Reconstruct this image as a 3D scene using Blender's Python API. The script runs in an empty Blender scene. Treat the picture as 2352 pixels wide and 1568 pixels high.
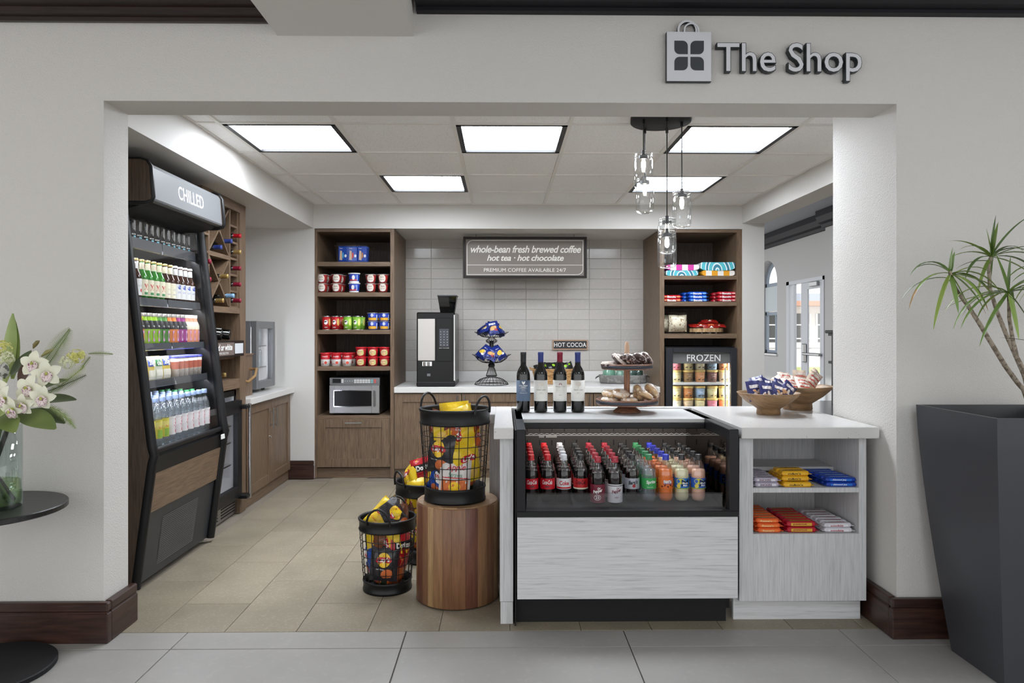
import bpy, math, random
from mathutils import Vector, Matrix, Euler
R = random.Random(7)
PI = math.pi
C = bpy.context.scene.collection
SC = bpy.context.scene

# ---------------------------------------------------------------- camera, world, exposure
CH, FPX, YAW = 1.32, 1650.0, 0.0127          # camera height, focal length in pixels, yaw
_s, _c = math.sin(YAW), math.cos(YAW)
cam = bpy.data.cameras.new('camera'); camo = bpy.data.objects.new('camera', cam); C.objects.link(camo)
cam.sensor_width = 36.0; cam.lens = FPX / 2352 * 36.0
cam.shift_x = 0.0; cam.shift_y = -21.0 / 2352
cam.clip_start = 0.05; cam.clip_end = 200
camo.location = (0, 0, CH); camo.rotation_euler = (PI / 2, 0, -YAW)
SC.camera = camo

def xat(px, Y):
    u = px - 1176.0
    return Y * (_s * FPX + _c * u) / (_c * FPX - _s * u)
def zat(py, Y, px=1176.0):
    u = px - 1176.0
    return CH + Y * (763.0 - py) / (_c * FPX - _s * u)

W = bpy.data.worlds.new('world'); SC.world = W; W.use_nodes = True
W.node_tree.nodes['Background'].inputs[0].default_value = (0.97, 0.985, 1.0, 1)
W.node_tree.nodes['Background'].inputs[1].default_value = 1.62
SC.view_settings.view_transform = 'Standard'; SC.view_settings.look = 'None'
SC.view_settings.exposure = 0.16; SC.view_settings.gamma = 1.0
SC.view_settings.use_curve_mapping = False
SC.cycles.max_bounces = 8; SC.cycles.diffuse_bounces = 6; SC.cycles.glossy_bounces = 3
SC.cycles.transparent_max_bounces = 24; SC.cycles.transmission_bounces = 4
SC.cycles.caustics_reflective = False; SC.cycles.caustics_refractive = False
SC.cycles.use_denoising = True

PANEL_E = 27.0
def area(name, loc, rot, sx, sy, power, col=(1, 1, 1)):
    l = bpy.data.lights.new(name, 'AREA'); l.shape = 'RECTANGLE'; l.size = sx; l.size_y = sy
    l.energy = power; l.color = col
    o = bpy.data.objects.new(name, l); C.objects.link(o); o.location = loc; o.rotation_euler = rot
    return o
# the lobby's own recessed ceiling lights, above and behind the camera
area('lobby_light', (-1.2, 0.3, 2.86), (0, 0, 0), 1.2, 1.2, 16, (1, 0.95, 0.88))
area('lobby_light', (1.6, 0.3, 2.86), (0, 0, 0), 1.2, 1.2, 26, (0.78, 0.9, 1))
# sun on the forecourt outside the far door
sun = bpy.data.lights.new('sun', 'SUN'); sun.energy = 3.0; sun.angle = 0.02
suno = bpy.data.objects.new('sun', sun); C.objects.link(suno); suno.rotation_euler = (math.radians(35), math.radians(-40), 0)

# ---------------------------------------------------------------- materials
def nt(name):
    m = bpy.data.materials.new(name); m.use_nodes = True
    n = m.node_tree.nodes; return m, n, m.node_tree.links, n['Principled BSDF']
def srgb(r, g, b):
    f = lambda c: (c / 255 / 12.92) if c / 255 <= .04045 else ((c / 255 + .055) / 1.055) ** 2.4
    return (f(r), f(g), f(b), 1)
_MC = {}
def P(name, rgb, rough=.5, metal=0., bump=0., bscale=60., emit=0., spec=.5, var=0., coat=0.):
    if name in _MC: return _MC[name]
    m, n, l, b = nt(name)
    col = srgb(*rgb)
    b.inputs['Base Color'].default_value = col; b.inputs['Roughness'].default_value = rough
    b.inputs['Metallic'].default_value = metal; b.inputs['Specular IOR Level'].default_value = spec
    if coat: b.inputs['Coat Weight'].default_value = coat; b.inputs['Coat Roughness'].default_value = .08
    if emit:
        b.inputs['Emission Color'].default_value = col; b.inputs['Emission Strength'].default_value = emit
    tc = n.new('ShaderNodeTexCoord')
    if bump:
        t = n.new('ShaderNodeTexNoise'); t.inputs['Scale'].default_value = bscale; t.inputs['Detail'].default_value = 3
        l.new(tc.outputs['Object'], t.inputs['Vector'])
        u = n.new('ShaderNodeBump'); u.inputs['Strength'].default_value = bump; u.inputs['Distance'].default_value = .01
        l.new(t.outputs['Fac'], u.inputs['Height']); l.new(u.outputs[0], b.inputs['Normal'])
    if var:
        t = n.new('ShaderNodeTexNoise'); t.inputs['Scale'].default_value = 3.; t.inputs['Detail'].default_value = 6
        l.new(tc.outputs['Object'], t.inputs['Vector'])
        r = n.new('ShaderNodeMapRange'); r.inputs['To Min'].default_value = 1 - var; r.inputs['To Max'].default_value = 1 + var
        l.new(t.outputs['Fac'], r.inputs['Value'])
        x = n.new('ShaderNodeMix'); x.data_type = 'RGBA'; x.blend_type = 'MULTIPLY'; x.inputs[0].default_value = 1
        x.inputs[6].default_value = col; l.new(r.outputs[0], x.inputs[7]); l.new(x.outputs[2], b.inputs['Base Color'])
    _MC[name] = m
    return m

def wood(name, c1, c2, axis='z', scale=6., stretch=14., rough=.45, c3=None, rnd=True, lo=.35, hi=.65, bump=.05):
    """grain that runs along AXIS"""
    m, n, l, b = nt(name)
    tc = n.new('ShaderNodeTexCoord'); mp = n.new('ShaderNodeMapping')
    s = [stretch] * 3; s['xyz'.index(axis)] = 1.
    mp.inputs['Scale'].default_value = s
    l.new(tc.outputs['Object'], mp.inputs['Vector'])
    if rnd:
        oi = n.new('ShaderNodeObjectInfo'); mu = n.new('ShaderNodeMath'); mu.operation = 'MULTIPLY'; mu.inputs[1].default_value = 37.
        l.new(oi.outputs['Random'], mu.inputs[0]); l.new(mu.outputs[0], mp.inputs['Location'])
    t = n.new('ShaderNodeTexNoise'); t.inputs['Scale'].default_value = scale; t.inputs['Detail'].default_value = 8; t.inputs['Roughness'].default_value = .62; t.inputs['Distortion'].default_value = .35
    l.new(mp.outputs[0], t.inputs['Vector'])
    r = n.new('ShaderNodeValToRGB'); r.color_ramp.elements[0].position = lo; r.color_ramp.elements[1].position = hi
    r.color_ramp.elements[0].color = srgb(*c1); r.color_ramp.elements[1].color = srgb(*c2)
    if c3: e = r.color_ramp.elements.new((lo + hi) / 2); e.color = srgb(*c3)
    l.new(t.outputs['Fac'], r.inputs[0]); l.new(r.outputs[0], b.inputs['Base Color'])
    b.inputs['Roughness'].default_value = rough
    u = n.new('ShaderNodeBump'); u.inputs['Strength'].default_value = bump; u.inputs['Distance'].default_value = .005
    l.new(t.outputs['Fac'], u.inputs['Height']); l.new(u.outputs[0], b.inputs['Normal'])
    return m

def glass(name, tint=(255, 255, 255), refl=.06, edge=.5, rough=.02, vis=0.):
    """thin clear sheet: transparent mixed with a fresnel gloss"""
    m, n, l, b = nt(name); n.remove(b)
    out = [x for x in n if x.type == 'OUTPUT_MATERIAL'][0]
    tr = n.new('ShaderNodeBsdfTransparent'); tr.inputs[0].default_value = srgb(*tint)
    gl = n.new('ShaderNodeBsdfGlossy'); gl.inputs['Roughness'].default_value = rough
    lw = n.new('ShaderNodeLayerWeight'); lw.inputs[0].default_value = .35
    mr = n.new('ShaderNodeMapRange'); mr.inputs['To Min'].default_value = refl; mr.inputs['To Max'].default_value = edge
    l.new(lw.outputs['Facing'], mr.inputs['Value'])
    mx = n.new('ShaderNodeMixShader'); l.new(mr.outputs[0], mx.inputs[0]); l.new(tr.outputs[0], mx.inputs[1]); l.new(gl.outputs[0], mx.inputs[2])
    if vis:
        df = n.new('ShaderNodeBsdfDiffuse'); df.inputs[0].default_value = srgb(*tint)
        m2 = n.new('ShaderNodeMixShader'); m2.inputs[0].default_value = vis
        l.new(mx.outputs[0], m2.inputs[1]); l.new(df.outputs[0], m2.inputs[2]); l.new(m2.outputs[0], out.inputs[0])
    else: l.new(mx.outputs[0], out.inputs[0])
    return m

def speckle(name, base, spot, scale, thr, rough=.4, rnd=.0, cloud=0., bump=0., spec=.5, cscale=4.):
    """stone, quartz or mineral-fibre: base with small spots, clouding, per-object shift"""
    m, n, l, b = nt(name)
    tc = n.new('ShaderNodeTexCoord'); v = n.new('ShaderNodeTexNoise'); v.inputs['Scale'].default_value = scale; v.inputs['Detail'].default_value = 2
    oi = n.new('ShaderNodeObjectInfo')
    ad = n.new('ShaderNodeVectorMath'); ad.operation = 'ADD'; l.new(tc.outputs['Object'], ad.inputs[0])
    mu = n.new('ShaderNodeMath'); mu.operation = 'MULTIPLY'; mu.inputs[1].default_value = 23.; l.new(oi.outputs['Random'], mu.inputs[0]); l.new(mu.outputs[0], ad.inputs[1])
    l.new(ad.outputs[0], v.inputs['Vector'])
    r = n.new('ShaderNodeValToRGB'); e = r.color_ramp.elements
    e[0].position = thr; e[0].color = (0, 0, 0, 1); e[1].position = min(1, thr + .04); e[1].color = (1, 1, 1, 1)
    l.new(v.outputs['Fac'], r.inputs[0])
    x = n.new('ShaderNodeMix'); x.data_type = 'RGBA'; l.new(r.outputs[0], x.inputs[0])
    x.inputs[6].default_value = srgb(*base); x.inputs[7].default_value = srgb(*spot)
    last = x.outputs[2]
    if cloud:
        t = n.new('ShaderNodeTexNoise'); t.inputs['Scale'].default_value = cscale; t.inputs['Detail'].default_value = 8; l.new(ad.outputs[0], t.inputs['Vector'])
        mr = n.new('ShaderNodeMapRange'); mr.inputs['From Min'].default_value = .3; mr.inputs['From Max'].default_value = .7
        mr.inputs['To Min'].default_value = 1 - cloud; mr.inputs['To Max'].default_value = 1 + cloud; l.new(t.outputs['Fac'], mr.inputs['Value'])
        y = n.new('ShaderNodeMix'); y.data_type = 'RGBA'; y.blend_type = 'MULTIPLY'; y.inputs[0].default_value = 1
        l.new(last, y.inputs[6]); l.new(mr.outputs[0], y.inputs[7]); last = y.outputs[2]
    if rnd:
        mr = n.new('ShaderNodeMapRange'); mr.inputs['To Min'].default_value = 1 - rnd; mr.inputs['To Max'].default_value = 1 + rnd; l.new(oi.outputs['Random'], mr.inputs['Value'])
        y = n.new('ShaderNodeMix'); y.data_type = 'RGBA'; y.blend_type = 'MULTIPLY'; y.inputs[0].default_value = 1
        l.new(last, y.inputs[6]); l.new(mr.outputs[0], y.inputs[7]); last = y.outputs[2]
    l.new(last, b.inputs['Base Color']); b.inputs['Roughness'].default_value = rough; b.inputs['Specular IOR Level'].default_value = spec
    if bump:
        u = n.new('ShaderNodeBump'); u.inputs['Strength'].default_value = bump; u.inputs['Distance'].default_value = .004; u.invert = True
        l.new(v.outputs['Fac'], u.inputs['Height']); l.new(u.outputs[0], b.inputs['Normal'])
    return m

m_wall = P('wall_paint', (203, 200, 196), .7, bump=.35, bscale=160)
m_wall_smooth = P('wall_paint_smooth', (208, 205, 201), .65)
m_ceil_tile = speckle('ceiling_tile', (246, 246, 246), (222, 220, 217), 190, .60, .9, rnd=.015, spec=.1)
m_tee = P('ceiling_grid', (232, 230, 226), .6)
m_dark_trim = P('light_trim', (28, 28, 30), .5)
m_panel_light = P('light_diffuser', (240, 247, 255), .5, emit=PANEL_E)
m_floor_shop = speckle('shop_stone', (134, 124, 107), (145, 135, 118), 90, .58, .5, rnd=.06, cloud=.13, bump=.12)
m_floor_lobby = speckle('lobby_porcelain', (150, 147, 143), (153, 150, 146), 30, .6, .4, rnd=.015, cloud=.035, cscale=6.)
m_grout = P('grout_dark', (92, 88, 84), .9)
m_grout_shop = P('grout_shop', (128, 118, 106), .9)
m_base = wood('baseboard_wood', (38, 22, 17), (66, 42, 34), 'x', 5, 12, .35)
m_base_y = wood('baseboard_wood_y', (38, 22, 17), (66, 42, 34), 'y', 5, 12, .35)
m_crown = wood('crown_wood', (30, 20, 17), (50, 34, 28), 'x', 5, 12, .4)
m_crown_black = P('crown_black', (28, 28, 32), .5, spec=.2)
m_wal = wood('walnut_upright', (92, 74, 58), (124, 102, 81), 'z', 7, 16, .45)
m_wal_x = wood('walnut_along_x', (92, 74, 58), (126, 104, 83), 'x', 7, 16, .45)
m_wal_y = wood('walnut_along_y', (92, 74, 58), (126, 104, 83), 'y', 7, 16, .45)
m_wal_d = wood('walnut_dark', (80, 68, 62), (110, 96, 88), 'z', 7, 16, .55)
m_wash = wood('whitewashed_upright', (166, 165, 165), (202, 202, 203), 'z', 6, 30, .5, c3=(190, 190, 191), lo=.28, hi=.62)
m_wash_x = wood('whitewashed_along_x', (160, 159, 160), (206, 206, 207), 'x', 5, 26, .5, c3=(196, 196, 197), lo=.26, hi=.62)
m_quartz = speckle('white_quartz', (204, 202, 200), (150, 148, 146), 95, .70, .22, cloud=.015)
m_quartz_back = P('white_counter', (214, 212, 209), .3)
m_walltile = speckle('glazed_tile', (186, 181, 175), (191, 186, 180), 40, .6, .14, rnd=.035)
m_tile_grout = P('tile_grout', (168, 163, 157), .9)
m_black = P('black_metal', (17, 17, 19), .42, .0, spec=.35)
m_blackg = P('black_gloss', (8, 8, 9), .2, spec=.3)
m_blackm = P('black_matte', (20, 20, 22), .6, spec=.3)
m_frame_blk = P('bronze_frame', (32, 24, 21), .5, spec=.3)
m_steel = P('brushed_steel', (168, 168, 168), .3, 1.)
m_chrome = P('chrome', (215, 215, 215), .12, 1.)
m_grey = P('grey_enamel', (112, 113, 115), .4, .2)
m_dgrey = P('dark_grey', (62, 64, 68), .4)
m_white = P('white_plastic', (232, 232, 230), .4)
m_print_w = P('white_print', (236, 236, 234), .5)
m_print_k = P('black_print', (22, 22, 26), .5, spec=.3)
m_print_r = P('red_print', (190, 24, 32), .4)
m_gl = glass('cooler_glass', refl=.03, edge=.35)
m_gl_jar = glass('jar_glass', tint=(254, 255, 255), refl=.04, edge=.6)
m_gl_pet = glass('clear_pet', refl=.035, edge=.35)
m_gl_vase = glass('vase_glass', tint=(244, 249, 248), refl=.05, edge=.5)
m_gl_win = glass('window_glass', refl=.02, edge=.25)
# ---------------------------------------------------------------- mesh helpers
ORG = {}
_TX = {}
def text_mesh(s, bold=0., shear=0., space=1.):
    k = (s, bold, shear, space)
    if k in _TX: return _TX[k]
    cu = bpy.data.curves.new('t', 'FONT'); cu.body = s; cu.size = 1.; cu.resolution_u = 3
    cu.offset = bold; cu.shear = shear; cu.space_character = space; cu.align_x = 'CENTER'; cu.align_y = 'BOTTOM_BASELINE'
    o = bpy.data.objects.new('t', cu)
    me = bpy.data.meshes.new_from_object(o)
    vs = [v.co.copy() for v in me.vertices]; fs = [tuple(p.vertices) for p in me.polygons]
    if not vs: vs = [Vector((0, 0, 0))] * 3; fs = [(0, 1, 2)]
    x0 = min(v.x for v in vs); x1 = max(v.x for v in vs); y0 = min(v.y for v in vs); y1 = max(v.y for v in vs)
    bpy.data.objects.remove(o); bpy.data.curves.remove(cu); bpy.data.meshes.remove(me)
    _TX[k] = (vs, fs, x0, x1, y0, y1)
    return _TX[k]

class MB:
    def __init__(s, t=None):
        s.v = []; s.f = []; s.m = []; s.s = []
        s.M = Matrix.Translation(-ORG[t.name]) if t is not None and t.name in ORG else Matrix.Identity(4)
    def add(s, vs, fs, mi=0, sm=False):
        o = len(s.v); M = s.M
        s.v += [tuple(M @ Vector(v)) for v in vs]
        for k, f in enumerate(fs):
            s.f.append([i + o for i in f]); s.m.append(mi[k] if isinstance(mi, list) else mi); s.s.append(sm)
        return s
    def box(s, x0, x1, y0, y1, z0, z1, mi=0, b=0.):
        if x0 > x1: x0, x1 = x1, x0
        if y0 > y1: y0, y1 = y1, y0
        if z0 > z1: z0, z1 = z1, z0
        if not b:
            vs = [(x, y, z) for z in (z0, z1) for y in (y0, y1) for x in (x0, x1)]
            return s.add(vs, [(0, 2, 3, 1), (4, 5, 7, 6), (0, 1, 5, 4), (2, 6, 7, 3), (0, 4, 6, 2), (1, 3, 7, 5)], mi)
        b = min(b, (x1 - x0) * .45, (y1 - y0) * .45, (z1 - z0) * .45)
        vs = []; idx = {}
        cx, cy, cz = (x0 + x1) / 2, (y0 + y1) / 2, (z0 + z1) / 2
        h = ((x1 - x0) / 2, (y1 - y0) / 2, (z1 - z0) / 2)
        for sx in (-1, 1):
            for sy in (-1, 1):
                for sz in (-1, 1):
                    for a in range(3):
                        q = [sx * (h[0] - b), sy * (h[1] - b), sz * (h[2] - b)]
                        q[a] = (sx, sy, sz)[a] * h[a]
                        idx[(sx, sy, sz, a)] = len(vs); vs.append((cx + q[0], cy + q[1], cz + q[2]))
        fs = []
        def face(ids):
            p = [Vector(vs[i]) for i in ids]; n = (p[1] - p[0]).cross(p[2] - p[0])
            c = sum(p, Vector()) / len(p) - Vector((cx, cy, cz))
            fs.append(tuple(ids) if n.dot(c) > 0 else tuple(reversed(ids)))
        for a in range(3):
            o1, o2 = [i for i in range(3) if i != a]
            for sg in (-1, 1):
                q = []
                for u, w in ((-1, -1), (1, -1), (1, 1), (-1, 1)):
                    k = [0, 0, 0]; k[a] = sg; k[o1] = u; k[o2] = w; q.append(idx[(*k, a)])
                face(q)
            for u in (-1, 1):
                for w in (-1, 1):
                    k0 = [0, 0, 0]; k0[o1] = u; k0[o2] = w; k1 = list(k0); k0[a] = -1; k1[a] = 1
                    face([idx[(*k0, o1)], idx[(*k1, o1)], idx[(*k1, o2)], idx[(*k0, o2)]])
        for sx in (-1, 1):
            for sy in (-1, 1):
                for sz in (-1, 1): face([idx[(sx, sy, sz, a)] for a in range(3)])
        return s.add(vs, fs, mi)
    def tube(s, pts, r, n=6, mi=0, closed=False, cap=True, flat=None):
        pts = [Vector(p) for p in pts]; k = len(pts)
        rr = r if isinstance(r, (list, tuple)) else [r] * k
        vs = []; up = None
        for i, p in enumerate(pts):
            if closed: d = pts[(i + 1) % k] - pts[i - 1]
            else: d = pts[min(i + 1, k - 1)] - pts[max(i - 1, 0)]
            d.normalize()
            if up is None: up = Vector((0, 0, 1)) if abs(d.z) < .9 else Vector((1, 0, 0))
            a = d.cross(up); a.normalize(); bb = a.cross(d); bb.normalize(); up = bb
            for j in range(n):
                t = 2 * PI * j / n; q = 1. if flat is None else flat
                vs.append(p + (a * math.cos(t) + bb * math.sin(t) * q) * rr[i])
        fs = []
        for i in range(k if closed else k - 1):
            for j in range(n):
                a0 = i * n + j; a1 = i * n + (j + 1) % n; b0 = ((i + 1) % k) * n + j; b1 = ((i + 1) % k) * n + (j + 1) % n
                fs.append((a0, a1, b1, b0))
        s.add(vs, fs, mi, True)
        if cap and not closed:
            s.add(vs[:n][::-1], [tuple(range(n))], mi); s.add(vs[-n:], [tuple(range(n))], mi)
        return s
    def lathe(s, prof, n=24, mi=0, c=(0, 0, 0), sm=True, a0=0., a1=2 * PI, sx=1., sy=1.):
        """prof: (r, z) or (r, z, mat) rows, bottom to top; the mat of a row colours the band above it"""
        full = abs(a1 - a0 - 2 * PI) < 1e-6; k = n if full else n + 1
        vs = []; fs = []; ms = []
        for p in prof:
            for j in range(k):
                t = a0 + (a1 - a0) * j / n
                vs.append((c[0] + p[0] * math.cos(t) * sx, c[1] + p[0] * math.sin(t) * sy, c[2] + p[1]))
        for i in range(len(prof) - 1):
            mm = prof[i][2] if len(prof[i]) > 2 else mi
            for j in range(n):
                j1 = (j + 1) % k
                a, b, cc, d = i * k + j, i * k + j1, (i + 1) * k + j1, (i + 1) * k + j
                if prof[i][0] < 1e-6: fs.append((a, cc, d))
                elif prof[i + 1][0] < 1e-6: fs.append((a, b, cc))
                else: fs.append((a, b, cc, d))
                ms.append(mm)
        return s.add(vs, fs, ms, sm)
    def cyl(s, x, y, z0, z1, r, r1=None, n=20, mi=0, bev=0.):
        r1 = r if r1 is None else r1
        if bev: s.lathe([(0, z0), (r - bev, z0), (r, z0 + bev), (r1, z1 - bev), (r1 - bev, z1), (0, z1)], n, mi, (x, y, 0), sm=False)
        else: s.lathe([(0, z0), (r, z0), (r1, z1), (0, z1)], n, mi, (x, y, 0), sm=False)
        return s
    def prism(s, poly, d0, d1, axis='y', mi=0, sm=False):
        """poly of 2D points in the plane across AXIS: y -> (x,z), x -> (y,z), z -> (x,y)"""
        def w(p, d):
            return (p[0], d, p[1]) if axis == 'y' else (d, p[0], p[1]) if axis == 'x' else (p[0], p[1], d)
        n = len(poly); A = sum(poly[i][0] * poly[(i + 1) % n][1] - poly[(i + 1) % n][0] * poly[i][1] for i in range(n))
        if (A > 0) == (axis == 'y'): poly = poly[::-1]
        if d0 > d1: d0, d1 = d1, d0
        vs = [w(p, d0) for p in poly] + [w(p, d1) for p in poly]
        fs = [tuple(range(n))[::-1], tuple(range(n, 2 * n))]
        s.add(vs, fs, mi); s.add(vs, [(i, (i + 1) % n, n + (i + 1) % n, n + i) for i in range(n)], mi, sm)
        return s
    def flat2d(s, pts, mapf, mi=0, fan=True):
        n = len(pts)
        cx = sum(p[0] for p in pts) / n; cy = sum(p[1] for p in pts) / n
        vs = [mapf(*p) for p in pts]
        if fan: s.add(vs + [mapf(cx, cy)], [(i, (i + 1) % n, n) for i in range(n)], mi)
        else: s.add(vs, [tuple(range(n))], mi)
        return s
    def disc2d(s, cx, cy, rx, ry, mapf, mi=0, n=16, rings=3, rot=0.):
        vs = [mapf(cx, cy)]; fs = []
        for k in range(1, rings + 1):
            for j in range(n):
                t = 2 * PI * j / n; a = rx * k / rings * math.cos(t); b = ry * k / rings * math.sin(t)
                vs.append(mapf(cx + a * math.cos(rot) - b * math.sin(rot), cy + a * math.sin(rot) + b * math.cos(rot)))
        for j in range(n):
            fs.append((0, 1 + j, 1 + (j + 1) % n))
            for k in range(1, rings):
                a = 1 + (k - 1) * n
                fs.append((a + j, a + n + j, a + n + (j + 1) % n, a + (j + 1) % n))
        return s.add(vs, fs, mi)
    def rect2d(s, x0, x1, y0, y1, mapf, mi=0, nx=4, ny=2):
        vs = [mapf(x0 + (x1 - x0) * i / nx, y0 + (y1 - y0) * j / ny) for j in range(ny + 1) for i in range(nx + 1)]
        return s.add(vs, [(j * (nx + 1) + i, j * (nx + 1) + i + 1, (j + 1) * (nx + 1) + i + 1, (j + 1) * (nx + 1) + i) for j in range(ny) for i in range(nx)], mi)
    def text(s, t, mapf, cx, cy, w=None, h=None, mi=0, bold=0., shear=0., rot=0., space=1., thick=None, mside=None):
        """text fitted to width w (and height h) centred at (cx, cy) in 2D, put into 3D by mapf(x, y)"""
        vs, fs, x0, x1, y0, y1 = text_mesh(t, bold, shear, space)
        kx = w / (x1 - x0) if w else h / (y1 - y0); ky = h / (y1 - y0) if h else kx
        q = []
        for v in vs:
            a = (v.x - (x0 + x1) / 2) * kx; b = (v.y - (y0 + y1) / 2) * ky
            q.append((cx + a * math.cos(rot) - b * math.sin(rot), cy + a * math.sin(rot) + b * math.cos(rot)))
        s.add([mapf(*p) for p in q], fs, mi)
        if thick:
            s.add([mapf(*p, -thick) for p in q], [f[::-1] for f in fs], mside or mi)
            cnt = {}
            for f in fs:
                for i in range(len(f)):
                    e = (f[i], f[(i + 1) % len(f)]); cnt[e] = 1
            vs2 = [mapf(*p) for p in q] + [mapf(*p, -thick) for p in q]; n = len(q)
            s.add(vs2, [(a, n + a, n + b, b) for (a, b) in cnt if (b, a) not in cnt], mside if mside is not None else mi)
        return s
    def build(s, name, mats, parent=None, label=None, kind=None, loc=None):
        me = bpy.data.meshes.new(name)
        me.from_pydata(s.v, [], s.f)
        if not isinstance(mats, (list, tuple)): mats = [mats]
        for m in mats: me.materials.append(m)
        me.polygons.foreach_set('material_index', s.m)
        me.polygons.foreach_set('use_smooth', s.s)
        me.update()
        o = bpy.data.objects.new(name, me); C.objects.link(o)
        if parent is not None: o.parent = parent
        if loc is not None: o.location = loc
        if label: o['label'] = label
        if kind: o['kind'] = kind
        return o

def thing(name, label, cat, loc=(0, 0, 0), rz=0., group=None, rot=None):
    o = bpy.data.objects.new(name, None); C.objects.link(o); o.empty_display_size = .05
    o.location = loc; o.rotation_euler = rot if rot else (0, 0, rz)
    o['label'] = label; o['category'] = cat
    if group: o['group'] = group
    ORG[o.name] = Vector(loc)
    return o
def tag(o, label, cat, group=None):
    o['label'] = label; o['category'] = cat
    if group: o['group'] = group
    return o
def struct(o, label=None):
    o['kind'] = 'structure'
    if label: o['label'] = label
    return o
KIDS = {}
def kids(o):
    if o.name not in KIDS: KIDS[o.name] = list(o.children)
    return KIDS[o.name]
def dup(o, loc=None, rot=None, label=None, group=None, parent=None, scale=None):
    c = o.copy(); C.objects.link(c)
    if parent is not None: c.parent = parent
    if loc is not None: c.location = loc
    if rot is not None: c.rotation_euler = rot if isinstance(rot, (tuple, list, Euler)) else (0, 0, rot)
    if scale is not None: c.scale = (scale,) * 3 if not isinstance(scale, tuple) else scale
    if label: c['label'] = label
    if group: c['group'] = group
    for k in kids(o): dup(k, parent=c)
    return c
class Proto:
    """first use moves the original, later uses copy it"""
    def __init__(s, o): s.o = o; s.used = False
    def put(s, loc, rot, label, group=None, scale=None):
        if s.used: return dup(s.o, loc, rot, label, group, scale=scale)
        s.used = True; o = s.o; o.location = loc; o.rotation_euler = rot if isinstance(rot, (tuple, list, Euler)) else (0, 0, rot)
        o['label'] = label
        if group: o['group'] = group
        if scale is not None: o.scale = (scale,) * 3 if not isinstance(scale, tuple) else scale
        return o
ORD = 'zeroth first second third fourth fifth sixth seventh eighth ninth tenth eleventh twelfth thirteenth fourteenth fifteenth sixteenth'.split()
def plane_y(Y, s=-1, x=0., z=0.):
    """2D on a wall facing -Y at Y; third value pushes towards the viewer"""
    return lambda a, b, d=0.: (x + a, Y - d, z + b)
# ---------------------------------------------------------------- room shell
XJ = 1.71                      # half width of the opening
YF, YH, YP = 3.10, 3.30, 3.70  # front wall face, back of the header, back of the right pier
YB, YT = 6.51, 7.30            # bulkhead / cabinet fronts, tiled wall
ZH, ZC, ZS = 2.312, 2.484, 2.259
XR = 2.18

def sbox(name, mat, *a, b=0., label=None):
    return struct(MB().box(*a, 0, b).build(name, mat), label)
# front wall with the opening
struct(MB().box(-6, -XJ, YF, YH, 0, 2.9).build('wall_front_left', m_wall), 'grey-white textured wall left of the shop opening')
struct(MB().box(XJ, 6, YF, YH, 0, 2.9).box(XJ, XR, YH, YP, 0, 2.9).build('wall_front_right', m_wall), 'pale wall and deep pier right of the shop opening')
struct(MB().box(-XJ, XJ, YF, YH, ZH, 2.9).build('wall_header', m_wall), 'wide pale header wall over the shop opening')
sbox('wall_left', m_wall_smooth, -2.75, -2.6, YH, 7.4, 0, 2.6)
sbox('wall_back_left', m_wall_smooth, -2.6, xat(722, YB), YB, YB + .1, 0, ZS)
wb = struct(MB().box(-2.6, 2.5, YT + .0025, YT + .12, 0, 2.6).build('wall_back', m_tile_grout))
sbox('wall_bulkhead', m_wall_smooth, -XJ, XR, YB, YT + .02, ZS, ZC)
sbox('ceiling_soffit', m_wall_smooth, -2.6, -XJ, YH, YB + .06, ZS, ZC + .1)
sbox('wall_beam', m_wall_smooth, XR, XR + .2, YP - .4, YB, 2.31, ZC + .1)
sbox('wall_column', m_wall_smooth, XR, XR + .2, YB, YT + .3, 0, ZC)
# lobby ceiling, beam and crown mouldings
sbox('ceiling_lobby', m_wall_smooth, -6, 6, -2.2, YH, 2.87, 2.97)
sbox('ceiling_beam', m_wall_smooth, -.968, -.385, -2.2, YF, 2.594, 2.87)
def crown(name, mat, x0, x1, pr, label):
    return struct(MB().prism(pr, x0, x1, 'x').build(name, mat), label)
crown('trim_1', m_crown, -6, -.968, [(3.10, 2.645), (3.075, 2.642), (3.075, 2.66), (3.045, 2.664), (3.045, 2.69), (3.0, 2.70), (3.0, 2.745), (2.94, 2.80), (2.94, 2.87), (3.10, 2.87)], 'dark brown stepped crown moulding left of the beam')
crown('trim_2', m_crown_black, -.37, 6, [(3.10, 2.69), (3.06, 2.69), (3.06, 2.705), (3.02, 2.712), (3.0, 2.75), (2.94, 2.80), (2.94, 2.87), (3.10, 2.87)], 'black crown moulding right of the beam')
# baseboards
def bboard(name, x0, x1, y0, y1, mat, h=.172, front='y'):
    m = MB()
    m.box(x0, x1, y0, y1, 0, h - .045, 0, .004)
    m.box(x0 + .006, x1 - .006, y0 + .006, y1 - .006, h - .045, h - .040)
    m.box(x0 + .001, x1 - .001, y0 + .001, y1 - .001, h - .040, h, 0, .006)
    return struct(m.build(name, mat))
bboard('baseboard_left', -6, -XJ + .035, YF - .035, YF, m_base)
bboard('baseboard_left_jamb', -XJ, -XJ + .035, YF, YH + .02, m_base_y)
bboard('baseboard_right', XJ - .035, 6, YF - .035, YF, m_base)
bboard('baseboard_right_jamb', XJ - .035, XJ, YF, YP, m_base_y)
bboard('baseboard_back', -1.95, xat(722, YB), YB - .025, YB, m_base, .165)

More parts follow.
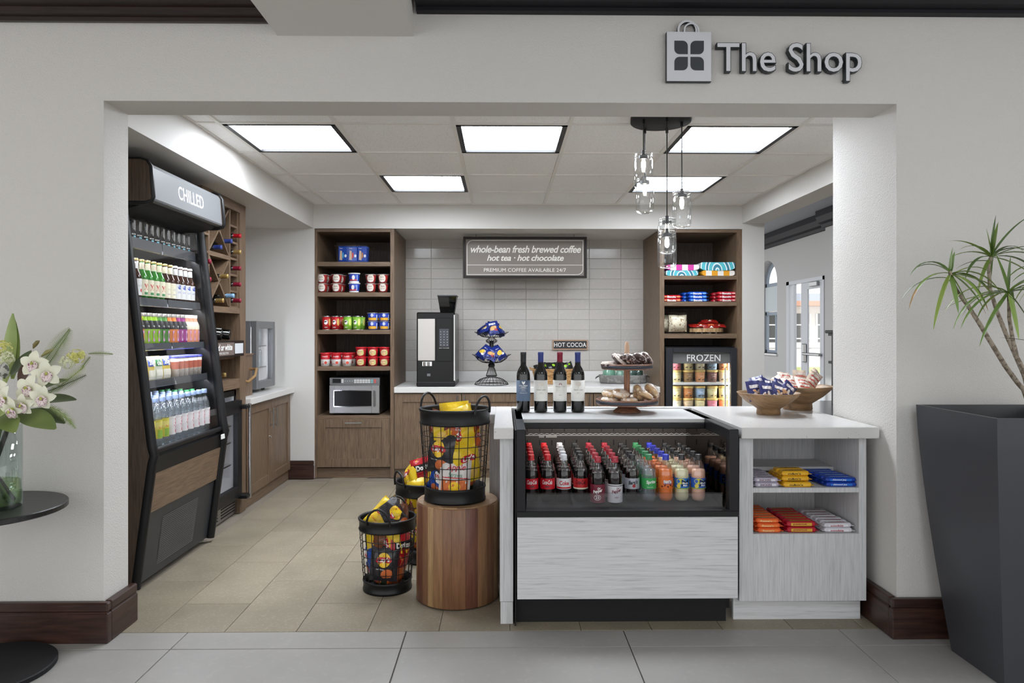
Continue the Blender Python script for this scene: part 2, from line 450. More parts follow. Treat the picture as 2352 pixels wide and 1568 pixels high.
# shop ceiling: mineral tiles in a metal grid
XC = [-XJ, -1.575, -.925, -.275, .375, 1.025, 1.675, XR]
YC = [YH, 3.35, 4.0, 4.65, 5.30, 5.945, YB]
ceil = struct(MB().box(-XJ, XR, YH, YB, ZC + .022, ZC + .12).build('ceiling', m_tee))
LIT = {(1, 2): 0, (3, 2): 1, (5, 2): 2, (2, 4): 3, (5, 4): 4}
LLAB = ['square ceiling light panel nearest the chilled cabinet, front row', 'square ceiling light panel in the middle of the front row',
        'square ceiling light panel behind the hanging jar lamps, front row', 'square ceiling light panel above the cereal shelves, back row',
        'square ceiling light panel seen through the jar lamps, back row']
_tm = {}
for i in range(len(XC) - 1):
    for j in range(len(YC) - 1):
        x0, x1, y0, y1 = XC[i], XC[i + 1], YC[j], YC[j + 1]
        if (i, j) in LIT:
            t = thing('ceiling_light', LLAB[LIT[(i, j)]], 'ceiling light', ((x0 + x1) / 2, (y0 + y1) / 2, ZC - .002), group='square light panels in the ceiling')
            w, d = (x1 - x0) / 2 - .012, (y1 - y0) / 2 - .012
            f = MB()
            for a in ((-w, w, -d, -d + .028), (-w, w, d - .028, d), (-w, -w + .028, -d, d), (w - .028, w, -d, d)): f.box(*a, -.006, .03)
            f.build('frame', m_dark_trim, t)
            MB().box(-w + .028, w - .028, -d + .028, d - .028, .008, .02).build('diffuser', m_panel_light, t)
            continue
        k = (round(x1 - x0, 3), round(y1 - y0, 3))
        if k not in _tm:
            _tm[k] = MB().box(-k[0] / 2 + .010, k[0] / 2 - .010, -k[1] / 2 + .010, k[1] / 2 - .010, 0, .016, 0, .003).build('ceiling_tile', m_ceil_tile, ceil)
            o = _tm[k]
        else: o = dup(_tm[k])
        o.location = ((x0 + x1) / 2, (y0 + y1) / 2, ZC)
g = MB()
for x in XC: g.box(x - .011, x + .011, YH, YB, ZC - .008, ZC + .02)
for y in YC: g.box(-XJ, XR, y - .011, y + .011, ZC - .0075, ZC + .02)
g.build('grid', m_tee, ceil)

# floors
fl = struct(MB().box(-6, 6, -3, 3.18, -.1, -.006).build('floor_lobby', m_grout))
xs = [-5.222, -4.263, -3.304, -2.345, -1.386, -.427, .535, 1.492, 2.45, 3.41, 4.37]
ys = [.61, 1.09, 1.57, 2.05, 2.53, 3.01, 3.18]
_tm = {}
for i in range(len(xs) - 1):
    for j in range(len(ys) - 1):
        k = (round(xs[i + 1] - xs[i], 2), round(ys[j + 1] - ys[j], 2))
        if k not in _tm: o = _tm[k] = MB().box(-k[0] / 2 + .0025, k[0] / 2 - .0025, -k[1] / 2 + .0025, k[1] / 2 - .0025, -.01, 0, 0, .001).build('floor_tile', m_floor_lobby, fl)
        else: o = dup(_tm[k])
        o.location = ((xs[i] + xs[i + 1]) / 2, (ys[j] + ys[j + 1]) / 2, 0)
fs = struct(MB().box(-2.6, 4.4, 3.18, 15, -.1, -.005).build('floor_shop', m_grout_shop))
full = None
for k in range(-2, 11):
    x0 = -1.228 + .315 * k; y = 3.83 if k % 2 == 0 else 3.512
    yy = [3.18]
    while y < 6.9: yy.append(y); y += .6365
    for a, b in zip(yy, yy[1:]):
        n = MB().box(-.1575 + .0013, .1575 - .0013, -(b - a) / 2 + .0013, (b - a) / 2 - .0013, -.01, 0, 0, .0008)
        if abs(b - a - .6365) < .001:
            if full is None: full = o = n.build('floor_tile', m_floor_shop, fs)
            else: o = dup(full)
        else: o = n.build('floor_tile', m_floor_shop, fs)
        o.location = (x0 + .1575, (a + b) / 2, 0)

# wall tiles, stacked 12 x 4 inch with embossed faces
TX0, TW, TH, TZ = xat(1063, YT), .3215, .1035, .931
tile0 = None
mt_e = m_walltile
def emb(kind):
    m = MB().box(-TW / 2 + .0016, TW / 2 - .0016, 0, .014, -TH / 2 + .0016, TH / 2 - .0016, 0, .002)
    if kind:
        nx, nz = (14, 5) if kind == 1 else (22, 8)
        for i in range(nx):
            for j in range(nz):
                x = (i + .5) / nx * (TW - .02) - TW / 2 + .01 + (.5 * (TW - .02) / nx * .5 if (j % 2 and kind == 1) else 0); z = (j + .5) / nz * (TH - .016) - TH / 2 + .008
                s_ = .0045 if kind == 1 else .0028
                m.add([(x - s_, 0, z), (x, 0, z - s_), (x + s_, 0, z), (x, 0, z + s_), (x, -.003, z)], [(0, 1, 4), (1, 2, 4), (2, 3, 4), (3, 0, 4)], 0, True)
    return m
def stripe():
    m = MB().box(-TW / 2 + .0016, TW / 2 - .0016, 0, .014, -TH / 2 + .0016, TH / 2 - .0016, 0, .002)
    for i in range(24):
        x = (i + .5) / 24 * (TW - .03) - TW / 2 + .008
        m.add([(x, 0, -.042), (x + .004, 0, -.042), (x + .012, 0, .042), (x + .008, 0, .042), (x + .002, -.003, -.042), (x + .010, -.003, .042)], [(0, 4, 5, 3), (4, 1, 2, 5)], 0, True)
    return m
tk = [emb(0).build('tile', m_walltile, wb), None, None, None]
EMB = {(3, 1): 3, (3, 2): 3, (4, 2): 1, (4, 3): 2, (3, 4): 2, (2, 2): 1, (1, 3): 2, (0, 4): 1, (4, 5): 3, (4, 6): 2, (5, 4): 1, (-1, 4): 1, (3, 6): 1, (2, 7): 3, (1, 6): 2, (4, 8): 1, (2, 5): 2}
_first = True
ncol0 = -3
for ci in range(-2, 7):
    for rj in range(0, 13):
        x = TX0 + (ci + .5) * TW; z = TZ + (rj + .5) * TH
        if z > ZS: continue
        r = 12 - rj
        kind = EMB.get((ci, r - 2), 0)
        if kind == 1 and tk[1] is None: tk[1] = emb(1).build('tile', m_walltile, wb); o = tk[1]
        elif kind == 2 and tk[2] is None: tk[2] = emb(2).build('tile', m_walltile, wb); o = tk[2]
        elif kind == 3 and tk[3] is None: tk[3] = stripe().build('tile', m_walltile, wb); o = tk[3]
        elif _first: o = tk[0]; _first = False
        else: o = dup(tk[kind])
        o.location = (x, YT, z)

# ---------------------------------------------------------------- the room seen past the pier, and outside
XW = 4.25
m_farwall = P('far_wall', (188, 188, 188), .7)
w = MB()
Yd0, Yd1, Zd = 9.44, 10.70, 2.07       # door opening
Yw0, Yw1 = 11.08, 11.95
w.box(XW, XW + .08, 3.3, Yd0, 0, 2.87).box(XW, XW + .08, Yd0, Yd1, Zd, 2.87).box(XW, XW + .08, Yd1, 10.9, 0, 2.87).box(XW, XW + .2, 10.9, Yw0, 0, 2.87).box(XW, XW + .2, Yw1, 15, 0, 2.87)
w.box(XW, XW + .2, Yw0, Yw1, 0, .985)
yc = (Yw0 + Yw1) / 2; ry = (Yw1 - Yw0) / 2; zs = 2.10; rz_ = .37
arc = [(yc + ry * math.cos(PI * i / 16), zs + rz_ * math.sin(PI * i / 16)) for i in range(17)]
for i in range(16):
    a, b = arc[i], arc[i + 1]
    w.prism([a, b, (b[0], 2.87), (a[0], 2.87)], XW, XW + .2, 'x')
struct(w.build('wall_right', m_farwall), 'grey wall of the side room with arched window and glass door')
sbox('wall_right_pilaster', m_farwall, XW - .12, XW, 5.0, 9.15, 0, 2.87)
sbox('wall_side_room_back', m_farwall, 2.3, XW + .2, 15, 15.1, 0, 2.87)
sbox('ceiling_side_room', P('side_ceiling', (176, 180, 186), .8), XR + .15, XW + .2, 3.3, 15.1, 2.87, 2.97)
sbox('floor_side_room', P('dark_floor', (70, 72, 78), .25), XR + .2, XW, 6.5, 15, -.005, .002)
struct(MB().prism([(XW, 2.66), (XW - .04, 2.66), (XW - .05, 2.70), (XW - .09, 2.72), (XW - .12, 2.79), (XW - .12, 2.87), (XW, 2.87)], 9.15, 15, 'y').build('trim_3', m_crown_black), 'black crown moulding in the side room')
struct(MB().prism([(XW - .12, 2.66), (XW - .16, 2.66), (XW - .17, 2.70), (XW - .21, 2.72), (XW - .24, 2.79), (XW - .24, 2.87), (XW - .12, 2.87)], 5.0, 9.17, 'y').build('trim_4', m_crown_black), 'black crown moulding stepping forward on the pilaster')
# arched window
m_wf = P('window_frame_grey', (150, 162, 176), .5)
wn = thing('window_1', 'tall arched window with grey frame in the side room', 'window', (XW + .16, yc, .985)); wn['kind'] = 'structure'
f = MB(wn); X0, X1 = XW + .14, XW + .18
for z0, z1 in ((.985, 1.03), (1.60, 1.65), (2.05, 2.12)): f.box(X0, X1, Yw0, Yw1, z0, z1)
f.box(X0, X1, Yw0, Yw0 + .05, .985, 2.1).box(X0, X1, Yw1 - .05, Yw1, .985, 2.1).box(X0, X1, yc - .015, yc + .015, 1.03, 1.60)
inn = [(yc + (ry - .05) * math.cos(PI * i / 16), zs + (rz_ - .05) * math.sin(PI * i / 16)) for i in range(17)]
for i in range(16): f.prism([arc[i], arc[i + 1], inn[i + 1], inn[i]], X0, X1, 'x')
f.build('frame', m_wf, wn)
MB(wn).box(XW + .155, XW + .16, Yw0 + .04, Yw1 - .04, 1.03, 2.1).prism(inn, XW + .155, XW + .16, 'x').build('pane', m_gl_win, wn)
MB(wn).box(XW + .12, XW + .128, Yw0 + .04, Yw1 - .04, 1.66, 2.06).build('roller_shade', P('shade', (205, 214, 218), .8, emit=.0), wn)
MB(wn).box(XW - .03, XW + .14, Yw0 - .03, Yw1 + .03, .955, .985, 0, .005).build('sill', m_white, wn)
# glass door
m_df = P('door_frame_white', (200, 204, 210), .4)
dr = thing('door_1', 'white framed glass exit door with push bar in the side room', 'door', (XW + .06, 10.0, 0)); dr['kind'] = 'structure'
f = MB(dr)
f.box(XW - .01, XW + .05, Yd1 - .1, Yd1, 0, Zd).box(XW - .01, XW + .05, Yd0, Yd0 + .04, 0, Zd).box(XW - .01, XW + .05, Yd0, Yd1, Zd - .05, Zd).box(XW + .01, XW + .04, 10.16, 10.21, 0, Zd)
f.box(XW + .01, XW + .04, 10.44, 10.50, 0, Zd).box(XW + .01, XW + .04, 10.21, 10.6, 0, .1)
f.build('frame', m_df, dr)
d = MB(dr); d.box(XW + .01, XW + .035, 10.0, 10.16, .01, Zd - .05).box(XW + .01, XW + .035, 9.48, 9.60, .01, Zd - .05).box(XW + .01, XW + .035, 9.60, 10.0, .01, .25).box(XW + .01, XW + .035, 9.60, 10.0, 1.92, Zd - .05)
leaf = d.build('door_leaf', m_df, dr)
MB(dr).box(XW + .02, XW + .026, 9.6, 10.0, .25, 1.92).build('pane', m_gl_win, leaf)
MB(dr).box(XW + .02, XW + .026, 10.21, 10.44, .1, Zd - .05).build('pane', m_gl_win, dr)
pb = MB(dr); pb.box(XW - .03, XW + .01, 10.02, 10.10, .90, 1.16, 0, .01).box(XW - .05, XW - .01, 9.5, 10.06, 1.0, 1.04, 0, .01); pb.build('push_bar', m_steel, leaf)
MB(dr).box(XW - .03, XW + .01, 9.62, 9.86, 1.95, 2.01, 0, .005).build('door_closer', m_steel, dr)
# black fireplace surround with a low hearth bench
fp = thing('fireplace_surround', 'black fireplace surround with stepped mantel beside the glass door', 'fireplace', (3.9, 7.7, 0))
MB(fp).box(3.80, 4.125, 7.3, 8.26, 0, 1.28).box(3.77, 4.125, 7.28, 8.28, 1.28, 1.31).box(3.74, 4.125, 7.26, 8.3, 1.31, 1.345, 0, .006).box(3.77, 4.125, 7.28, 8.28, .96, .99, 0, .004).build('mantel', m_print_k, fp)
MB(fp).box(3.2, 4.12, 6.6, 8.6, 0, .50, 0, .01).build('hearth', P('hearth', (58, 60, 70), .22), fp)
# outside: pavement, verge, low shop building, parked car
struct(MB().box(XW + .25, 70, -10, 90, -.1, -.03).build('ground', P('pavement', (205, 203, 198), .9)))
struct(MB().box(7, 30, 23.5, 27.5, -.03, -.01).build('lawn', P('verge', (150, 160, 80), .9, var=.2)), 'strip of yellow-green lawn outside the door')
bd = thing('building', 'low white building with terracotta band and grey roof beyond the door', 'building', (30, 62, 0))
MB(bd).box(16, 50, 60, 70, 0, 3.5).build('wall', P('stucco', (226, 224, 218), .9), bd)
MB(bd).box(15, 51, 58.5, 70, 3.5, 3.9).build('fascia', P('terracotta', (178, 132, 104), .8), bd)
MB(bd).prism([(15, 3.9), (51, 3.9), (49, 4.5), (17, 4.5)], 58.5, 70, 'y').build('roof', P('grey_roof', (150, 158, 170), .8), bd)
o0 = None
for i in range(14):
    x = 18 + i * 2.3
    if o0 is None:
        o0 = MB().box(-.9, .9, -.05, .1, .5, 2.9).build('window', P('dark_pane', (52, 56, 54), .2), bd)
        q = MB(); q.box(-.95, .95, -.1, -.05, 1.9, 2.0).box(-.95, .95, -.1, -.05, .75, .85).box(-.95, -.8, -.1, -.05, .5, 2.9).box(.8, .95, -.1, -.05, .5, 2.9); q.build('glazing_bars', m_white, o0); o = o0
    else: o = dup(o0)
    o.location = (x - 30, 60 - 62, 0)
lp = thing('street_lantern', 'dark lantern on a wall bracket outside the glass door', 'lantern', (xat(1838, 12.9), 12.9, 2.2))
_lx = XW + .08 - xat(1838, 12.9)
MB().lathe([(0, 0), (.05, .02), (.09, .16), (.10, .18), (.03, .26), (.0, .27)], 8).build('lantern_body', m_dgrey, lp)
MB().tube([(0, 0, .26), (0, 0, .36), (_lx, 0, .36)], .012).box(_lx - .0, _lx + .02, -.05, .05, .28, .44).build('bracket', m_dgrey, lp)
# ---------------------------------------------------------------- cabinet helpers
def door_y(m, x0, x1, z0, z1, Y, fr=.055, dep=.018, mi=0):
    """shaker front facing -Y whose face is at Y: four rails and a recessed panel"""
    m.box(x0, x0 + fr, Y, Y + dep, z0, z1, mi, .0015).box(x1 - fr, x1, Y, Y + dep, z0, z1, mi, .0015)
    m.box(x0 + fr, x1 - fr, Y, Y + dep, z0, z0 + fr, mi, .0015).box(x0 + fr, x1 - fr, Y, Y + dep, z1 - fr, z1, mi, .0015)
    m.box(x0 + fr, x1 - fr, Y + .010, Y + dep, z0 + fr, z1 - fr, mi)
    return m
def door_x(m, y0, y1, z0, z1, X, fr=.055, dep=.018, mi=0):
    """the same, facing +X at X"""
    m.box(X - dep, X, y0, y0 + fr, z0, z1, mi, .0015).box(X - dep, X, y1 - fr, y1, z0, z1, mi, .0015)
    m.box(X - dep, X, y0 + fr, y1 - fr, z0, z0 + fr, mi, .0015).box(X - dep, X, y0 + fr, y1 - fr, z1 - fr, z1, mi, .0015)
    m.box(X - dep, X - .010, y0 + fr, y1 - fr, z0 + fr, z1 - fr, mi)
    return m
def bar(name, par, p0, p1, off, mat=None):
    """bar pull from p0 to p1, standing off the front by the vector off"""
    p0, p1, off = Vector(p0), Vector(p1), Vector(off); d = (p1 - p0) * .15
    m = MB(par); m.tube([p0, p1], .0055, 8); m.tube([p0 + d, p0 + d - off], .004, 6); m.tube([p1 - d, p1 - d - off], .004, 6)
    return m

# ---------------------------------------------------------------- tall shelving cabinet left of the tiles
def tall_cab(label, x0, x1, shelves, fr0, fr1, low):
    t = thing('shelving_cabinet', label, 'cabinet', ((x0 + x1) / 2, YB + .02, 0))
    y0, y1 = YB + .012, YT - .005; zt = ZS - .002
    m = MB(t)
    m.box(x0, x0 + fr0, y0, y1, 0, zt, 0, .001); m.build('side_panel', m_wal, t)
    MB(t).box(x1 - fr1, x1, y0, y1, 0, zt, 0, .001).build('side_panel', m_wal, t)
    MB(t).box(x0 + fr0, x1 - fr1, y0, y1, zt - .028, zt, 0, .001).build('top_panel', m_wal_x, t)
    MB(t).box(x0 + fr0, x1 - fr1, y1 - .012, y1, 0, zt - .03).build('back_panel', m_wal_d, t)
    for z0, z1 in shelves: MB(t).box(x0 + fr0, x1 - fr1, y0 + .008, y1 - .012, z0, z1, 0, .001).build('shelf', m_wal_x, t)
    return t
lx0, lx1 = xat(722, YB), xat(905, YB)
zz = lambda p: zat(p, YB)
lsh = [(zz(611), zz(601)), (zz(681), zz(671)), (zz(767), zz(757)), (zz(851), zz(841)), (zz(962), zz(954))]
tc = tall_cab('tall walnut shelving cabinet left of the coffee machine', lx0, lx1, lsh, .022, .036, 0)
ix0, ix1 = lx0 + .024, lx1 - .038
MB(tc).box(ix0 - .002, ix1 + .002, YB + .035, YB + .055, 0, zz(1075)).build('toe_board', m_wal_x, tc)
dw = MB(tc); door_y(dw, ix0, ix1, zz(1072), zz(962), YB + .002, .075); dw = dw.build('drawer_front', m_wal, tc)
hx = (xat(795, YB) + xat(830, YB)) / 2
bar('handle', tc, (hx - .075, YB - .025, zz(970)), (hx + .075, YB - .025, zz(970)), (0, -.03, 0)).build('handle', m_steel, dw)
rx0, rx1 = xat(1516, YB), xat(1707, YB)
rsh = [(zz(641), zz(632)), (zz(702), zz(692)), (zz(777), zz(766))]
tr_ = tall_cab('tall walnut shelving cabinet with towels above the frozen cabinet', rx0, rx1, rsh, .042, .054, 0)

# ---------------------------------------------------------------- back counter, cabinets and splash
ZK = .825
bx0, bx1 = lx1 + .001, rx0 - .001
t = thing('back_counter', 'white quartz counter along the tiled back wall', 'countertop', ((bx0 + bx1) / 2, 6.9, ZK - .052))
MB(t).box(bx0, bx1, YB - .012, YT - .001, ZK - .052, ZK, 0, .003).build('slab', m_quartz_back, t)
MB(t).box(bx0, bx1, YT - .022, YT - .001, ZK, .928, 0, .002).build('backsplash', m_quartz_back, t)
cuts = [bx0, xat(1060, YB), xat(1363, YB), bx1]
labs = ['walnut base cabinet under the coffee machine, behind the tall snack basket', 'walnut base cabinet in the middle of the back counter, behind the wine bottles', 'walnut base cabinet at the end of the back counter, behind the doughnut stand']
hh = [(xat(1051, YB), 0), (xat(1067, YB), xat(1355, YB)), (xat(1372, YB), 0)]
for i in range(3):
    a, b = cuts[i] + .001, cuts[i + 1] - .001
    t = thing('base_cabinet', labs[i], 'cabinet', ((a + b) / 2, 6.9, 0), group='walnut base cabinets under the back counter')
    MB(t).box(a, b, YB + .022, YT - .03, .0, ZK - .054).build('body', m_wal_x, t)
    segs = [(a, b)] if i != 1 else [(a, (a + b) / 2), ((a + b) / 2, b)]
    for k, (p, q) in enumerate(segs):
        d = MB(t); door_y(d, p + .002, q - .002, .085, ZK - .062, YB + .002, .075); d = d.build('door', m_wal, t)
        h = hh[i][k]; bar('handle', t, (h, YB - .025, ZK - .21), (h, YB - .025, ZK - .075), (0, -.03, 0)).build('handle', m_steel, d)

# ---------------------------------------------------------------- left counter
LX = -1.91
t = thing('left_counter', 'short white quartz counter under the glass door cooler', 'countertop', (-2.2, 5.95, ZK - .05))
MB(t).box(-2.58, LX + .03, 5.385, YB - .003, ZK - .048, ZK, 0, .003).build('slab', m_quartz_back, t)
t = thing('base_cabinet', 'two-door walnut base cabinet under the left counter', 'cabinet', (-2.2, 5.95, 0))
MB(t).box(-2.56, LX - .02, 5.39, YB - .003, 0, ZK - .05).build('body', m_wal_y, t)
ym = xat(625, 1); ym = LX / xat(624, 1.)
for k, (p, q) in enumerate(((5.395, ym), (ym, YB - .03))):
    d = MB(t); door_x(d, p + .002, q - .002, .09, ZK - .055, LX, .07); d = d.build('door', m_wal, t)
    yy = ym + (-.045 if k == 0 else .045)
    bar('handle', t, (LX + .03, yy, .54), (LX + .03, yy, .70), (.03, 0, 0)).build('handle', m_steel, d)
    if k == 0: MB(t).tube([(LX - .002, yy - .01, .47), (LX + .012, yy - .01, .47)], .009, 8).build('lock', m_chrome, d)

# ---------------------------------------------------------------- glass door cooler on the left counter
t = thing('countertop_cooler', 'grey countertop cooler with lit glass door on the left counter', 'cooler', (-2.2, 6.08, ZK))
cx0, cx1, cy0, cy1, cz0, cz1 = -2.5, -2.0, 5.86, 6.33, .855, 1.412
b = MB(t); b.box(cx0 + .02, cx1 - .052, cy1 - .034, cy1 - .031, cz0 + .04, cz1 - .03, 1).box(cx0, cx1 - .05, cy0, cy0 + .03, cz0, cz1, 0, .004).box(cx0, cx1 - .05, cy1 - .03, cy1, cz0, cz1, 0, .004).box(cx0, cx1 - .05, cy0 + .03, cy1 - .03, cz1 - .03, cz1).box(cx0, cx1 - .05, cy0 + .03, cy1 - .03, cz0, cz0 + .04).box(cx0, cx0 + .02, cy0 + .03, cy1 - .03, cz0 + .04, cz1 - .03, 1)
b.build('body', [m_grey, m_white], t)
d = MB(t); X1 = cx1; X0 = cx1 - .045
d.box(X0, X1, cy0, cy0 + .05, cz0, cz1, 0, .003).box(X0, X1, cy1 - .05, cy1, cz0, cz1, 0, .003).box(X0, X1, cy0 + .05, cy1 - .05, cz0, cz0 + .06, 0, .003).box(X0, X1, cy0 + .05, cy1 - .05, cz1 - .06, cz1, 0, .003)
d = d.build('door', m_grey, t)
MB(t).box(X0 + .01, X0 + .016, cy0 + .05, cy1 - .05, cz0 + .06, cz1 - .06).build('pane', m_gl, d)
MB(t).box(X0 - .014, X0 - .004, cy0 + .032, cy0 + .045, cz0 + .06, cz1 - .05).build('light_strip', P('cooler_led', (240, 244, 255), .5, emit=80.), t)
for z in (1.02, 1.20): MB(t).box(cx0 + .02, X0 - .02, cy0 + .03, cy1 - .03, z, z + .008).build('shelf', m_steel, t)
fm = MB(t)
for x in (cx0 + .04, cx1 - .09):
    for y in (cy0 + .05, cy1 - .05): fm.cyl(x, y, ZK, .857, .016, n=10)
fm.build('feet', m_dgrey, t)

# ---------------------------------------------------------------- wine tower
WX, WY0, WY1 = -1.917, 4.60, 5.38
t = wt = thing('wine_tower', 'tall walnut wine rack tower beside the chilled cabinet', 'wine rack', (-2.2, 5.0, 0))
zt = ZS - .003
MB(t).box(-2.56, WX, WY1 - .115, WY1, 0, zt, 0, .001).build('side_panel', m_wal, t)
MB(t).box(-2.56, WX, WY0, WY0 + .04, 0, zt, 0, .001).build('side_panel', m_wal, t)
MB(t).box(-2.56, -2.54, WY0 + .04, WY1 - .115, 0, zt).build('back_panel', m_wal_d, t)
MB(t).box(-2.54, WX, WY0 + .04, WY1 - .115, 2.19, zt, 0, .001).build('top_panel', m_wal_y, t)
MB(t).box(-2.54, WX - .002, WY0 + .04, WY1 - .115, 1.455, 1.497, 0, .001).build('shelf', m_wal_y, t)
MB(t).box(-2.54, WX - .002, WY0 + .04, WY1 - .115, .915, .985, 0, .001).build('shelf', m_wal_y, t)
MB(t).box(-2.54, WX - .04, WY0 + .04, WY1 - .115, 1.13, 1.15, 0, .001).build('shelf', m_wal_y, t)
RX = WX - .015; ya, yb2 = 4.756, 5.10
for y in (ya - .016, yb2 + .004): MB(t).box(-2.5, RX, y, y + .018, 1.497, 2.19, 0, .001).build('divider', m_wal, t)
MB(t).box(-2.5, RX, ya, yb2 + .004, 1.83, 1.86, 0, .001).build('divider', m_wal_y, t)
def slat(y0, z0, y1, z1):
    dy, dz = y1 - y0, z1 - z0; L = math.hypot(dy, dz); nx, nz = -dz / L * .008, dy / L * .008
    MB(t).prism([(y0 + nx, z0 + nz), (y1 + nx, z1 + nz), (y1 - nx, z1 - nz), (y0 - nx, z0 - nz)], -2.5, RX - .004, 'x').build('lattice_board', m_wal, t)
for z0, z1 in ((1.50, 1.83), (1.86, 2.188)):
    slat(ya + .006, z0 + .008, yb2 - .004, z1 - .008); slat(ya + .006, z1 - .008, (ya + yb2) / 2 - .01, (z0 + z1) / 2 + .01); slat((ya + yb2) / 2 + .01, (z0 + z1) / 2 - .01, yb2 - .004, z0 + .008)
zsl = [2.08, 1.963, 1.846, 1.73, 1.613, 1.499]
for z in zsl:
    MB(t).box(-2.5, RX, yb2 + .022, WY1 - .135, z - .008, z + .008, 0, .001).build('bottle_rest', m_wal_y, t)
    MB(t).box(-2.5, RX, WY0 + .055, ya - .018, z - .008, z + .008, 0, .001).build('bottle_rest', m_wal_y, t)
MB(t).box(-2.5, RX, WY1 - .135, WY1 - .115, 1.497, 2.19).build('divider', m_wal, t)

# wine bottle, axis +z, 0.31 tall
def wine_bottle(cap, labm, labtxt, capmat, short=False):
    t = thing('wine_bottle', 'wine bottle', 'wine bottle')
    dk = P('wine_glass', (13, 14, 13), .06, coat=.5)
    MB().lathe([(0, .006), (.025, .0), (.034, .003), (.037, .010), (.037, .195), (.035, .212), (.026, .232), (.0155, .250), (.0145, .300), (0, .300)], 28).build('bottle_body', dk, t)
    MB().lathe([(.0152, .252), (.0152, .305), (.0158, .306), (.0158, .318), (.0150, .3205), (0, .3205)], 20).build('capsule', capmat, t)
    if labm is not None:
        r = .0376; m = MB()
        m.lathe([(r, .062, 0), (r, .172, 0), (r, .172)], 30, a0=-PI / 2 - 1.5, a1=-PI / 2 + 1.5)
        wr = lambda x, y, d=0: ((r + .0004 + d) * math.sin(x / r), -(r + .0004 + d) * math.cos(x / r), y)
        for (txt, y, w, mi, bold) in labtxt:
            if txt.startswith('*'):
                if txt == '*tree':
                    m.disc2d(0, y, .016, .013, wr, mi); m.rect2d(-.0012, .0012, y - .024, y - .01, wr, mi, 1, 1)
                elif txt == '*shield': m.flat2d([(-.009, y + .010), (.009, y + .010), (.008, y), (0, y - .010), (-.008, y)], wr, mi)
                elif txt == '*birds':
                    for s_ in (-1, 1): m.disc2d(s_ * .005, y, .0018, .007, wr, mi, 8, 1, rot=s_ * .5)
                elif txt == '*line': m.rect2d(-w / 2, w / 2, y - .0004, y + .0004, wr, mi, 8, 1)
            else: m.text(txt, wr, 0, y, w=w, mi=mi, bold=bold)
        m.build('label', [labm, m_print_w, P('grey_print', (130, 126, 122), .6), P('tree_print', (212, 206, 196), .6), P('wine_print', (120, 30, 50), .5)], t)
    return t
m_cap_k = P('capsule_black', (34, 36, 38), .4); m_cap_b = P('capsule_blue', (48, 62, 128), .35); m_cap_r = P('capsule_red', (128, 24, 48), .35)
m_cap_g = P('capsule_gold', (186, 156, 96), .3, .6); m_cap_rr = P('capsule_scarlet', (176, 24, 36), .3); m_cap_lb = P('capsule_pale_blue', (130, 168, 204), .4)
lab_w = P('label_white', (228, 227, 222), .6); lab_b = P('label_slate_blue', (88, 106, 132), .6)
pw = {}
for k, m in (('b', m_cap_b), ('g', m_cap_g), ('r', m_cap_rr), ('dr', m_cap_r), ('lb', m_cap_lb)): pw[k] = Proto(wine_bottle(0, None, [], m))
def lay(k, y, z, xo, label, tilt=0.):
    """bottle lying in the rack with its neck towards the room"""
    pw[k].put((xo - .3205, y, z), (0, PI / 2 + tilt, 0), label, 'wine bottles lying in the rack')
sl = [(2.013, 'r', 'scarlet-capped', 'highest filled slot'), (1.897, 'g', 'gold-capped', 'second filled slot'), (1.78, 'dr', 'dark red capped', 'third filled slot'), (1.664, 'dr', 'dark red capped', 'fourth filled slot'), (1.548, 'dr', 'dark red capped', 'lowest slot')]
for z, k, a, b in sl: lay(k, 5.185, z, WX + .035, a + ' wine bottle in the ' + b + ' of the far rack column')
for z, b in ((1.78, 'upper'), (1.664, 'middle'), (1.548, 'lower')): lay('dr', 4.69, z, WX + .02, 'dark red capped wine bottle in the ' + b + ' slot of the near rack column')
MB  # lattice bottles
lay('b', 4.955, 2.115, WX + .0, 'blue-capped wine bottle high in the lattice rack')
lay('b', 5.03, 1.955, WX + .03, 'blue-capped wine bottle at the right of the upper lattice')
lay('b', 4.925, 1.90, WX + .0, 'blue-capped wine bottle at the foot of the upper lattice')
lay('g', 4.96, 1.705, WX + .03, 'gold-capped wine bottle in the middle of the lower lattice')
lay('lb', 5.04, 1.575, WX + .04, 'pale blue capped wine bottle at the right of the lower lattice')
lay('g', 4.93, 1.537, WX + .01, 'gold-capped wine bottle on the floor of the lower lattice')
lay('g', 5.02, 1.024, WX - .01, 'gold-capped wine bottle lying on the low tower shelf')
# display tray with a printed front and three bottles lying across it
dt = thing('display_tray', 'dark tray with a red or white wine sign front on the tower', 'sign', (-2.0, 5.0, 1.15))
f = MB(dt)
f.box(WX - .03, WX + .03, WY0 + .045, WY1 - .118, 1.15, 1.262, 0, .002)
f.build('tray', m_frame_blk, dt)
sg = MB(dt); pf = lambda a, b, d=0: (WX + .0315 + d, 4.95 + a, 1.206 + b)
sg.rect2d(-.27, .12, -.044, .044, pf, 0, 1, 1).rect2d(.13, .29, -.036, .036, pf, 1, 1, 1)
pg = lambda a, b, d=0: (WX + .0322 + d, 4.95 + a, 1.206 + b)
sg.text('red or white', pg, -.07, .012, w=.30, mi=2, bold=.03, shear=.15).text('WINE SELECTION', pg, -.07, -.028, w=.16, mi=2)
sg.build('sign_face', [P('sign_brown', (112, 98, 92), .5), P('sign_pale', (206, 208, 212), .5), m_print_w], dt)
pdb = Proto(wine_bottle(0, lab_w, [], m_cap_k))
for i, (y, a) in enumerate(((4.80, .5), (4.98, .45), (5.13, .4))):
    pdb.put((-1.935, y, 1.302), (0, -PI / 2 + .12, a * .5), 'white-labelled wine bottle lying on the display tray, ' + ('near end', 'middle', 'far end')[i], 'bottles lying on the display tray')

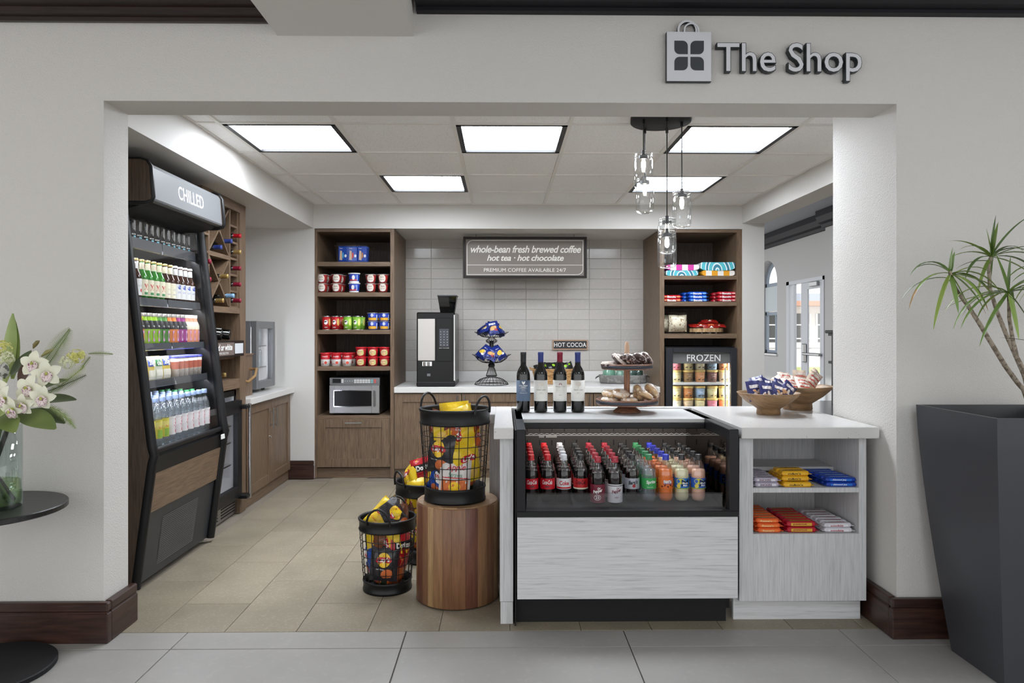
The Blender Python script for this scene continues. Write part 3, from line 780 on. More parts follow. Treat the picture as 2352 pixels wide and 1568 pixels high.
# ---------------------------------------------------------------- beverage cooler under the tower
t = thing('beverage_cooler', 'black undercounter cooler with glass door and long steel handle', 'cooler', (-2.2, 4.95, 0))
ky0, ky1 = WY0 + .045, WY1 - .12
b = MB(t)
b.box(-2.48, -1.95, ky1 - .034, ky1 - .031, .15, .86, 1).box(-2.48, -1.95, ky0 + .031, ky1 - .034, .15, .154, 1).box(-2.5, -1.945, ky0, ky0 + .03, .12, .90, 0).box(-2.5, -1.945, ky1 - .03, ky1, .12, .90).box(-2.5, -1.945, ky0, ky1, .86, .90).box(-2.5, -1.945, ky0, ky1, .12, .15).box(-2.5, -2.48, ky0, ky1, .15, .86, 1)
b.build('body', [m_black, P('cooler_liner', (215, 217, 220), .4)], t)
d = MB(t); d.box(-1.94, -1.90, ky0, ky0 + .07, .13, .83, 0, .003).box(-1.94, -1.90, ky1 - .07, ky1, .13, .83, 0, .003).box(-1.94, -1.90, ky0 + .07, ky1 - .07, .13, .21).box(-1.94, -1.90, ky0 + .07, ky1 - .07, .74, .83)
d = d.build('door', m_black, t)
MB(t).box(-1.925, -1.92, ky0 + .07, ky1 - .07, .21, .74).build('pane', m_gl, d)
h = MB(t); h.tube([(-1.855, ky1 + .03, .11), (-1.855, ky1 + .03, .80)], .011, 10)
for z in (.13, .78): h.box(-1.94, -1.85, ky1 - .04, ky1 + .04, z - .014, z + .014, 1, .004)
h.build('handle', [m_steel, m_black], d)
for z in (.36, .52, .64): MB(t).box(-2.46, -1.96, ky0 + .03, ky1 - .03, z, z + .01).build('shelf', m_chrome, t)
MB(t).box(-1.97, -1.955, ky0 + .035, ky0 + .048, .2, .74).build('light_strip', P('bev_led', (235, 240, 255), .5, emit=60.), t)
gr = MB(t); gr.box(-1.97, -1.945, ky0, ky1, .01, .115)
for k in range(4):
    gr.box(-1.948, -1.942, ky0 + .03, 4.92, .03 + k * .02, .038 + k * .02, 1); gr.box(-1.948, -1.942, 4.98, ky1 - .03, .03 + k * .02, .038 + k * .02, 1)
gr.build('grille', [m_steel, m_print_k], t)
# ---------------------------------------------------------------- chilled cabinet (open-front merchandiser with slanted glass)
KY0, KY1 = 3.62, 4.57
ch = thing('chilled_cabinet', 'tall slanted black and walnut chilled cabinet lettered CHILLED', 'refrigerator', (-2.15, 4.1, 0))
m_side = wood('chiller_side', (62, 50, 41), (92, 75, 61), 'z', 7, 16, .4)
low = [(-2.5, .03), (-1.845, .03), (-1.760, .675), (-1.752, .70), (-1.765, .735), (-1.912, 1.975), (-2.5, 1.975)]
hd = [(-2.5, 1.975), (-1.79, 1.980), (-1.768, 1.988), (-1.762, 2.0), (-1.774, 2.155), (-1.79, 2.18), (-1.815, 2.188), (-2.5, 2.188)]
for y, nm in ((KY0, 'near'), (KY1 - .035, 'far')):
    MB(ch).prism(low, y, y + .035, 'y').build('side_panel', m_side if nm == 'near' else m_black, ch)
    MB(ch).prism(hd, y, y + .035, 'y').build('header_side', m_side, ch)
# rounded black edge tubes along both side profiles
for y in (KY0 + .017, KY1 - .017):
    MB(ch).tube([(-1.848, y, .03), (-1.765, y, .66), (-1.754, y, .70), (-1.767, y, .75), (-1.914, y, 1.97)], .024 if y < 4 else .028, 10).build('edge_rail', m_black, ch)
    MB(ch).tube([(-2.45, y, 1.97), (-1.80, y, 1.975), (-1.768, y, 1.983), (-1.760, y, 2.0), (-1.772, y, 2.155), (-1.79, y, 2.182), (-1.82, y, 2.19), (-2.45, y, 2.19)], .013, 8).build('edge_rail', m_black, ch)
a, b = KY0 + .035, KY1 - .035
MB(ch).box(-2.5, -2.47, a, b, .03, 2.18).build('back_panel', P('chiller_back', (70, 70, 73), .4), ch)
MB(ch).box(-2.5, -1.82, a, b, 2.15, 2.186).build('top_panel', m_black, ch)
# header sign and dark canopy beneath it
sgn = MB(ch).prism([(-1.78, 1.985), (-1.768, 1.989), (-1.764, 1.998), (-1.776, 2.155), (-1.79, 2.176), (-1.83, 2.18), (-1.83, 1.985)], a, b, 'y').build('header_panel', P('header_grey', (98, 99, 101), .45), ch)
hf = lambda u, v, d=0.: (-1.7630 - (v / .157) * .012 + d, 4.105 + u, 1.998 + v)
MB(ch).text('CHILLED', hf, .0, .085, w=.33, h=.074, bold=.003).build('lettering', m_print_w, sgn)
MB(ch).prism([(-1.83, 1.965), (-1.80, 1.985), (-1.83, 2.0), (-2.47, 2.0), (-2.47, 1.99), (-1.95, 1.93)], a, b, 'y').build('canopy', m_blackm, ch)
# lower front: black band, walnut panel, metal panel with perforated grille
def fr(z): return -1.845 + (z - .03) / .645 * .085
def front(z0, z1, off, th, nm, mt, y0=a, y1=b):
    return MB(ch).prism([(fr(z0) + off, z0), (fr(z1) + off, z1), (fr(z1) + off - th, z1), (fr(z0) + off - th, z0)], y0, y1, 'y').build(nm, mt, ch)
front(.60, .685, -.004, .05, 'front_band', m_black)
front(.40, .60, 0, .03, 'front_panel', m_wal_y)
front(.035, .40, -.012, .03, 'lower_panel', P('chiller_metal', (44, 46, 49), .42))
g = MB(ch); y0, y1, z0, z1 = 3.86, 4.30, .085, .335
nY, nZ = 34, 24
for i in range(nY):
    y = y0 + (y1 - y0) * i / (nY - 1)
    g.add([(fr(z0) - .0100, y - .0022, z0), (fr(z0) - .0100, y + .0022, z0), (fr(z1) - .0100, y + .0022, z1), (fr(z1) - .0100, y - .0022, z1)], [(0, 1, 2, 3)], 0)
for i in range(nZ):
    z = z0 + (z1 - z0) * i / (nZ - 1)
    g.add([(fr(z) - .0095, y0, z - .0022), (fr(z) - .0095, y1, z - .0022), (fr(z) - .0095, y1, z + .0022), (fr(z) - .0095, y0, z + .0022)], [(0, 1, 2, 3)], 0)
g.box(fr(.2) - .02, fr(.2) - .0195, 0, 0, 0, 0, 1)
g.build('grille', [P('mesh_grey', (108, 110, 114), .4, .6), m_print_k], ch, kind='stuff')
bd_ = MB(ch); bd_.box(-1.752, -1.745, KY1 - .09, KY1 - .035, .655, .685, 0, .002).build('badge', m_white, ch)
# deck and shelves
m_shelf = P('chiller_shelf', (58, 59, 62), .4)
MB(ch).box(-2.47, -1.80, a, b, .655, .70).build('deck', m_shelf, ch)
def gx(z): return -1.765 + (z - .735) / 1.24 * -.147
SHZ = [(1.76, 1.82), (1.459, 1.505), (1.222, 1.262), (1.025, 1.066)]
SHX = [-1.935, -1.905, -1.88, -1.86]
ymid = (a + b) / 2
m_shlip = P('shelf_lip', (88, 91, 96), .25, .3)
for k, ((z0, z1), x) in enumerate(zip(SHZ, SHX)):
    MB(ch).box(-2.47, x - .004, a, b, z0 + .017, z0 + .027).build('shelf', m_shelf, ch)
    for p, q in ((a, ymid - .003), (ymid + .003, b)):
        l = MB(ch).prism([(x, z0), (x + .008, z0 + .004), (x + .004, z1), (x - .004, z1)], p + .002, q - .002, 'y').build('shelf_lip', m_shlip if k in (1, 2) else m_dgrey, ch)
    MB(ch).box(x - .022, x - .010, a + .01, b - .01, z0 + .010, z0 + .016).build('light_strip', P('chiller_led', (245, 248, 255), .5, emit=60.), ch)
MB(ch).box(-2.012, -1.998, a + .01, b - .01, 1.925, 1.932).build('light_strip', P('chiller_led', (255, 255, 255)), ch)
# slanted glass with a slim lower rail
gm = MB(ch); gm.prism([(gx(.74), .74), (gx(.74) - .005, .74), (gx(1.96) - .005, 1.96), (gx(1.96), 1.96)], a + .01, b - .01, 'y').build('front_glass', glass('chiller_glass', refl=.025, edge=.12), ch)
MB(ch).tube([(-1.775, a, .715), (-1.775, b, .715)], .016, 8).build('glass_rail', m_black, ch)

# ---------------------------------------------------------------- the drinks and packs inside it
Kc = 'chilled drinks in the slanted cabinet'
# front of each product faces +X; prototypes face -Y (label front), so turn by +90 degrees
FX = PI / 2
def wrapper(r): return lambda x, y, d=0: ((r + d) * math.sin(x / r), -(r + d) * math.cos(x / r), y)
# energy can
t = thing('energy_drink_can', 'can', 'drink can'); r = .031
MB().lathe([(0, 0), (r - .006, .0), (r, .008), (r, .142), (r - .005, .150)], 20).build('can_body', P('can_black', (12, 13, 15), .22, .3), t)
MB().lathe([(r - .005, .150), (r - .004, .154), (r - .007, .154), (r - .008, .150), (0, .150)], 20).build('can_lid', m_steel, t)
m = MB(); wr = wrapper(r + .0005)
m.text('MONSTER', wr, 0, .052, w=.044, mi=0, bold=.03); m.rect2d(-.012, .012, .036, .044, wr, 1, 6, 1)
for s_ in (-.008, 0, .008): m.rect2d(s_ - .0015, s_ + .0015, .068 + abs(s_), .125, wr, 0, 1, 4)
m.build('printing', [m_print_w, P('can_blue', (120, 200, 220), .4)], t)
pc = Proto(t)
N = 13; sp = (b - a - .02) / N
for row in range(2):
    for i in range(N):
        pc.put((SHX[0] - .045 - row * .066, a + .01 + sp * (i + .5), SHZ[0][0] + .028), FX + R.uniform(-.15, .15),
               f"black energy drink can, {ORD[i + 1]} from the near end, {'front' if row == 0 else 'second'} row, top chiller shelf", Kc)
# beer bottles
def beer(gl, lab, cap, kind):
    t = thing('beer_bottle', 'beer', 'beer bottle')
    MB().lathe([(0, .004), (.024, 0), (.030, .004), (.030, .125), (.027, .140), (.0155, .165), (.0125, .19), (.0125, .221), (0, .221)], 18).build('bottle_body', gl, t)
    MB().lathe([(.0145, .215), (.0145, .222), (.012, .226), (0, .226)], 14).build('crown_cap', cap, t)
    m = MB(); wr = wrapper(.0304); wr2 = wrapper(.0307)
    m.lathe([(.0304, .030, 0), (.0304, .118)], 16, a0=-PI / 2 - 1.5, a1=-PI / 2 + 1.5)
    m.lathe([(.0150, .172, 0), (.0130, .208)], 12)
    if kind == 'x':
        m.text('XX', wr2, 0, .078, w=.045, h=.032, mi=1, bold=.04); m.text('X', wrapper(.0152), 0, .188, w=.012, h=.014, mi=1, bold=.03); m.rect2d(-.02, .02, .036, .05, wr2, 2, 5, 1)
    elif kind == 'u': m.text('ULTRA', wr2, 0, .08, w=.04, mi=3); m.disc2d(0, .055, .008, .010, wr2, 1, 10, 1)
    elif kind == 'b': m.disc2d(0, .10, .022, .014, wr2, 4, 14, 2); m.text('LIGHT', wr2, 0, .07, w=.04, mi=4)
    else: m.text('GOLD', wr2, 0, .08, w=.036, mi=3); m.rect2d(-.02, .02, .05, .054, wr2, 3, 5, 1)
    m.build('label', [lab, P('beer_red', (188, 40, 38), .5), P('beer_green', (70, 140, 90), .5), P('beer_grey', (150, 152, 160), .5), P('beer_blue', (60, 84, 168), .5)], t)
    return Proto(t)
g_br = P('beer_brown', (52, 24, 10), .08, coat=.4); g_gn = P('beer_green_glass', (44, 118, 38), .08, coat=.4)
lbw = P('beer_label', (222, 222, 220), .5); lbc = P('beer_label_cream', (226, 220, 196), .5)
cg = P('cap_gold', (196, 170, 104), .3, .5); cw = P('cap_white', (226, 224, 220), .3)
kb = {'b': beer(g_br, lbw, cw, 'b'), 'u': beer(g_br, lbw, cg, 'u'), 'x': beer(g_gn, lbc, cg, 'x'), 'g': beer(g_br, lbc, cg, 'g')}
names = {'b': 'brown beer bottle with white and blue label', 'u': 'brown beer bottle with plain white label', 'x': 'green beer bottle with red crosses', 'g': 'brown gold-capped beer bottle with cream label'}
seq = ['b', 'u', 'u', 'x', 'x', 'x', 'x', 'g', 'g', 'b', 'b', 'b', 'b']
sp = (b - a - .02) / 13
for row in range(2):
    for i, k in enumerate(seq):
        kb[k].put((SHX[1] - .042 - row * .066, a + .01 + sp * (i + .5), SHZ[1][0] + .028), FX + .05,
                  f"{names[k]}, {ORD[i + 1]} along the {'front' if row == 0 else 'rear'} row", Kc)
# juice bottles
cols = {'purple': (150, 46, 128), 'orange': (226, 140, 40), 'lime': (150, 196, 52), 'green': (84, 140, 62), 'amber': (216, 128, 62), 'rose': (226, 150, 120)}
def juice(cn, rgb, clearcap=False):
    t = thing('juice_bottle', 'juice', 'juice bottle')
    lq = P('juice_' + cn, rgb, .25, emit=0, coat=.4)
    MB().lathe([(0, .002), (.024, 0), (.027, .005), (.027, .030), (.025, .06), (.027, .09), (.026, .112), (.017, .135), (.0135, .150), (.0135, .158), (0, .158)], 16).build('bottle_body', lq, t)
    cp = MB(); cp.lathe([(.0150, .156), (.0150, .175), (0, .175)], 14).build('cap', m_white if clearcap else P('cap_smoke', (120, 116, 110), .3), t)
    m = MB(); m.lathe([(.0272, .088, 0), (.0262, .113, 0), (.0175, .134)], 16)
    wr = wrapper(.0274); m.text('TEA', wr, 0, .103, w=.020, mi=1, bold=.03); m.rect2d(-.009, .009, .02, .08, wrapper(.0276), 2, 4, 1); m.disc2d(0, .05, .006, .018, wrapper(.0279), 3, 10, 1)
    m.build('label', [P('juice_neck', (30, 30, 34), .4) if not clearcap else lbc, m_print_w, P('juice_lab', tuple(min(255, int(c * .5 + 128)) for c in rgb), .4), lq], t)
    return Proto(t)
pj = {k: juice(k, v, k == 'rose') for k, v in cols.items()}
seq = ['purple', 'orange', 'orange', 'lime', 'lime', 'lime', 'green', 'green', 'amber', 'amber', 'purple', 'purple', 'rose', 'rose', 'rose']
sp = (b - a - .02) / 15
for row in range(2):
    for i, k in enumerate(seq):
        pj[k].put((SHX[2] - .038 - row * .06, a + .01 + sp * (i + .5), SHZ[2][0] + .028), FX,
                  f"small {k} juice bottle, {ORD[i + 1]} along the {'front' if row == 0 else 'rear'} row, third chiller shelf", Kc)
# snack packs and lidded cups
def pack(body, c1, c2, nm):
    t = thing('snack_pack', 'pack', 'snack pack')
    m = MB(); W_, H_ = .10, .135
    n = 8; vs = []; fs = []
    for sgn_ in (-1, 1):
        for j in range(n + 1):
            for i in range(n + 1):
                u, v = i / n * 2 - 1, j / n * 2 - 1; q = max(0, (1 - u ** 4)) * max(0, (1 - v ** 4))
                vs.append((u * W_ / 2, sgn_ * .018 * q, (v + 1) * H_ / 2))
        o = (0 if sgn_ < 0 else (n + 1) ** 2)
        for j in range(n):
            for i in range(n):
                p_ = o + j * (n + 1) + i; f_ = (p_, p_ + 1, p_ + n + 2, p_ + n + 1); fs.append(f_ if sgn_ < 0 else f_[::-1])
    m.add(vs, fs, 0, True); m.build('pouch', body, t)
    pf = lambda x, y, d=0: (x, -.0195 * max(0, (1 - (x / .05) ** 4)) * max(0, 1 - ((y / .0675) - 1) ** 4) - .0006 - d, y)
    m = MB(); m.rect2d(-.036, .036, .082, .118, pf, 0, 6, 3); m.rect2d(-.036, .036, .012, .062, pf, 1, 6, 3)
    pf2 = lambda x, y, d=0: (x, pf(x, y)[1] - .0006, y)
    m.text(nm, pf2, 0, .10, w=.055, mi=2, bold=.03); m.rect2d(-.004, .004, .015, .06, pf2, 2, 1, 1); m.rect2d(-.025, -.017, .015, .06, pf2, 2, 1, 1)
    m.build('printing', [c1, c2, m_print_w], t); return Proto(t)
pks = [pack(P('pk_green', (206, 210, 190), .3), P('pk_g2', (52, 120, 66), .4), P('pk_g3', (226, 224, 210), .4), 'deli'), pack(P('pk_yellow', (214, 190, 96), .3), P('pk_y2', (70, 90, 170), .4), P('pk_y3', (226, 222, 206), .4), '20g')]
for i in range(5):
    for row in range(2):
        pks[0 if i in (0, 3) else 1].put((SHX[3] - .035 - row * .05, a + .055 + .088 * i, SHZ[3][0] + .028), (-.10, 0, FX + R.uniform(-.1, .1)),
            f"{'white and green' if i in (0, 3) else 'yellow and blue'} snack pack, {ORD[i + 1]} from the near end, {'front' if row == 0 else 'rear'} row", 'snack packs on the fourth chiller shelf')
t = thing('lidded_cup', 'cup', 'snack cup')
MB().lathe([(0, 0), (.024, 0), (.028, .12), (0, .12)], 16).build('cup_body', P('cup_pale', (206, 196, 186), .35), t)
MB().lathe([(.0295, .118), (.0295, .13), (0, .131)], 16).build('lid', P('lid_blue', (70, 74, 170), .35), t)
m = MB(); m.lathe([(.0262, .055, 0), (.0274, .098)], 16); m.rect2d(-.01, .01, .03, .05, wrapper(.0262), 1, 4, 1); m.build('label', [P('cup_red', (186, 104, 84), .4), P('cup_grey', (150, 146, 142), .4)], t)
pcu = Proto(t)
for i in range(6):
    for row in range(2):
        pcu.put((SHX[3] - .035 - row * .06, a + .51 + .062 * i, SHZ[3][0] + .028), FX, f"blue-lidded snack cup, {ORD[i + 1]} from the packs, {'front' if row == 0 else 'rear'} row", 'blue-lidded cups on the fourth chiller shelf')
# water bottles and juice cartons on the deck
def water(capmat, kind):
    t = thing('water_bottle', 'w', 'water bottle')
    MB().lathe([(0, .004), (.026, 0), (.033, .006), (.033, .06), (.031, .075), (.033, .09), (.033, .165), (.030, .19), (.018, .225), (.0135, .24), (.0135, .252)], 18).build('bottle_body', m_gl_pet, t)
    MB().lathe([(0, .006), (.030, .006), (.0315, .06), (.030, .075), (.0315, .09), (.0315, .165), (.028, .19), (.018, .222), (0, .222)], 16).build('water', glass('water_fill', tint=(236, 242, 246), refl=.03, edge=.2, vis=.10) if 'wf' not in _MC else _MC['wf'], t)
    MB().lathe([(.0155, .245), (.0155, .268), (.014, .27), (0, .27)], 16).build('cap', capmat, t)
    if kind:
        m = MB(); r_ = .0335; wr = wrapper(r_ + .0004)
        m.lathe([(r_, .055, 0), (r_, .155)], 18)
        if kind == 'evian': m.text('evian', wr, 0, .105, w=.08, mi=1, bold=.02, rot=PI / 2); m.rect2d(-.02, .02, .146, .155, wr, 2, 4, 1)
        elif kind == 'fruit': m.text('Tu Fruta', wr, 0, .115, w=.05, mi=3, bold=.02, rot=.15); m.rect2d(-.03, .03, .058, .10, wr, 4, 6, 2)
        else: m.text('AST', wr, 0, .09, w=.04, mi=2, bold=.03)
        m.build('label', [{'evian': P('evian_w', (224, 220, 222), .4), 'fruit': P('fruit_y', (206, 196, 76), .4), 'lt': P('lab_aqua', (150, 200, 214), .4)}[kind], P('pink_print', (204, 60, 84), .4), m_print_w, P('red_orange', (204, 80, 34), .4), P('leaf_green', (140, 178, 70), .4)], t)
    return Proto(t)
capb = P('cap_pale_blue', (140, 160, 196), .35); capg = P('cap_green', (58, 150, 92), .35)
_MC['wf'] = glass('water_fill', tint=(236, 242, 246), refl=.03, edge=.2, vis=.10)
pwt = {'lt': water(capg, 'lt'), 'fruit': water(capb, 'fruit'), 'evian': water(capb, 'evian'), 'clear': water(capb, None), 'greencap': water(capg, None)}
wn_ = {'lt': 'green-capped water bottle with aqua label', 'fruit': 'water bottle with yellow-green fruit label', 'evian': 'water bottle with white and pink label', 'clear': 'clear water bottle with pale blue cap', 'greencap': 'clear bottle with green cap'}
front_ = ['lt', 'fruit', 'fruit', 'fruit', 'evian', 'evian', 'evian', 'evian', 'evian', 'evian', 'evian']
sp = (b - a - .02) / 11
for row in range(4):
    for i in range(11):
        k = front_[i] if row == 0 else ('clear' if i < 9 else 'greencap')
        z = .70
        pwt[k].put((-1.855 - row * .074, a + .01 + sp * (i + (.5 if row % 2 == 0 else .42)), z), FX + .1,
                   f"{wn_[k]}, {ORD[i + 1]} from near end, deck row {['one', 'two', 'three', 'four'][row]}", Kc)

# a few bottles on the shelves of the small glass door cooler and the beverage cooler
for s_, z in enumerate((.897, 1.0285, 1.2085)):
    for i in range(4):
        if s_ == 0: continue
        pwt['clear'].put((-2.10, 5.93 + i * .10, z), FX, f"clear bottle, {ORD[i + 1]} from the near side, {['', 'middle', 'top'][s_]} shelf of the countertop cooler", 'bottles in the countertop cooler', scale=.66)
for i in range(6):
    pwt['evian'].put((-2.02, 4.72 + i * .08, .531), FX, f"white-labelled bottle, {ORD[i + 1]} from the near side of the undercounter cooler", 'bottles in the undercounter cooler', scale=.4)
# ---------------------------------------------------------------- products on the tall left cabinet
SHF = YB + .03
zsh = lambda i: lsh[i][1]
def cup(nm, r0, r1, h, body, lid=None, lidh=.006, rim=.003, label=None, foil=False):
    t = thing(nm, nm, 'food cup')
    MB().lathe([(0, 0), (r0, 0), (r1, h), (0, h)], 22).build('cup_body', body, t)
    if lid is not None: MB().lathe([(r1 + .0005, h - lidh), (r1 + rim, h - lidh + .001), (r1 + rim, h), (0, h + .0006)], 22).build('lid', lid, t)
    return t
def conew(r0, r1, h, e=.0009):
    def f(x, y, d=0):
        r = r0 + (r1 - r0) * y / h + e + d
        return (r * math.sin(x / r), -r * math.cos(x / r), y)
    return f
m_foil = P('foil_lid', (206, 202, 198), .3, .5)
k = SHF
sc = 6.6 / 1650
# cereal cups
t = cup('cereal_cup', .038, .050, .082, P('cereal_brown', (150, 52, 46), .45), m_foil, .005, .004)
m = MB(); w = conew(.038, .050, .082); m.disc2d(0, .046, .034, .036, w, 0, 18, 4); w2 = conew(.038, .050, .082, .0016)
m.rect2d(-.024, .024, .016, .024, w2, 1, 6, 1); m.text('chocolate', w2, 0, .034, w=.036, mi=2); m.text('Special', w2, 0, .056, w=.03, mi=2, bold=.02); m.rect2d(.034, .044, .02, .07, w2, 3, 2, 2)
m.build('printing', [P('cream', (226, 216, 204), .45), m_print_w, P('brown_print', (96, 56, 44), .5), P('red_a', (186, 36, 40), .45)], t); pA = Proto(t)
t = cup('cereal_cup', .044, .050, .088, P('cereal_blue', (42, 72, 176), .4), m_white, .010, .004)
m = MB(); w = conew(.044, .050, .088); w2 = conew(.044, .050, .088, .0016)
m.rect2d(-.06, .06, 0, .014, w, 0, 16, 1); m.rect2d(-.034, .034, .018, .030, w, 1, 10, 1); m.disc2d(0, .046, .014, .022, w2, 0, 12, 2); m.rect2d(.032, .042, .02, .07, w2, 2, 2, 2)
m.build('printing', [m_print_w, P('red_b', (206, 60, 60), .45), P('pale_blue', (150, 178, 224), .4)], t); pB = Proto(t)
xs_ = [(742, 'a'), (775, 'a'), (815, 'b'), (853, 'a'), (881, 'a')]
for i, (px, kd) in enumerate(xs_):
    for lv in range(2):
        for row in range(2 if i < 2 else 1):
            x = xat(px, 6.62) + row * .012; p_ = pA if kd == 'a' else pB
            p_.put((x, YB + .085 + row * .11, zsh(1) + lv * (.0835 if kd == 'a' else .0895)), R.uniform(-.15, .15),
                   f"{'white-lidded brown and white' if kd == 'a' else 'blue and white'} cereal cup, {ORD[i + 1]} stack, {'top' if lv else 'bottom'}, {'front' if not row else 'behind'}", 'cereal cups on the second shelf')
# crisp cans
def crisp(c, c2, nm):
    t = thing('snack_can', nm, 'snack can'); r = .039
    MB().lathe([(0, 0), (r, 0), (r, .122), (0, .122)], 22).build('can_body', c, t)
    MB().lathe([(r + .001, 0), (r + .001, .004), (r, .004)], 22).lathe([(r + .001, .116), (r + .002, .117), (r + .002, .126), (r - .004, .126), (r - .006, .122)], 22).build('rims', m_steel, t)
    m = MB(); w = wrapper(r + .0005); w2 = wrapper(r + .001)
    m.disc2d(-.005, .068, .017, .021, w, 0, 16, 2); m.disc2d(-.008, .074, .015, .006, w2, 1, 12, 1, rot=.3); m.text('CRISPS', w2, -.004, .022, w=.03, mi=0, bold=.03)
    m.disc2d(.034, .07, .014, .034, w, 2, 12, 2)
    m.build('printing', [m_print_w, m_print_k, c2], t); return Proto(t)
pr = crisp(P('crisp_red', (186, 34, 38), .35), P('crisp_gold', (214, 172, 96), .4), 'r'); pg_ = crisp(P('crisp_green', (128, 184, 56), .35), P('crisp_pale', (214, 216, 120), .4), 'g')
for i, px in enumerate((751, 772, 800, 821)):
    for row in range(2):
        (pr if i < 2 else pg_).put((xat(px, 6.6) + row * .02, YB + .075 + row * .085, zsh(2)), R.uniform(-.2, .2),
             f"{'red' if i < 2 else 'green'} crisp can, {'left' if i % 2 == 0 else 'right'} of its pair, {'front' if not row else 'back'}", 'crisp cans on the third shelf')
# macaroni cups
t = cup('macaroni_cup', .041, .048, .076, P('mac_blue', (38, 64, 170), .4), m_foil, .004, .004)
m = MB(); w = conew(.041, .048, .076); w2 = conew(.041, .048, .076, .0016)
m.rect2d(-.040, .040, .008, .032, w, 0, 12, 2); m.disc2d(0, .054, .013, .016, w2, 1, 12, 2); m.rect2d(.042, .056, .01, .06, w2, 1, 2, 2)
m.build('printing', [P('mac_yellow', (232, 172, 50), .4), P('mac_white', (196, 204, 232), .4)], t); pM = Proto(t)
for i, px in enumerate((857, 884)):
    for lv in range(2):
        for row in range(2): pM.put((xat(px, 6.6) + row * .01, YB + .075 + row * .105, zsh(2) + lv * .0775), 0, f"blue macaroni cup, {'left' if i == 0 else 'right'} stack, {'top' if lv else 'bottom'}, {'front' if not row else 'behind'}", 'macaroni cups on the third shelf')
# soup cups
t = thing('soup_cup', 's', 'food cup')
MB().lathe([(0, 0, 1), (.040, 0, 1), (.043, .062, 0), (.043, .108, 0), (0, .108, 0)], 22).build('cup_body', [P('soup_red', (184, 30, 40), .35), P('soup_white', (226, 222, 218), .4)], t)
MB().lathe([(.0435, .106), (.047, .108), (.046, .122), (0, .123)], 22).build('lid', P('soup_lid', (196, 40, 48), .3), t)
m = MB(); w = wrapper(.0438); m.text("Campbell's", w, 0, .088, w=.055, mi=0, bold=.02, shear=.3); m.disc2d(.008, .032, .013, .013, wrapper(.0428), 1, 14, 2); m.rect2d(-.03, -.008, .02, .024, wrapper(.0425), 1, 3, 1)
m.build('printing', [m_print_w, P('tomato', (206, 70, 50), .4)], t); pS = Proto(t)
for i, px in enumerate((748, 773, 798)):
    for row in range(2): pS.put((xat(px, 6.6) + row * .02, YB + .08 + row * .10, zsh(3)), R.uniform(-.2, .2), f"red and white soup cup, {ORD[i + 1]} from the left, {'front' if not row else 'behind'}", 'soup cups on the fourth shelf')
t = thing('noodle_cup', 'n', 'food cup')
MB().lathe([(0, 0), (.041, 0), (.049, .078), (0, .078)], 22).build('cup_body', P('noodle_red', (178, 34, 42), .4), t)
MB().lathe([(.0495, .074), (.053, .076), (.053, .086), (0, .087)], 22).build('lid', P('noodle_lid', (198, 34, 46), .3), t)
m = MB(); w = conew(.041, .049, .078); w2 = conew(.041, .049, .078, .0016); m.disc2d(0, .036, .034, .028, w, 0, 18, 3); m.text('Noodles', w2, -.004, .044, w=.036, mi=1, bold=.02, rot=.1); m.disc2d(.022, .036, .012, .024, w2, 2, 10, 2); m.disc2d(-.004, .022, .018, .007, w2, 3, 10, 1)
m.build('printing', [P('noodle_cream', (226, 206, 160), .4), m_print_r, P('noodle_green', (198, 196, 130), .4), P('noodle_y', (228, 178, 110), .4)], t); pN = Proto(t)
for i, px in enumerate((830, 857, 884)):
    for lv in range(2): pN.put((xat(px, 6.6), YB + .08, zsh(3) + lv * .0875), R.uniform(-.1, .1), f"red-lidded noodle cup, {ORD[i + 1]} stack from the left, {'top' if lv else 'bottom'}", 'noodle cups on the fourth shelf')
# clear tub of pastry packets on the top shelf
x0, x1 = xat(774, 6.65), xat(852, 6.65); zb = zsh(0)
t = thing('snack_tub', 'clear plastic tub of blue pastry packets on the top shelf', 'tub', ((x0 + x1) / 2, YB + .16, zb))
hw = (x1 - x0) / 2; hb = hw - .02
def frus(m, a, b_, z0, z1, d0, d1, mi=0):
    vs = [(-a, -d0, z0), (a, -d0, z0), (a, d0, z0), (-a, d0, z0), (-b_, -d1, z1), (b_, -d1, z1), (b_, d1, z1), (-b_, d1, z1)]
    return m.add(vs, [(0, 1, 5, 4), (1, 2, 6, 5), (2, 3, 7, 6), (3, 0, 4, 7), (3, 2, 1, 0)], mi)
frus(MB(), hb, hw, .001, .152, .10, .12).build('tub_wall', m_gl_pet, t)
m = MB(); m.tube([(-hw, -.12, .152), (hw, -.12, .152), (hw, .12, .152), (-hw, .12, .152)], .004, 6, closed=True).build('rim', m_gl_pet, t)
def packet(c, c2, c3, wd=.085, ht=.145):
    t = thing('pastry_packet', 'p', 'snack packet')
    m = MB(); m.box(-wd / 2, wd / 2, -.008, .008, .006, ht - .006, 0, .004).box(-wd / 2, wd / 2, -.001, .001, 0, ht); m.build('wrapper', c, t)
    pf = plane_y(-.0086); m = MB(); m.flat2d([(-.03, .02), (-.005, .015), (-.008, .10), (-.026, .105)], pf, 0); m.disc2d(.002, .06, .008, .03, pf, 1, 10, 1); m.disc2d(.025, .055, .010, .014, pf, 2, 12, 1); m.text('Treats', pf, -.018, .125, w=.03, mi=2, bold=.02)
    m.build('printing', [P('pastry_tan', (206, 180, 150), .5), c3, m_print_w], t); return Proto(t)
cb = P('packet_blue', (24, 68, 164), .25, .1)
pps = [packet(cb, None, P('pk_aqua', (52, 150, 206), .4)), packet(cb, None, P('pk_redd', (206, 50, 60), .4)), packet(cb, None, P('pk_brwn', (178, 120, 70), .4))]
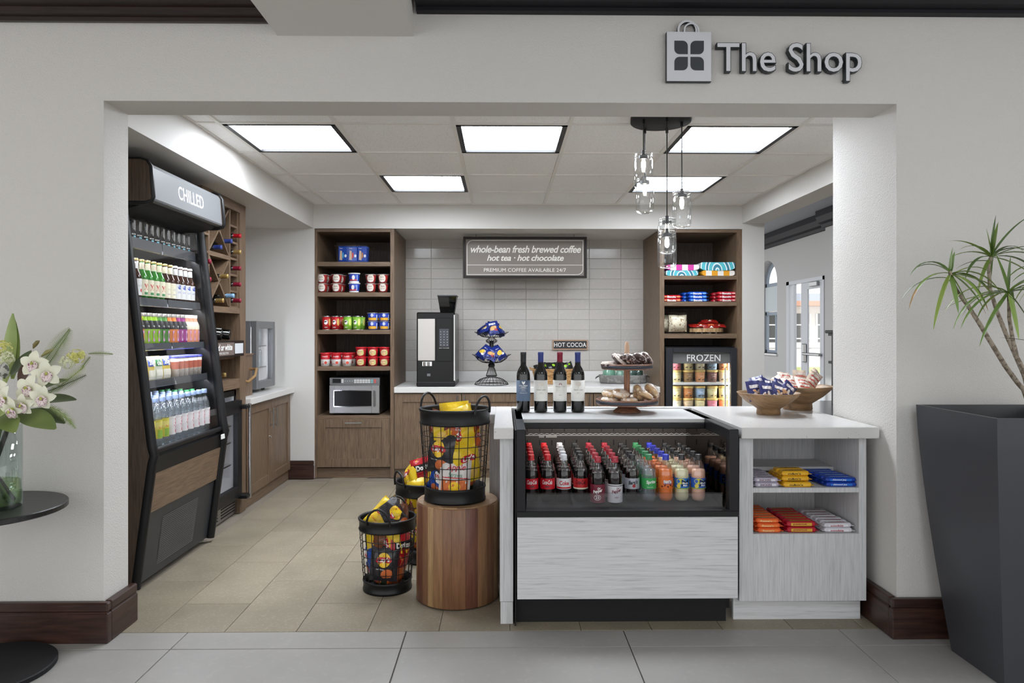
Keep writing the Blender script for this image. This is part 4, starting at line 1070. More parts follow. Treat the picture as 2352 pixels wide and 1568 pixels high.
for i in range(3):
    for row in range(3): pps[i].put(((x0 + x1) / 2 - .088 + i * .088, YB + .08 + row * .045, zb + .004), (-.06, 0, R.uniform(-.05, .05)), f"blue pastry packet with {['aqua', 'red', 'brown'][i]} filling print, {['front', 'middle', 'back'][row]} of the tub", 'pastry packets in the clear tub')
# microwave
mx0, mx1 = xat(757, 6.56), xat(872, 6.56); mz = lsh[4][1]; mzt = zat(867, 6.56)
t = thing('microwave', 'stainless steel commercial microwave in the walnut shelving cabinet', 'microwave', ((mx0 + mx1) / 2, 6.75, mz))
MB(t).box(mx0, mx1, 6.575, 7.0, mz + .012, mzt, 0, .004).build('body', m_steel, t)
fm = MB(t)
for x in (mx0 + .04, mx1 - .04):
    for y in (6.62, 6.95): fm.cyl(x, y, mz, mz + .013, .014, n=10)
fm.build('feet', m_black, t)
zc = mzt - .062
c_ = MB(t); c_.box(mx0, mx1, 6.56, 6.575, zc, mzt, 0, .002); px = lambda f: mx0 + (mx1 - mx0) * f
c_.box(px(.06), px(.225), 6.557, 6.56, zc + .015, mzt - .010, 1)
c_.box(px(.24), px(.28), 6.557, 6.56, zc + .015, mzt - .012, 2)
for i in range(4): c_.box(px(.305 + i * .048), px(.315 + i * .048), 6.557, 6.56, zc + .028, zc + .036, 2)
for i in range(6):
    for j in range(2): c_.box(px(.49 + i * .055), px(.49 + i * .055 + .046), 6.557, 6.56, zc + .014 + j * .018, zc + .029 + j * .018, 2)
for j in range(2): c_.box(px(.825), px(.87), 6.557, 6.56, zc + .014 + j * .018, zc + .029 + j * .018, 3); c_.box(px(.885), px(.93), 6.557, 6.56, zc + .014 + j * .018, zc + .029 + j * .018, 4)
c_.build('control_panel', [m_grey, m_blackg, P('key_pale', (200, 200, 198), .5), P('key_teal', (120, 170, 170), .5), P('key_red', (196, 90, 84), .5)], t)
d = MB(t); zb0, zb1 = mz + .018, zc - .006; dx0, dx1, dz0, dz1 = px(.10), px(.845), zb0 + .065, zb1 - .05
for q in ((mx0, dx0, zb0, zb1), (dx1, mx1, zb0, zb1), (dx0, dx1, zb0, dz0), (dx0, dx1, dz1, zb1)): d.box(q[0], q[1], 6.55, 6.575, q[2], q[3], 0, .002)
d = d.build('door', m_steel, t)
MB(t).box(dx0 - .004, dx1 + .004, 6.556, 6.57, dz0 - .004, dz1 + .004, 0).build('window', m_blackg, d)
e = MB(t)
for q in ((dx0 - .006, dx1 + .006, dz0 - .006, dz0), (dx0 - .006, dx1 + .006, dz1, dz1 + .006), (dx0 - .006, dx0, dz0, dz1), (dx1, dx1 + .006, dz0, dz1)): e.box(q[0], q[1], 6.545, 6.556, q[2], q[3])
e.build('window_trim', m_chrome, d)
MB(t).box(px(.885), px(.92), 6.525, 6.55, zb0 + .06, zb1 - .045, 0, .006).build('handle', m_steel, d)

# ---------------------------------------------------------------- coffee machine
qx0, qx1 = xat(957, 6.56), xat(1045, 6.56); qz1 = zat(717, 6.56)
t = thing('coffee_machine', 'black bean to cup coffee machine with clear hopper on the back counter', 'coffee machine', ((qx0 + qx1) / 2, 6.8, ZK))
MB(t).box(qx0, qx1, 6.56, 7.15, ZK + .03, qz1, 0, .008).build('body', m_blackg, t)
MB(t).box(qx0, qx1 + .004, 6.535, 7.1, ZK, ZK + .045, 0, .010).build('drip_tray', m_black, t)
MB(t).box(qx1 - .014, qx1 + .003, 6.548, 6.58, ZK + .05, qz1 - .02, 0, .005).build('side_trim', m_chrome, t)
MB(t).box(qx0 + .012, xat(999, 6.55), 6.548, 6.56, zat(828, 6.55), zat(732, 6.55), 0, .004).build('light_panel', P('machine_panel', (188, 182, 176), .4), t)
s_ = MB(t); s_.box(xat(1002, 6.55), xat(1038, 6.55), 6.55, 6.56, zat(830, 6.55), zat(730, 6.55), 0, .003)
s_.box(xat(1009, 6.55), xat(1031, 6.55), 6.547, 6.55, zat(796, 6.55), zat(755, 6.55), 1); pf = lambda a_, b_, d_=0: (xat(1020, 6.55) + a_, 6.5465 - d_, zat(775, 6.55) + b_)
for i in range(3):
    for j in range(6): s_.rect2d(-.034 + i * .03, -.026 + i * .03, -.07 + j * .024, -.064 + j * .024, pf, 2, 1, 1)
s_.build('touch_screen', [m_blackg, P('screen_grey', (56, 58, 64), .3), P('screen_icons', (170, 172, 178), .4)], t)
MB(t).text('SELECT YOUR DRINK', plane_y(6.5485, x=xat(1020, 6.55), z=zat(799, 6.55)), 0, 0, w=.09).build('lettering', m_print_w, t)
sp_ = MB(t)
for k in range(2): sp_.cyl(xat(975 + k * 9, 6.53), 6.545, zat(840, 6.53), zat(831, 6.53), .013, n=12, bev=.002)
sp_.box(xat(969, 6.53), xat(992, 6.53), 6.545, 6.56, zat(841, 6.53), zat(830, 6.53), 0, .003).build('spouts', m_chrome, t)
q = MB(t); q.box(xat(980, 6.53), xat(988, 6.53), 6.555, 6.56, zat(864, 6.53), zat(858, 6.53), 0, .001).build('badge', m_grey, t)
hx0, hx1, hz = xat(1012, 6.75), xat(1045, 6.75), qz1
hp = MB(t); cx = (hx0 + hx1) / 2
vs = []
hz1 = zat(681, 6.7)
for z, k_, d_ in ((hz, .066, .05), (hz1, .088, .085)):
    for sx, sy in ((-1, -1), (1, -1), (1, 1), (-1, 1)): vs.append((cx + sx * k_, 6.75 + sy * d_, z))
hp.add(vs, [(0, 1, 5, 4), (1, 2, 6, 5), (2, 3, 7, 6), (3, 0, 4, 7)])
hp.build('hopper', glass('smoky_hopper', tint=(120, 124, 122), refl=.08, edge=.5), t)
MB(t).box(cx - .092, cx + .092, 6.66, 6.84, hz1, hz1 + .012, 0, .004).build('hopper_lid', m_dgrey, t)
bn = MB(t)
vs = []
for z, k_, d_ in ((hz + .002, .060, .044), (hz + .10, .074, .066)):
    for sx, sy in ((-1, -1), (1, -1), (1, 1), (-1, 1)): vs.append((cx + sx * k_, 6.75 + sy * d_, z))
bn.add(vs, [(0, 1, 5, 4), (1, 2, 6, 5), (2, 3, 7, 6), (3, 0, 4, 7), (4, 5, 6, 7)])
bn.build('coffee_beans', speckle('beans', (40, 36, 32), (90, 84, 74), 90, .55, .5, bump=.5), t, kind='stuff')

# ---------------------------------------------------------------- hanging coffee sign
SY = 6.86
sx0, sx1, sz0, sz1 = xat(1064, SY), xat(1348, SY), zat(638, SY, 1200), zat(543.5, SY, 1200)
t = thing('coffee_sign', 'framed taupe sign for whole-bean coffee hanging over the back counter', 'sign', ((sx0 + sx1) / 2, SY, sz0))
f = MB(t); th = .022
f.box(sx0, sx1, SY, SY + .05, sz0, sz0 + th, 0, .002).box(sx0, sx1, SY, SY + .05, sz1 - th, sz1, 0, .002).box(sx0, sx0 + th, SY, SY + .05, sz0 + th, sz1 - th, 0, .002).box(sx1 - th, sx1, SY, SY + .05, sz0 + th, sz1 - th, 0, .002)
f.build('frame', m_frame_blk, t)
pn = MB(t).box(sx0 + th, sx1 - th, SY + .02, SY + .03, sz0 + th, sz1 - th).build('sign_panel', P('sign_taupe', (124, 115, 107), .5), t)
cx, cz = (sx0 + sx1) / 2, (sz0 + sz1) / 2; hw, hh_ = (sx1 - sx0) / 2 - .036, (sz1 - sz0) / 2 - .033
pf = plane_y(SY + .0195, x=cx, z=cz); m = MB(t)
def line(m, pts, w_, mapf, mi=0):
    for p_, q_ in zip(pts, pts[1:]):
        d = Vector((q_[0] - p_[0], q_[1] - p_[1])); L = d.length or 1; n_ = Vector((-d.y, d.x)) / L * w_ / 2; d = d / L * w_ * .3
        m.add([mapf(p_[0] - d.x - n_.x, p_[1] - d.y - n_.y), mapf(q_[0] + d.x - n_.x, q_[1] + d.y - n_.y), mapf(q_[0] + d.x + n_.x, q_[1] + d.y + n_.y), mapf(p_[0] - d.x + n_.x, p_[1] - d.y + n_.y)], [(0, 1, 2, 3)], mi)
rr = .055
pts = [(hw, hh_), (-hw + rr, hh_)] + [(-hw + rr - rr * math.sin(i * PI / 12), hh_ - rr + rr * math.cos(i * PI / 12)) for i in range(1, 7)] + [(-hw, -hh_), (hw - rr, -hh_)] + [(hw - rr + rr * math.sin(i * PI / 12), -hh_ + rr - rr * math.cos(i * PI / 12)) for i in range(1, 7)] + [(hw, hh_)]
line(m, pts, .005, pf)
kz = lambda py: zat(py, SY, 1200) - cz; kx = lambda p: xat(p, SY) - cx
line(m, [(-hw, kz(608)), (hw, kz(608))], .004, pf)
m.text('whole-bean fresh brewed coffee', pf, kx(1208), kz(571.5), w=kx(1335) - kx(1081), h=.070, bold=.018, shear=.28, space=.94)
m.text('hot tea · hot chocolate', pf, kx(1207), kz(591.5), w=kx(1296) - kx(1119), h=.058, bold=.018, shear=.28, space=.94)
m.text('PREMIUM COFFEE AVAILABLE 24/7', pf, kx(1206), kz(619.5), w=kx(1301) - kx(1112), h=.034)
m.build('lettering', P('sign_letters', (232, 228, 220), .5), pn)
hk = MB(t)
for x in (sx0 + .12, sx1 - .12): hk.tube([(x, SY + .03, sz1), (x, SY + .03, ZS)], .002, 5)
hk.build('hanging_wire', m_black, t)

# ---------------------------------------------------------------- hot cocoa plaque
PY_ = YT - .018
t = thing('cocoa_sign', 'small black plaque with tan border lettered HOT COCOA on the tiles', 'sign', (xat(1309.5, PY_), PY_, zat(791.5, PY_, 1300)))
hw, hh_ = (xat(1357, PY_) - xat(1262, PY_)) / 2, (zat(780, PY_) - zat(803, PY_)) / 2
def notch(hw, hh_, r):
    p = []
    for sx, sz in ((1, 1), (-1, 1), (-1, -1), (1, -1)):
        q = [(hw - r * math.cos(PI / 2 * i / 4), hh_ - r * math.sin(PI / 2 * (1 - i / 4)) ) for i in range(5)]
        q = [(hw - r + r * (1 - math.cos(0)), hh_ - r), (hw - r * .9, hh_ - r * .75), (hw - r, hh_)]
        q = [(sx * a_, sz * b_) for a_, b_ in q]
        if sx * sz < 0: q = q[::-1]
        p += q
    return p
MB().prism(notch(hw, hh_, .032), -.008, .016, 'y').build('backing', P('tan_wood', (172, 142, 116), .6), t)
MB().prism(notch(hw - .016, hh_ - .012, .028), -.011, -.007, 'y').build('face', P('plaque_black', (46, 42, 42), .5), t)
MB().text('HOT COCOA', plane_y(-.0115), 0, 0, w=hw * 1.55, h=.044, bold=.012, space=1.05).build('lettering', m_print_w, t)
# ---------------------------------------------------------------- flow-wrapped pouches and bars
def pouch_h(W_, H_, D, k=1.):
    def h(x, y):
        u, v = min(1, abs(x / (W_ / 2))), min(1, abs(y / (H_ / 2)))
        return D / 2 * math.sqrt(max(0, 1 - u ** 2.6)) * max(0, 1 - v ** 3.2) ** .7
    return h
def pouch(name, par, W_, H_, D, mats, nx=10, ny=12, seed=1, crimp=.09, wob=.12, build=True, m=None):
    """sealed foil pouch standing in the XZ plane and centred; flat crimped ends up and down; faces -Y"""
    rr = random.Random(seed); ph = [rr.uniform(0, 6.3) for _ in range(6)]
    h = pouch_h(W_ * .98, H_ * (1 - crimp), D)
    def pos(x, y, sgn):
        q = h(x, y); w_ = 1 + wob * math.sin(x / W_ * 9 + ph[0]) * math.sin(y / H_ * 8 + ph[1]) + wob * .6 * math.sin(x / W_ * 19 + y / H_ * 14 + ph[2])
        bend = .12 * D * math.sin(y / H_ * 4 + ph[3]) + (.10 * D * math.sin(x / W_ * 8 + ph[4]) if abs(y) > H_ * .42 else 0)
        return (x * (1 - .05 * (q / (D / 2 + 1e-9))), sgn * q * w_ + bend, y)
    m = m or MB(); vs = []; fs = []
    for sgn in (-1, 1):
        o = len(vs)
        for j in range(ny + 1):
            for i in range(nx + 1):
                x = (i / nx - .5) * W_; y = (j / ny - .5) * H_
                vs.append(pos(x, y, sgn))
        for j in range(ny):
            for i in range(nx):
                p_ = o + j * (nx + 1) + i; f_ = (p_, p_ + 1, p_ + nx + 2, p_ + nx + 1); fs.append(f_ if sgn < 0 else f_[::-1])
    m.add(vs, fs, 0, True)
    def mapf(x, y, d=0.):
        p_ = pos(x, y, -1); return (p_[0], p_[1] - .0012 - d, p_[2])
    return m, mapf
def foil(name, rgb, rough=.3, metal=.0): return P(name, rgb, rough, metal, bump=.35, bscale=35)

# candy stand: two wire baskets on a turned wire column
SX, SYY = xat(1129, 6.8), 6.80
t = thing('candy_stand', 'black two-tier wire stand holding blue snack bags on the back counter', 'display stand', (SX, SYY, ZK))
m = MB(); u = 6.8 / 1650
def ring(m, r, z, w_=.0022, n=28): m.tube([(r * math.cos(2 * PI * i / n), r * math.sin(2 * PI * i / n), z) for i in range(n)], w_, 5, closed=True)
def cage(m, prof, n, w_=.0018):
    for i in range(n):
        a_ = 2 * PI * i / n; m.tube([(r * math.cos(a_), r * math.sin(a_), z) for r, z in prof], w_, 4, cap=False)
b0 = MB(); cage(b0, [(.160, .004), (.148, .025), (.110, .052), (.070, .066), (.040, .074), (.052, .085), (.035, .14), (.024, .165)], 26); ring(b0, .160, .004, .003); ring(b0, .14, .03); ring(b0, .052, .085, .003); ring(b0, .045, .072); b0.build('wire_base', m_black, t)
c_ = MB(); c_.lathe([(.024, .165), (.032, .178), (.030, .195), (.018, .205), (.020, .22), (.020, .40), (.016, .41)], 14).build('column', m_black, t)
b1 = MB(); cage(b1, [(.03, .205), (.09, .212), (.135, .240), (.155, .268), (.185, .288)], 26); ring(b1, .09, .212); ring(b1, .155, .268, .0025); ring(b1, .06, .207); b1.build('wire_basket', m_black, t)
b2 = MB(); cage(b2, [(.020, .39), (.050, .405), (.052, .42), (.026, .438), (.026, .446)], 16, .0022); ring(b2, .052, .413, .003)
cage(b2, [(.03, .446), (.085, .452), (.125, .475), (.162, .50)], 26); ring(b2, .085, .452); ring(b2, .135, .480, .0025); b2.build('wire_basket', m_black, t)
def cookie_bag(seed, c, blob):
    t = thing('snack_bag', 's', 'snack bag')
    m, mf = pouch('x', None, .115, .145, .035, None, seed=seed, wob=.2)
    m.build('bag_body', c, t)
    q = MB(); q.disc2d(-.005, -.01, .036, .022, mf, 0, 12, 2, rot=.3); q.disc2d(.018, -.03, .02, .012, mf, 2, 10, 1); mf2 = lambda x, y, d=0: mf(x, y, .0006)
    q.rect2d(-.035, .03, .025, .045, mf, 1, 5, 2); q.text('cookies', mf2, 0, .035, w=.045, mi=3, bold=.02); q.build('printing', blob, t)
    return Proto(t)
nav = foil('bag_navy', (28, 44, 120)); tan = P('cookie_tan', (206, 160, 96), .5); wht = P('bag_white', (220, 218, 216), .35)
cbg = [cookie_bag(3, nav, [tan, wht, P('ck_red', (170, 50, 60), .4), nav]), cookie_bag(5, nav, [P('ck_y', (222, 186, 60), .4), nav, wht, wht])]
random_ = random.Random(5)
LAB = ['left', 'front left', 'front', 'front right', 'right', 'back right', 'back', 'back left']
for tier, (z, rad, n) in enumerate(((.30, .095, 8), (.52, .075, 7))):
    for i in range(n):
        a_ = PI + 2 * PI * i / n
        cbg[i % 2].put((SX + rad * math.cos(a_), SYY + rad * math.sin(a_), ZK + z + random_.uniform(-.01, .015)), (random_.uniform(-1.1, -.5), random_.uniform(-.5, .5), a_ + PI / 2),
                       f"navy cookie bag at the {LAB[i]} of the {'upper' if tier else 'lower'} wire basket", 'cookie bags on the wire stand')

# wicker basket with black packets
bx, by = xat(1271, 6.95), 6.95
t = thing('wicker_basket', 'tan wicker basket of black packets behind the wine bottles', 'basket', (bx, by, ZK))
m = MB(); hw0, hw1, hb = .165, .20, .145
mw = wood('wicker', (150, 108, 62), (206, 166, 112), 'x', 26, 3, .7, bump=.3)
for j in range(10):
    z = .008 + j * .0145; w_ = hw0 + (hw1 - hw0) * j / 9; d_ = .10 + .02 * j / 9
    n = 36; pts = []
    for i in range(n):
        a_ = 2 * PI * i / n; ex = .35
        cx_, sy_ = math.cos(a_), math.sin(a_)
        wv = (.003 if (i + j) % 2 else -.003)
        pts.append(((w_ + wv) * math.copysign(abs(cx_) ** ex, cx_), (d_ + wv) * math.copysign(abs(sy_) ** ex, sy_), z))
    m.tube(pts, .0085, 5, closed=True, flat=.9)
m.build('weave', mw, t, kind='stuff')
MB().box(-hw0 + .01, hw0 - .01, -.09, .09, .002, .012).build('base', mw, t)
for s_ in (-1, 1): MB().tube([(s_ * .2, -.04, .135), (s_ * .225, -.035, .15), (s_ * .225, .035, .15), (s_ * .2, .04, .135)], .009, 6).build('handle', mw, t)
def blk(seed):
    t = thing('cocoa_packet', 'p', 'snack packet'); m, mf = pouch('x', None, .10, .12, .02, None, seed=seed, wob=.3); m.build('packet_body', foil('packet_black', (24, 24, 26)), t)
    q = MB(); q.disc2d(.02, .02, .016, .016, mf, 0, 12, 1); q.rect2d(-.035, -.005, -.02, .0, mf, 1, 3, 1); q.build('printing', [P('lime_print', (150, 200, 40), .4), P('grey_pr', (140, 140, 140), .5)], t); return Proto(t)
pb_ = blk(4)
for i in range(8):
    pb_.put((bx - .135 + i * .039, by - .05 + (i % 3) * .04, ZK + .148 + (i % 2) * .012), (random_.uniform(-.9, -.4), random_.uniform(-.6, .6), random_.uniform(-.4, .4)), f"black cocoa packet, {ORD[i + 1]} from the left in the wicker basket", 'black packets in the wicker basket')

# galvanised tray with green glass jars
gx_, gy_ = xat(1431, 7.0), 7.0
t = thing('metal_tray', 'oval galvanised metal tray with two side handles behind the doughnut stand', 'tray', (gx_, gy_, ZK))
gz = speckle('galvanised', (124, 122, 120), (150, 148, 146), 20, .5, .4, cloud=.1)
MB().lathe([(0, .004), (.215, .004), (.228, .006), (.236, .078), (.240, .082), (.233, .080), (.222, .012), (0, .010)], 36, sy=.55).build('tray_body', gz, t)
for s_ in (-1, 1): MB().tube([(s_ * .236, -.03, .07), (s_ * .262, -.022, .055), (s_ * .268, 0, .045), (s_ * .262, .022, .055), (s_ * .236, .03, .07)], .004, 6).build('handle', m_dgrey, t)
for i, (dx, rr_, hh2, nm, colr) in enumerate(((-.135, .062, .13, 'wide pale green glass jar at the left of the metal tray', (150, 200, 178)), (-.03, .04, .11, 'small clear green glass jar in the middle of the metal tray', (170, 206, 190)), (.075, .045, .125, 'grey-green glass jar right of the tray middle', (110, 140, 132)), (.15, .045, .13, 'dark green glass jar at the right of the metal tray', (60, 96, 84)))):
    q = thing('glass_jar', nm, 'jar', (gx_ + dx, gy_, ZK + .0101), group='green glass jars on the metal tray')
    MB().lathe([(0, 0), (rr_, 0), (rr_, hh2 * .8), (rr_ * .8, hh2 * .9), (rr_ * .8, hh2)], 20).build('jar_body', glass('green_glass_%d' % i, tint=colr, refl=.1, edge=.6, vis=.35), q)
    MB().lathe([(0, .004), (rr_ * .9, .004), (rr_ * .9, hh2 * .6), (0, hh2 * .6)], 16).build('filling', speckle('jar_fill_%d' % i, colr, (230, 236, 232), 60, .55, .5), q)

# ---------------------------------------------------------------- right shelving cabinet contents
rz = lambda i: rsh[i][1]
yR = 6.60
def towel(c_list, kind, W_=.30, D=.26, H_=.052):
    t = thing('towel', 't', 'towel')
    m = MB(); n = 24; pr_ = []
    # folded towel profile in XZ with rounded edges
    for i in range(n):
        a_ = 2 * PI * i / n; ex = .28; cx_, s_ = math.cos(a_), math.sin(a_)
        pr_.append((W_ / 2 * math.copysign(abs(cx_) ** ex, cx_), H_ / 2 + H_ / 2 * math.copysign(abs(s_) ** .55, s_) * (1 + .10 * math.sin(a_ * 3))))
    m.prism(pr_, -D / 2, D / 2, 'y', 0, True)
    m.build('towel_fold', c_list, t); return Proto(t)
def towel_mat(name, kind, ca, cb_):
    m, n, l, b = nt(name); tc = n.new('ShaderNodeTexCoord'); b.inputs['Roughness'].default_value = .95; b.inputs['Specular IOR Level'].default_value = .1
    r = n.new('ShaderNodeValToRGB'); r.color_ramp.interpolation = 'CONSTANT'; e = r.color_ramp.elements
    if kind == 'stripe':
        mp = n.new('ShaderNodeMapping'); mp.inputs['Location'].default_value = (.035, 0, 0); l.new(tc.outputs['Object'], mp.inputs[0])
        wv = n.new('ShaderNodeTexWave'); wv.inputs['Scale'].default_value = 2.9; wv.wave_profile = 'SIN'; l.new(mp.outputs[0], wv.inputs['Vector']); f = wv.outputs['Fac']
        e[0].position = 0; e[0].color = srgb(*ca); e[1].position = .5; e[1].color = srgb(*cb_)
    else:
        wv = n.new('ShaderNodeTexWave'); wv.wave_type = 'RINGS'; wv.rings_direction = 'Y'; wv.inputs['Scale'].default_value = 5.; wv.inputs['Distortion'].default_value = 3.; wv.inputs['Detail'].default_value = .5; wv.inputs['Detail Scale'].default_value = 1.2
        l.new(tc.outputs['Object'], wv.inputs['Vector']); f = wv.outputs['Fac']
        e[0].position = 0; e[0].color = srgb(*ca); e[1].position = .42; e[1].color = srgb(*cb_); x = e.new(.80); x.color = srgb(70, 130, 150)
    l.new(f, r.inputs[0]); l.new(r.outputs[0], b.inputs['Base Color']); return m
tm = {'p': towel_mat('towel_pink', 'stripe', (206, 76, 160), (232, 228, 226)), 'o': towel_mat('towel_orange', 'stripe', (226, 160, 50), (232, 228, 222)), 'q': towel_mat('towel_teal', 'wave', (92, 184, 196), (228, 236, 236))}
pt = {k: towel(v, k) for k, v in tm.items()}
X_ = lambda p_: xat(p_, 6.62)
pt['q'].put((X_(1563), 6.69, rz(0)), 0, 'folded teal patterned towel at the bottom of the left pile', 'beach towels on the top shelf')
pt['p'].put((X_(1564), 6.69, rz(0) + .0535), .03, 'folded pink and white striped towel on the left pile', 'beach towels on the top shelf')
pt['o'].put((X_(1646), 6.69, rz(0)), .0, 'folded orange and white striped towel at the bottom of the right pile', 'beach towels on the top shelf')
pt['q'].put((X_(1645), 6.69, rz(0) + .053), -.04, 'folded teal patterned towel on the right pile', 'beach towels on the top shelf', scale=(1.05, 1.05, 1.45))
# biscuit packs
def bis(c, c2, W_=.20, H_=.03):
    t = thing('biscuit_pack', 'b', 'biscuit pack')
    m = MB(); m.box(-W_ / 2 + .012, W_ / 2 - .012, -.05, .05, .001, H_, 0, .009).box(-W_ / 2, W_ / 2, -.048, .048, H_ / 2 - .002, H_ / 2 + .002); m.build('wrapper', c, t)
    q = MB(); pf = lambda x, y, d=0: (x, -.0508 - d, y); q.text('Biscuits', pf, -.005, H_ / 2, w=.08, mi=0, bold=.03); q.disc2d(.058, H_ / 2, .018, .007, pf, 1, 10, 1); q.disc2d(-.06, H_ / 2, .012, .006, pf, 1, 10, 1); q.build('printing', [m_print_w, c2], t); return Proto(t)
br = bis(foil('bis_red', (196, 34, 44)), P('bis_tan', (222, 160, 110), .4), .19); bb_ = bis(foil('bis_blue', (26, 84, 196)), P('bis_pale', (130, 186, 236), .4), .19); bd2 = bis(foil('bis_red2', (188, 30, 48)), P('bis_pink', (236, 170, 170), .4), .19)
for i in range(2): br.put((X_(1541), 6.62, rz(1) + i * .0315), 0, f"red biscuit pack, {'upper' if i else 'lower'} of the pair by the left panel", 'biscuit packs on the second shelf')
for i in range(3): bb_.put((X_(1601), 6.62 + .008 * i, rz(1) + i * .0315), 0, f"blue biscuit pack, {['lowest', 'middle', 'highest'][i]} of the front blue pile", 'biscuit packs on the second shelf')
for i in range(3): bb_.put((X_(1592), 6.74, rz(1) + i * .0315), .1, f"blue biscuit pack, {['lowest', 'middle', 'highest'][i]} of the rear blue pile", 'biscuit packs on the second shelf')
for i in range(3): bd2.put((X_(1667), 6.62, rz(1) + i * .0315), R.uniform(-.05, .05), f"red biscuit pack, {['lowest', 'middle', 'highest'][i]} of the pile by the right panel", 'biscuit packs on the second shelf')
for i in range(3): bd2.put((X_(1662), 6.74, rz(1) + i * .0315), R.uniform(-.05, .05), f"red biscuit pack, {['lowest', 'middle', 'highest'][i]} of the rear red pile", 'biscuit packs on the second shelf')
# popcorn bags
pcm = speckle('popcorn', (240, 230, 204), (150, 118, 64), 55, .60, .7, bump=.9)
def popcorn():
    t = thing('popcorn_bag', 'p', 'popcorn bag')
    m, mf = pouch('x', None, .165, .155, .09, None, seed=8, wob=.06); m.build('popcorn', pcm, t)
    q, _ = pouch('x', None, .18, .20, .095, None, seed=8, wob=.05); q.build('clear_bag', m_gl_pet, t); 
    return Proto(t)
pp = popcorn()
pp.put((X_(1557), 6.63, rz(2) + .096), (-.05, 0, 0), 'clear bag of popcorn in front on the third shelf', 'popcorn bags')
pp.put((X_(1535), 6.72, rz(2) + .096), (-.05, 0, .3), 'clear bag of popcorn partly behind the left cabinet stile', 'popcorn bags')
pp.put((X_(1560), 6.78, rz(2) + .096), (-.05, 0, -.1), 'clear bag of popcorn at the back of the third shelf', 'popcorn bags')
# wood slice with red snack sticks
t = thing('wood_slice', 'round bark-edged wood slice on small feet under red snack packs', 'board', (X_(1627), 6.68, rz(2)))
bark = wood('bark', (120, 92, 64), (196, 164, 120), 'z', 9, 8, .8, bump=.4)
pr_ = []; 
m = MB(); n = 30
for z, q in ((.014, .94), (.016, 1.), (.044, 1.01), (.046, .96)):
    pass
rad_ = [.155 * (1 + .02 * math.sin(5 * i * 2 * PI / n) + .015 * math.sin(9 * i * 2 * PI / n)) for i in range(n)]
poly = [(rad_[i] * math.cos(2 * PI * i / n), rad_[i] * .8 * math.sin(2 * PI * i / n)) for i in range(n)]
m.prism(poly, .014, .050, 'z'); m.build('slice', bark, t)
fm = MB()
for a_ in (-2.2, -1.5, -.9, 1.2, 2.4): fm.cyl(.11 * math.cos(a_), .09 * math.sin(a_), 0, .015, .008, n=10)
fm.build('feet', m_steel, t)
def stick(c, seed):
    t = thing('jerky_pack', 'j', 'snack bag'); m, mf = pouch('x', None, .15, .065, .022, None, seed=seed, wob=.2); m.build('bag_body', c, t)
    q = MB(); q.text('jerky', mf, 0, .008, w=.06, mi=0, bold=.03); q.flat2d([(-.02, -.02), (.02, -.02), (0, -.004)], mf, 1); q.build('printing', [P('or_print', (224, 120, 60), .4), m_print_w], t); return Proto(t)
js = stick(foil('jerky_red', (140, 26, 22)), 3)
ps_ = [(-.07, -.05, .02, -.1), (.02, -.07, .015, .1), (.09, -.04, .02, 0), (-.09, .02, .022, .2), (0, .0, .045, -.1), (.06, .02, .04, .3), (.02, -.02, .062, 0)]
for i, (dx, dy, dz, a_) in enumerate(ps_):
    js.put((X_(1627) + dx, 6.68 + dy, rz(2) + .052 + dz), (-1.25 if i != 1 else -.6, 0, a_), f"dark red jerky pack, {['front left', 'front middle', 'front right', 'rear left', 'centre', 'rear right', 'topmost'][i]} on the wood slice", 'jerky packs on the wood slice')

# ---------------------------------------------------------------- frozen cabinet
FYf = 6.50
f0, f1 = xat(1530, FYf), xat(1693, FYf); fzt = zat(799, FYf)
t = thing('frozen_cabinet', 'black glass door freezer lettered FROZEN under the towel shelves', 'freezer', ((f0 + f1) / 2, 6.8, 0))
b = MB(t); b.box(f0 + .005, f0 + .04, 6.56, 7.2, .02, fzt + .01).box(f1 - .04, f1 - .005, 6.56, 7.2, .02, fzt + .01).box(f0 + .04, f1 - .04, 6.56, 7.2, fzt - .03, fzt + .01).box(f0 + .04, f1 - .04, 7.16, 7.2, .05, fzt - .03, 1).box(f0 + .04, f1 - .04, 6.56, 7.2, .02, .06)
b.build('body', [m_black, P('freezer_liner', (206, 206, 204), .5)], t)
g0, g1 = xat(1546, FYf), xat(1679, FYf)
d = MB(t); gzt = zat(810, FYf)
for q in ((f0, g0, .05, fzt), (g1, f1, .05, fzt), (g0, g1, .05, .16), (g0, g1, gzt, fzt)): d.box(q[0], q[1], FYf, FYf + .05, q[2], q[3], 0, .004)
d = d.build('door', P('freezer_black', (40, 42, 47), .35), t)
MB(t).box(g0, g1, FYf + .02, FYf + .026, .16, gzt).build('pane', m_gl, d)
MB(t).box(g0, g1, FYf + .030, FYf + .036, zat(835, FYf), gzt).build('sign_band', P('freezer_band', (120, 120, 120), .4), d)
MB(t).text('FROZEN', plane_y(FYf + .018, x=xat(1617.5, FYf), z=zat(822, FYf)), 0, 0, w=xat(1656, FYf) - xat(1579, FYf), h=.062, bold=.004).build('lettering', m_print_w, d)
MB(t).box(g1 - .036, g1 - .024, 6.565, 6.58, .16, gzt - .14).build('shelf_support', m_white, t)
MB(t).box(g1 + .002, g1 + .014, 6.565, 6.58, .2, gzt - .1).build('light_strip', P('freezer_led', (255, 250, 240), .5, emit=30.), t)
MB(t).box(f0 + .042, f0 + .052, 6.57, 6.58, .2, gzt - .1).build('light_strip', P('freezer_led', (0, 0, 0)), t)
zf = [zat(878, 6.6), zat(878, 6.6) - .375]
for z in zf: MB(t).box(f0 + .04, f1 - .055, 6.585, 7.16, z - .022, z).build('shelf', m_white, t)
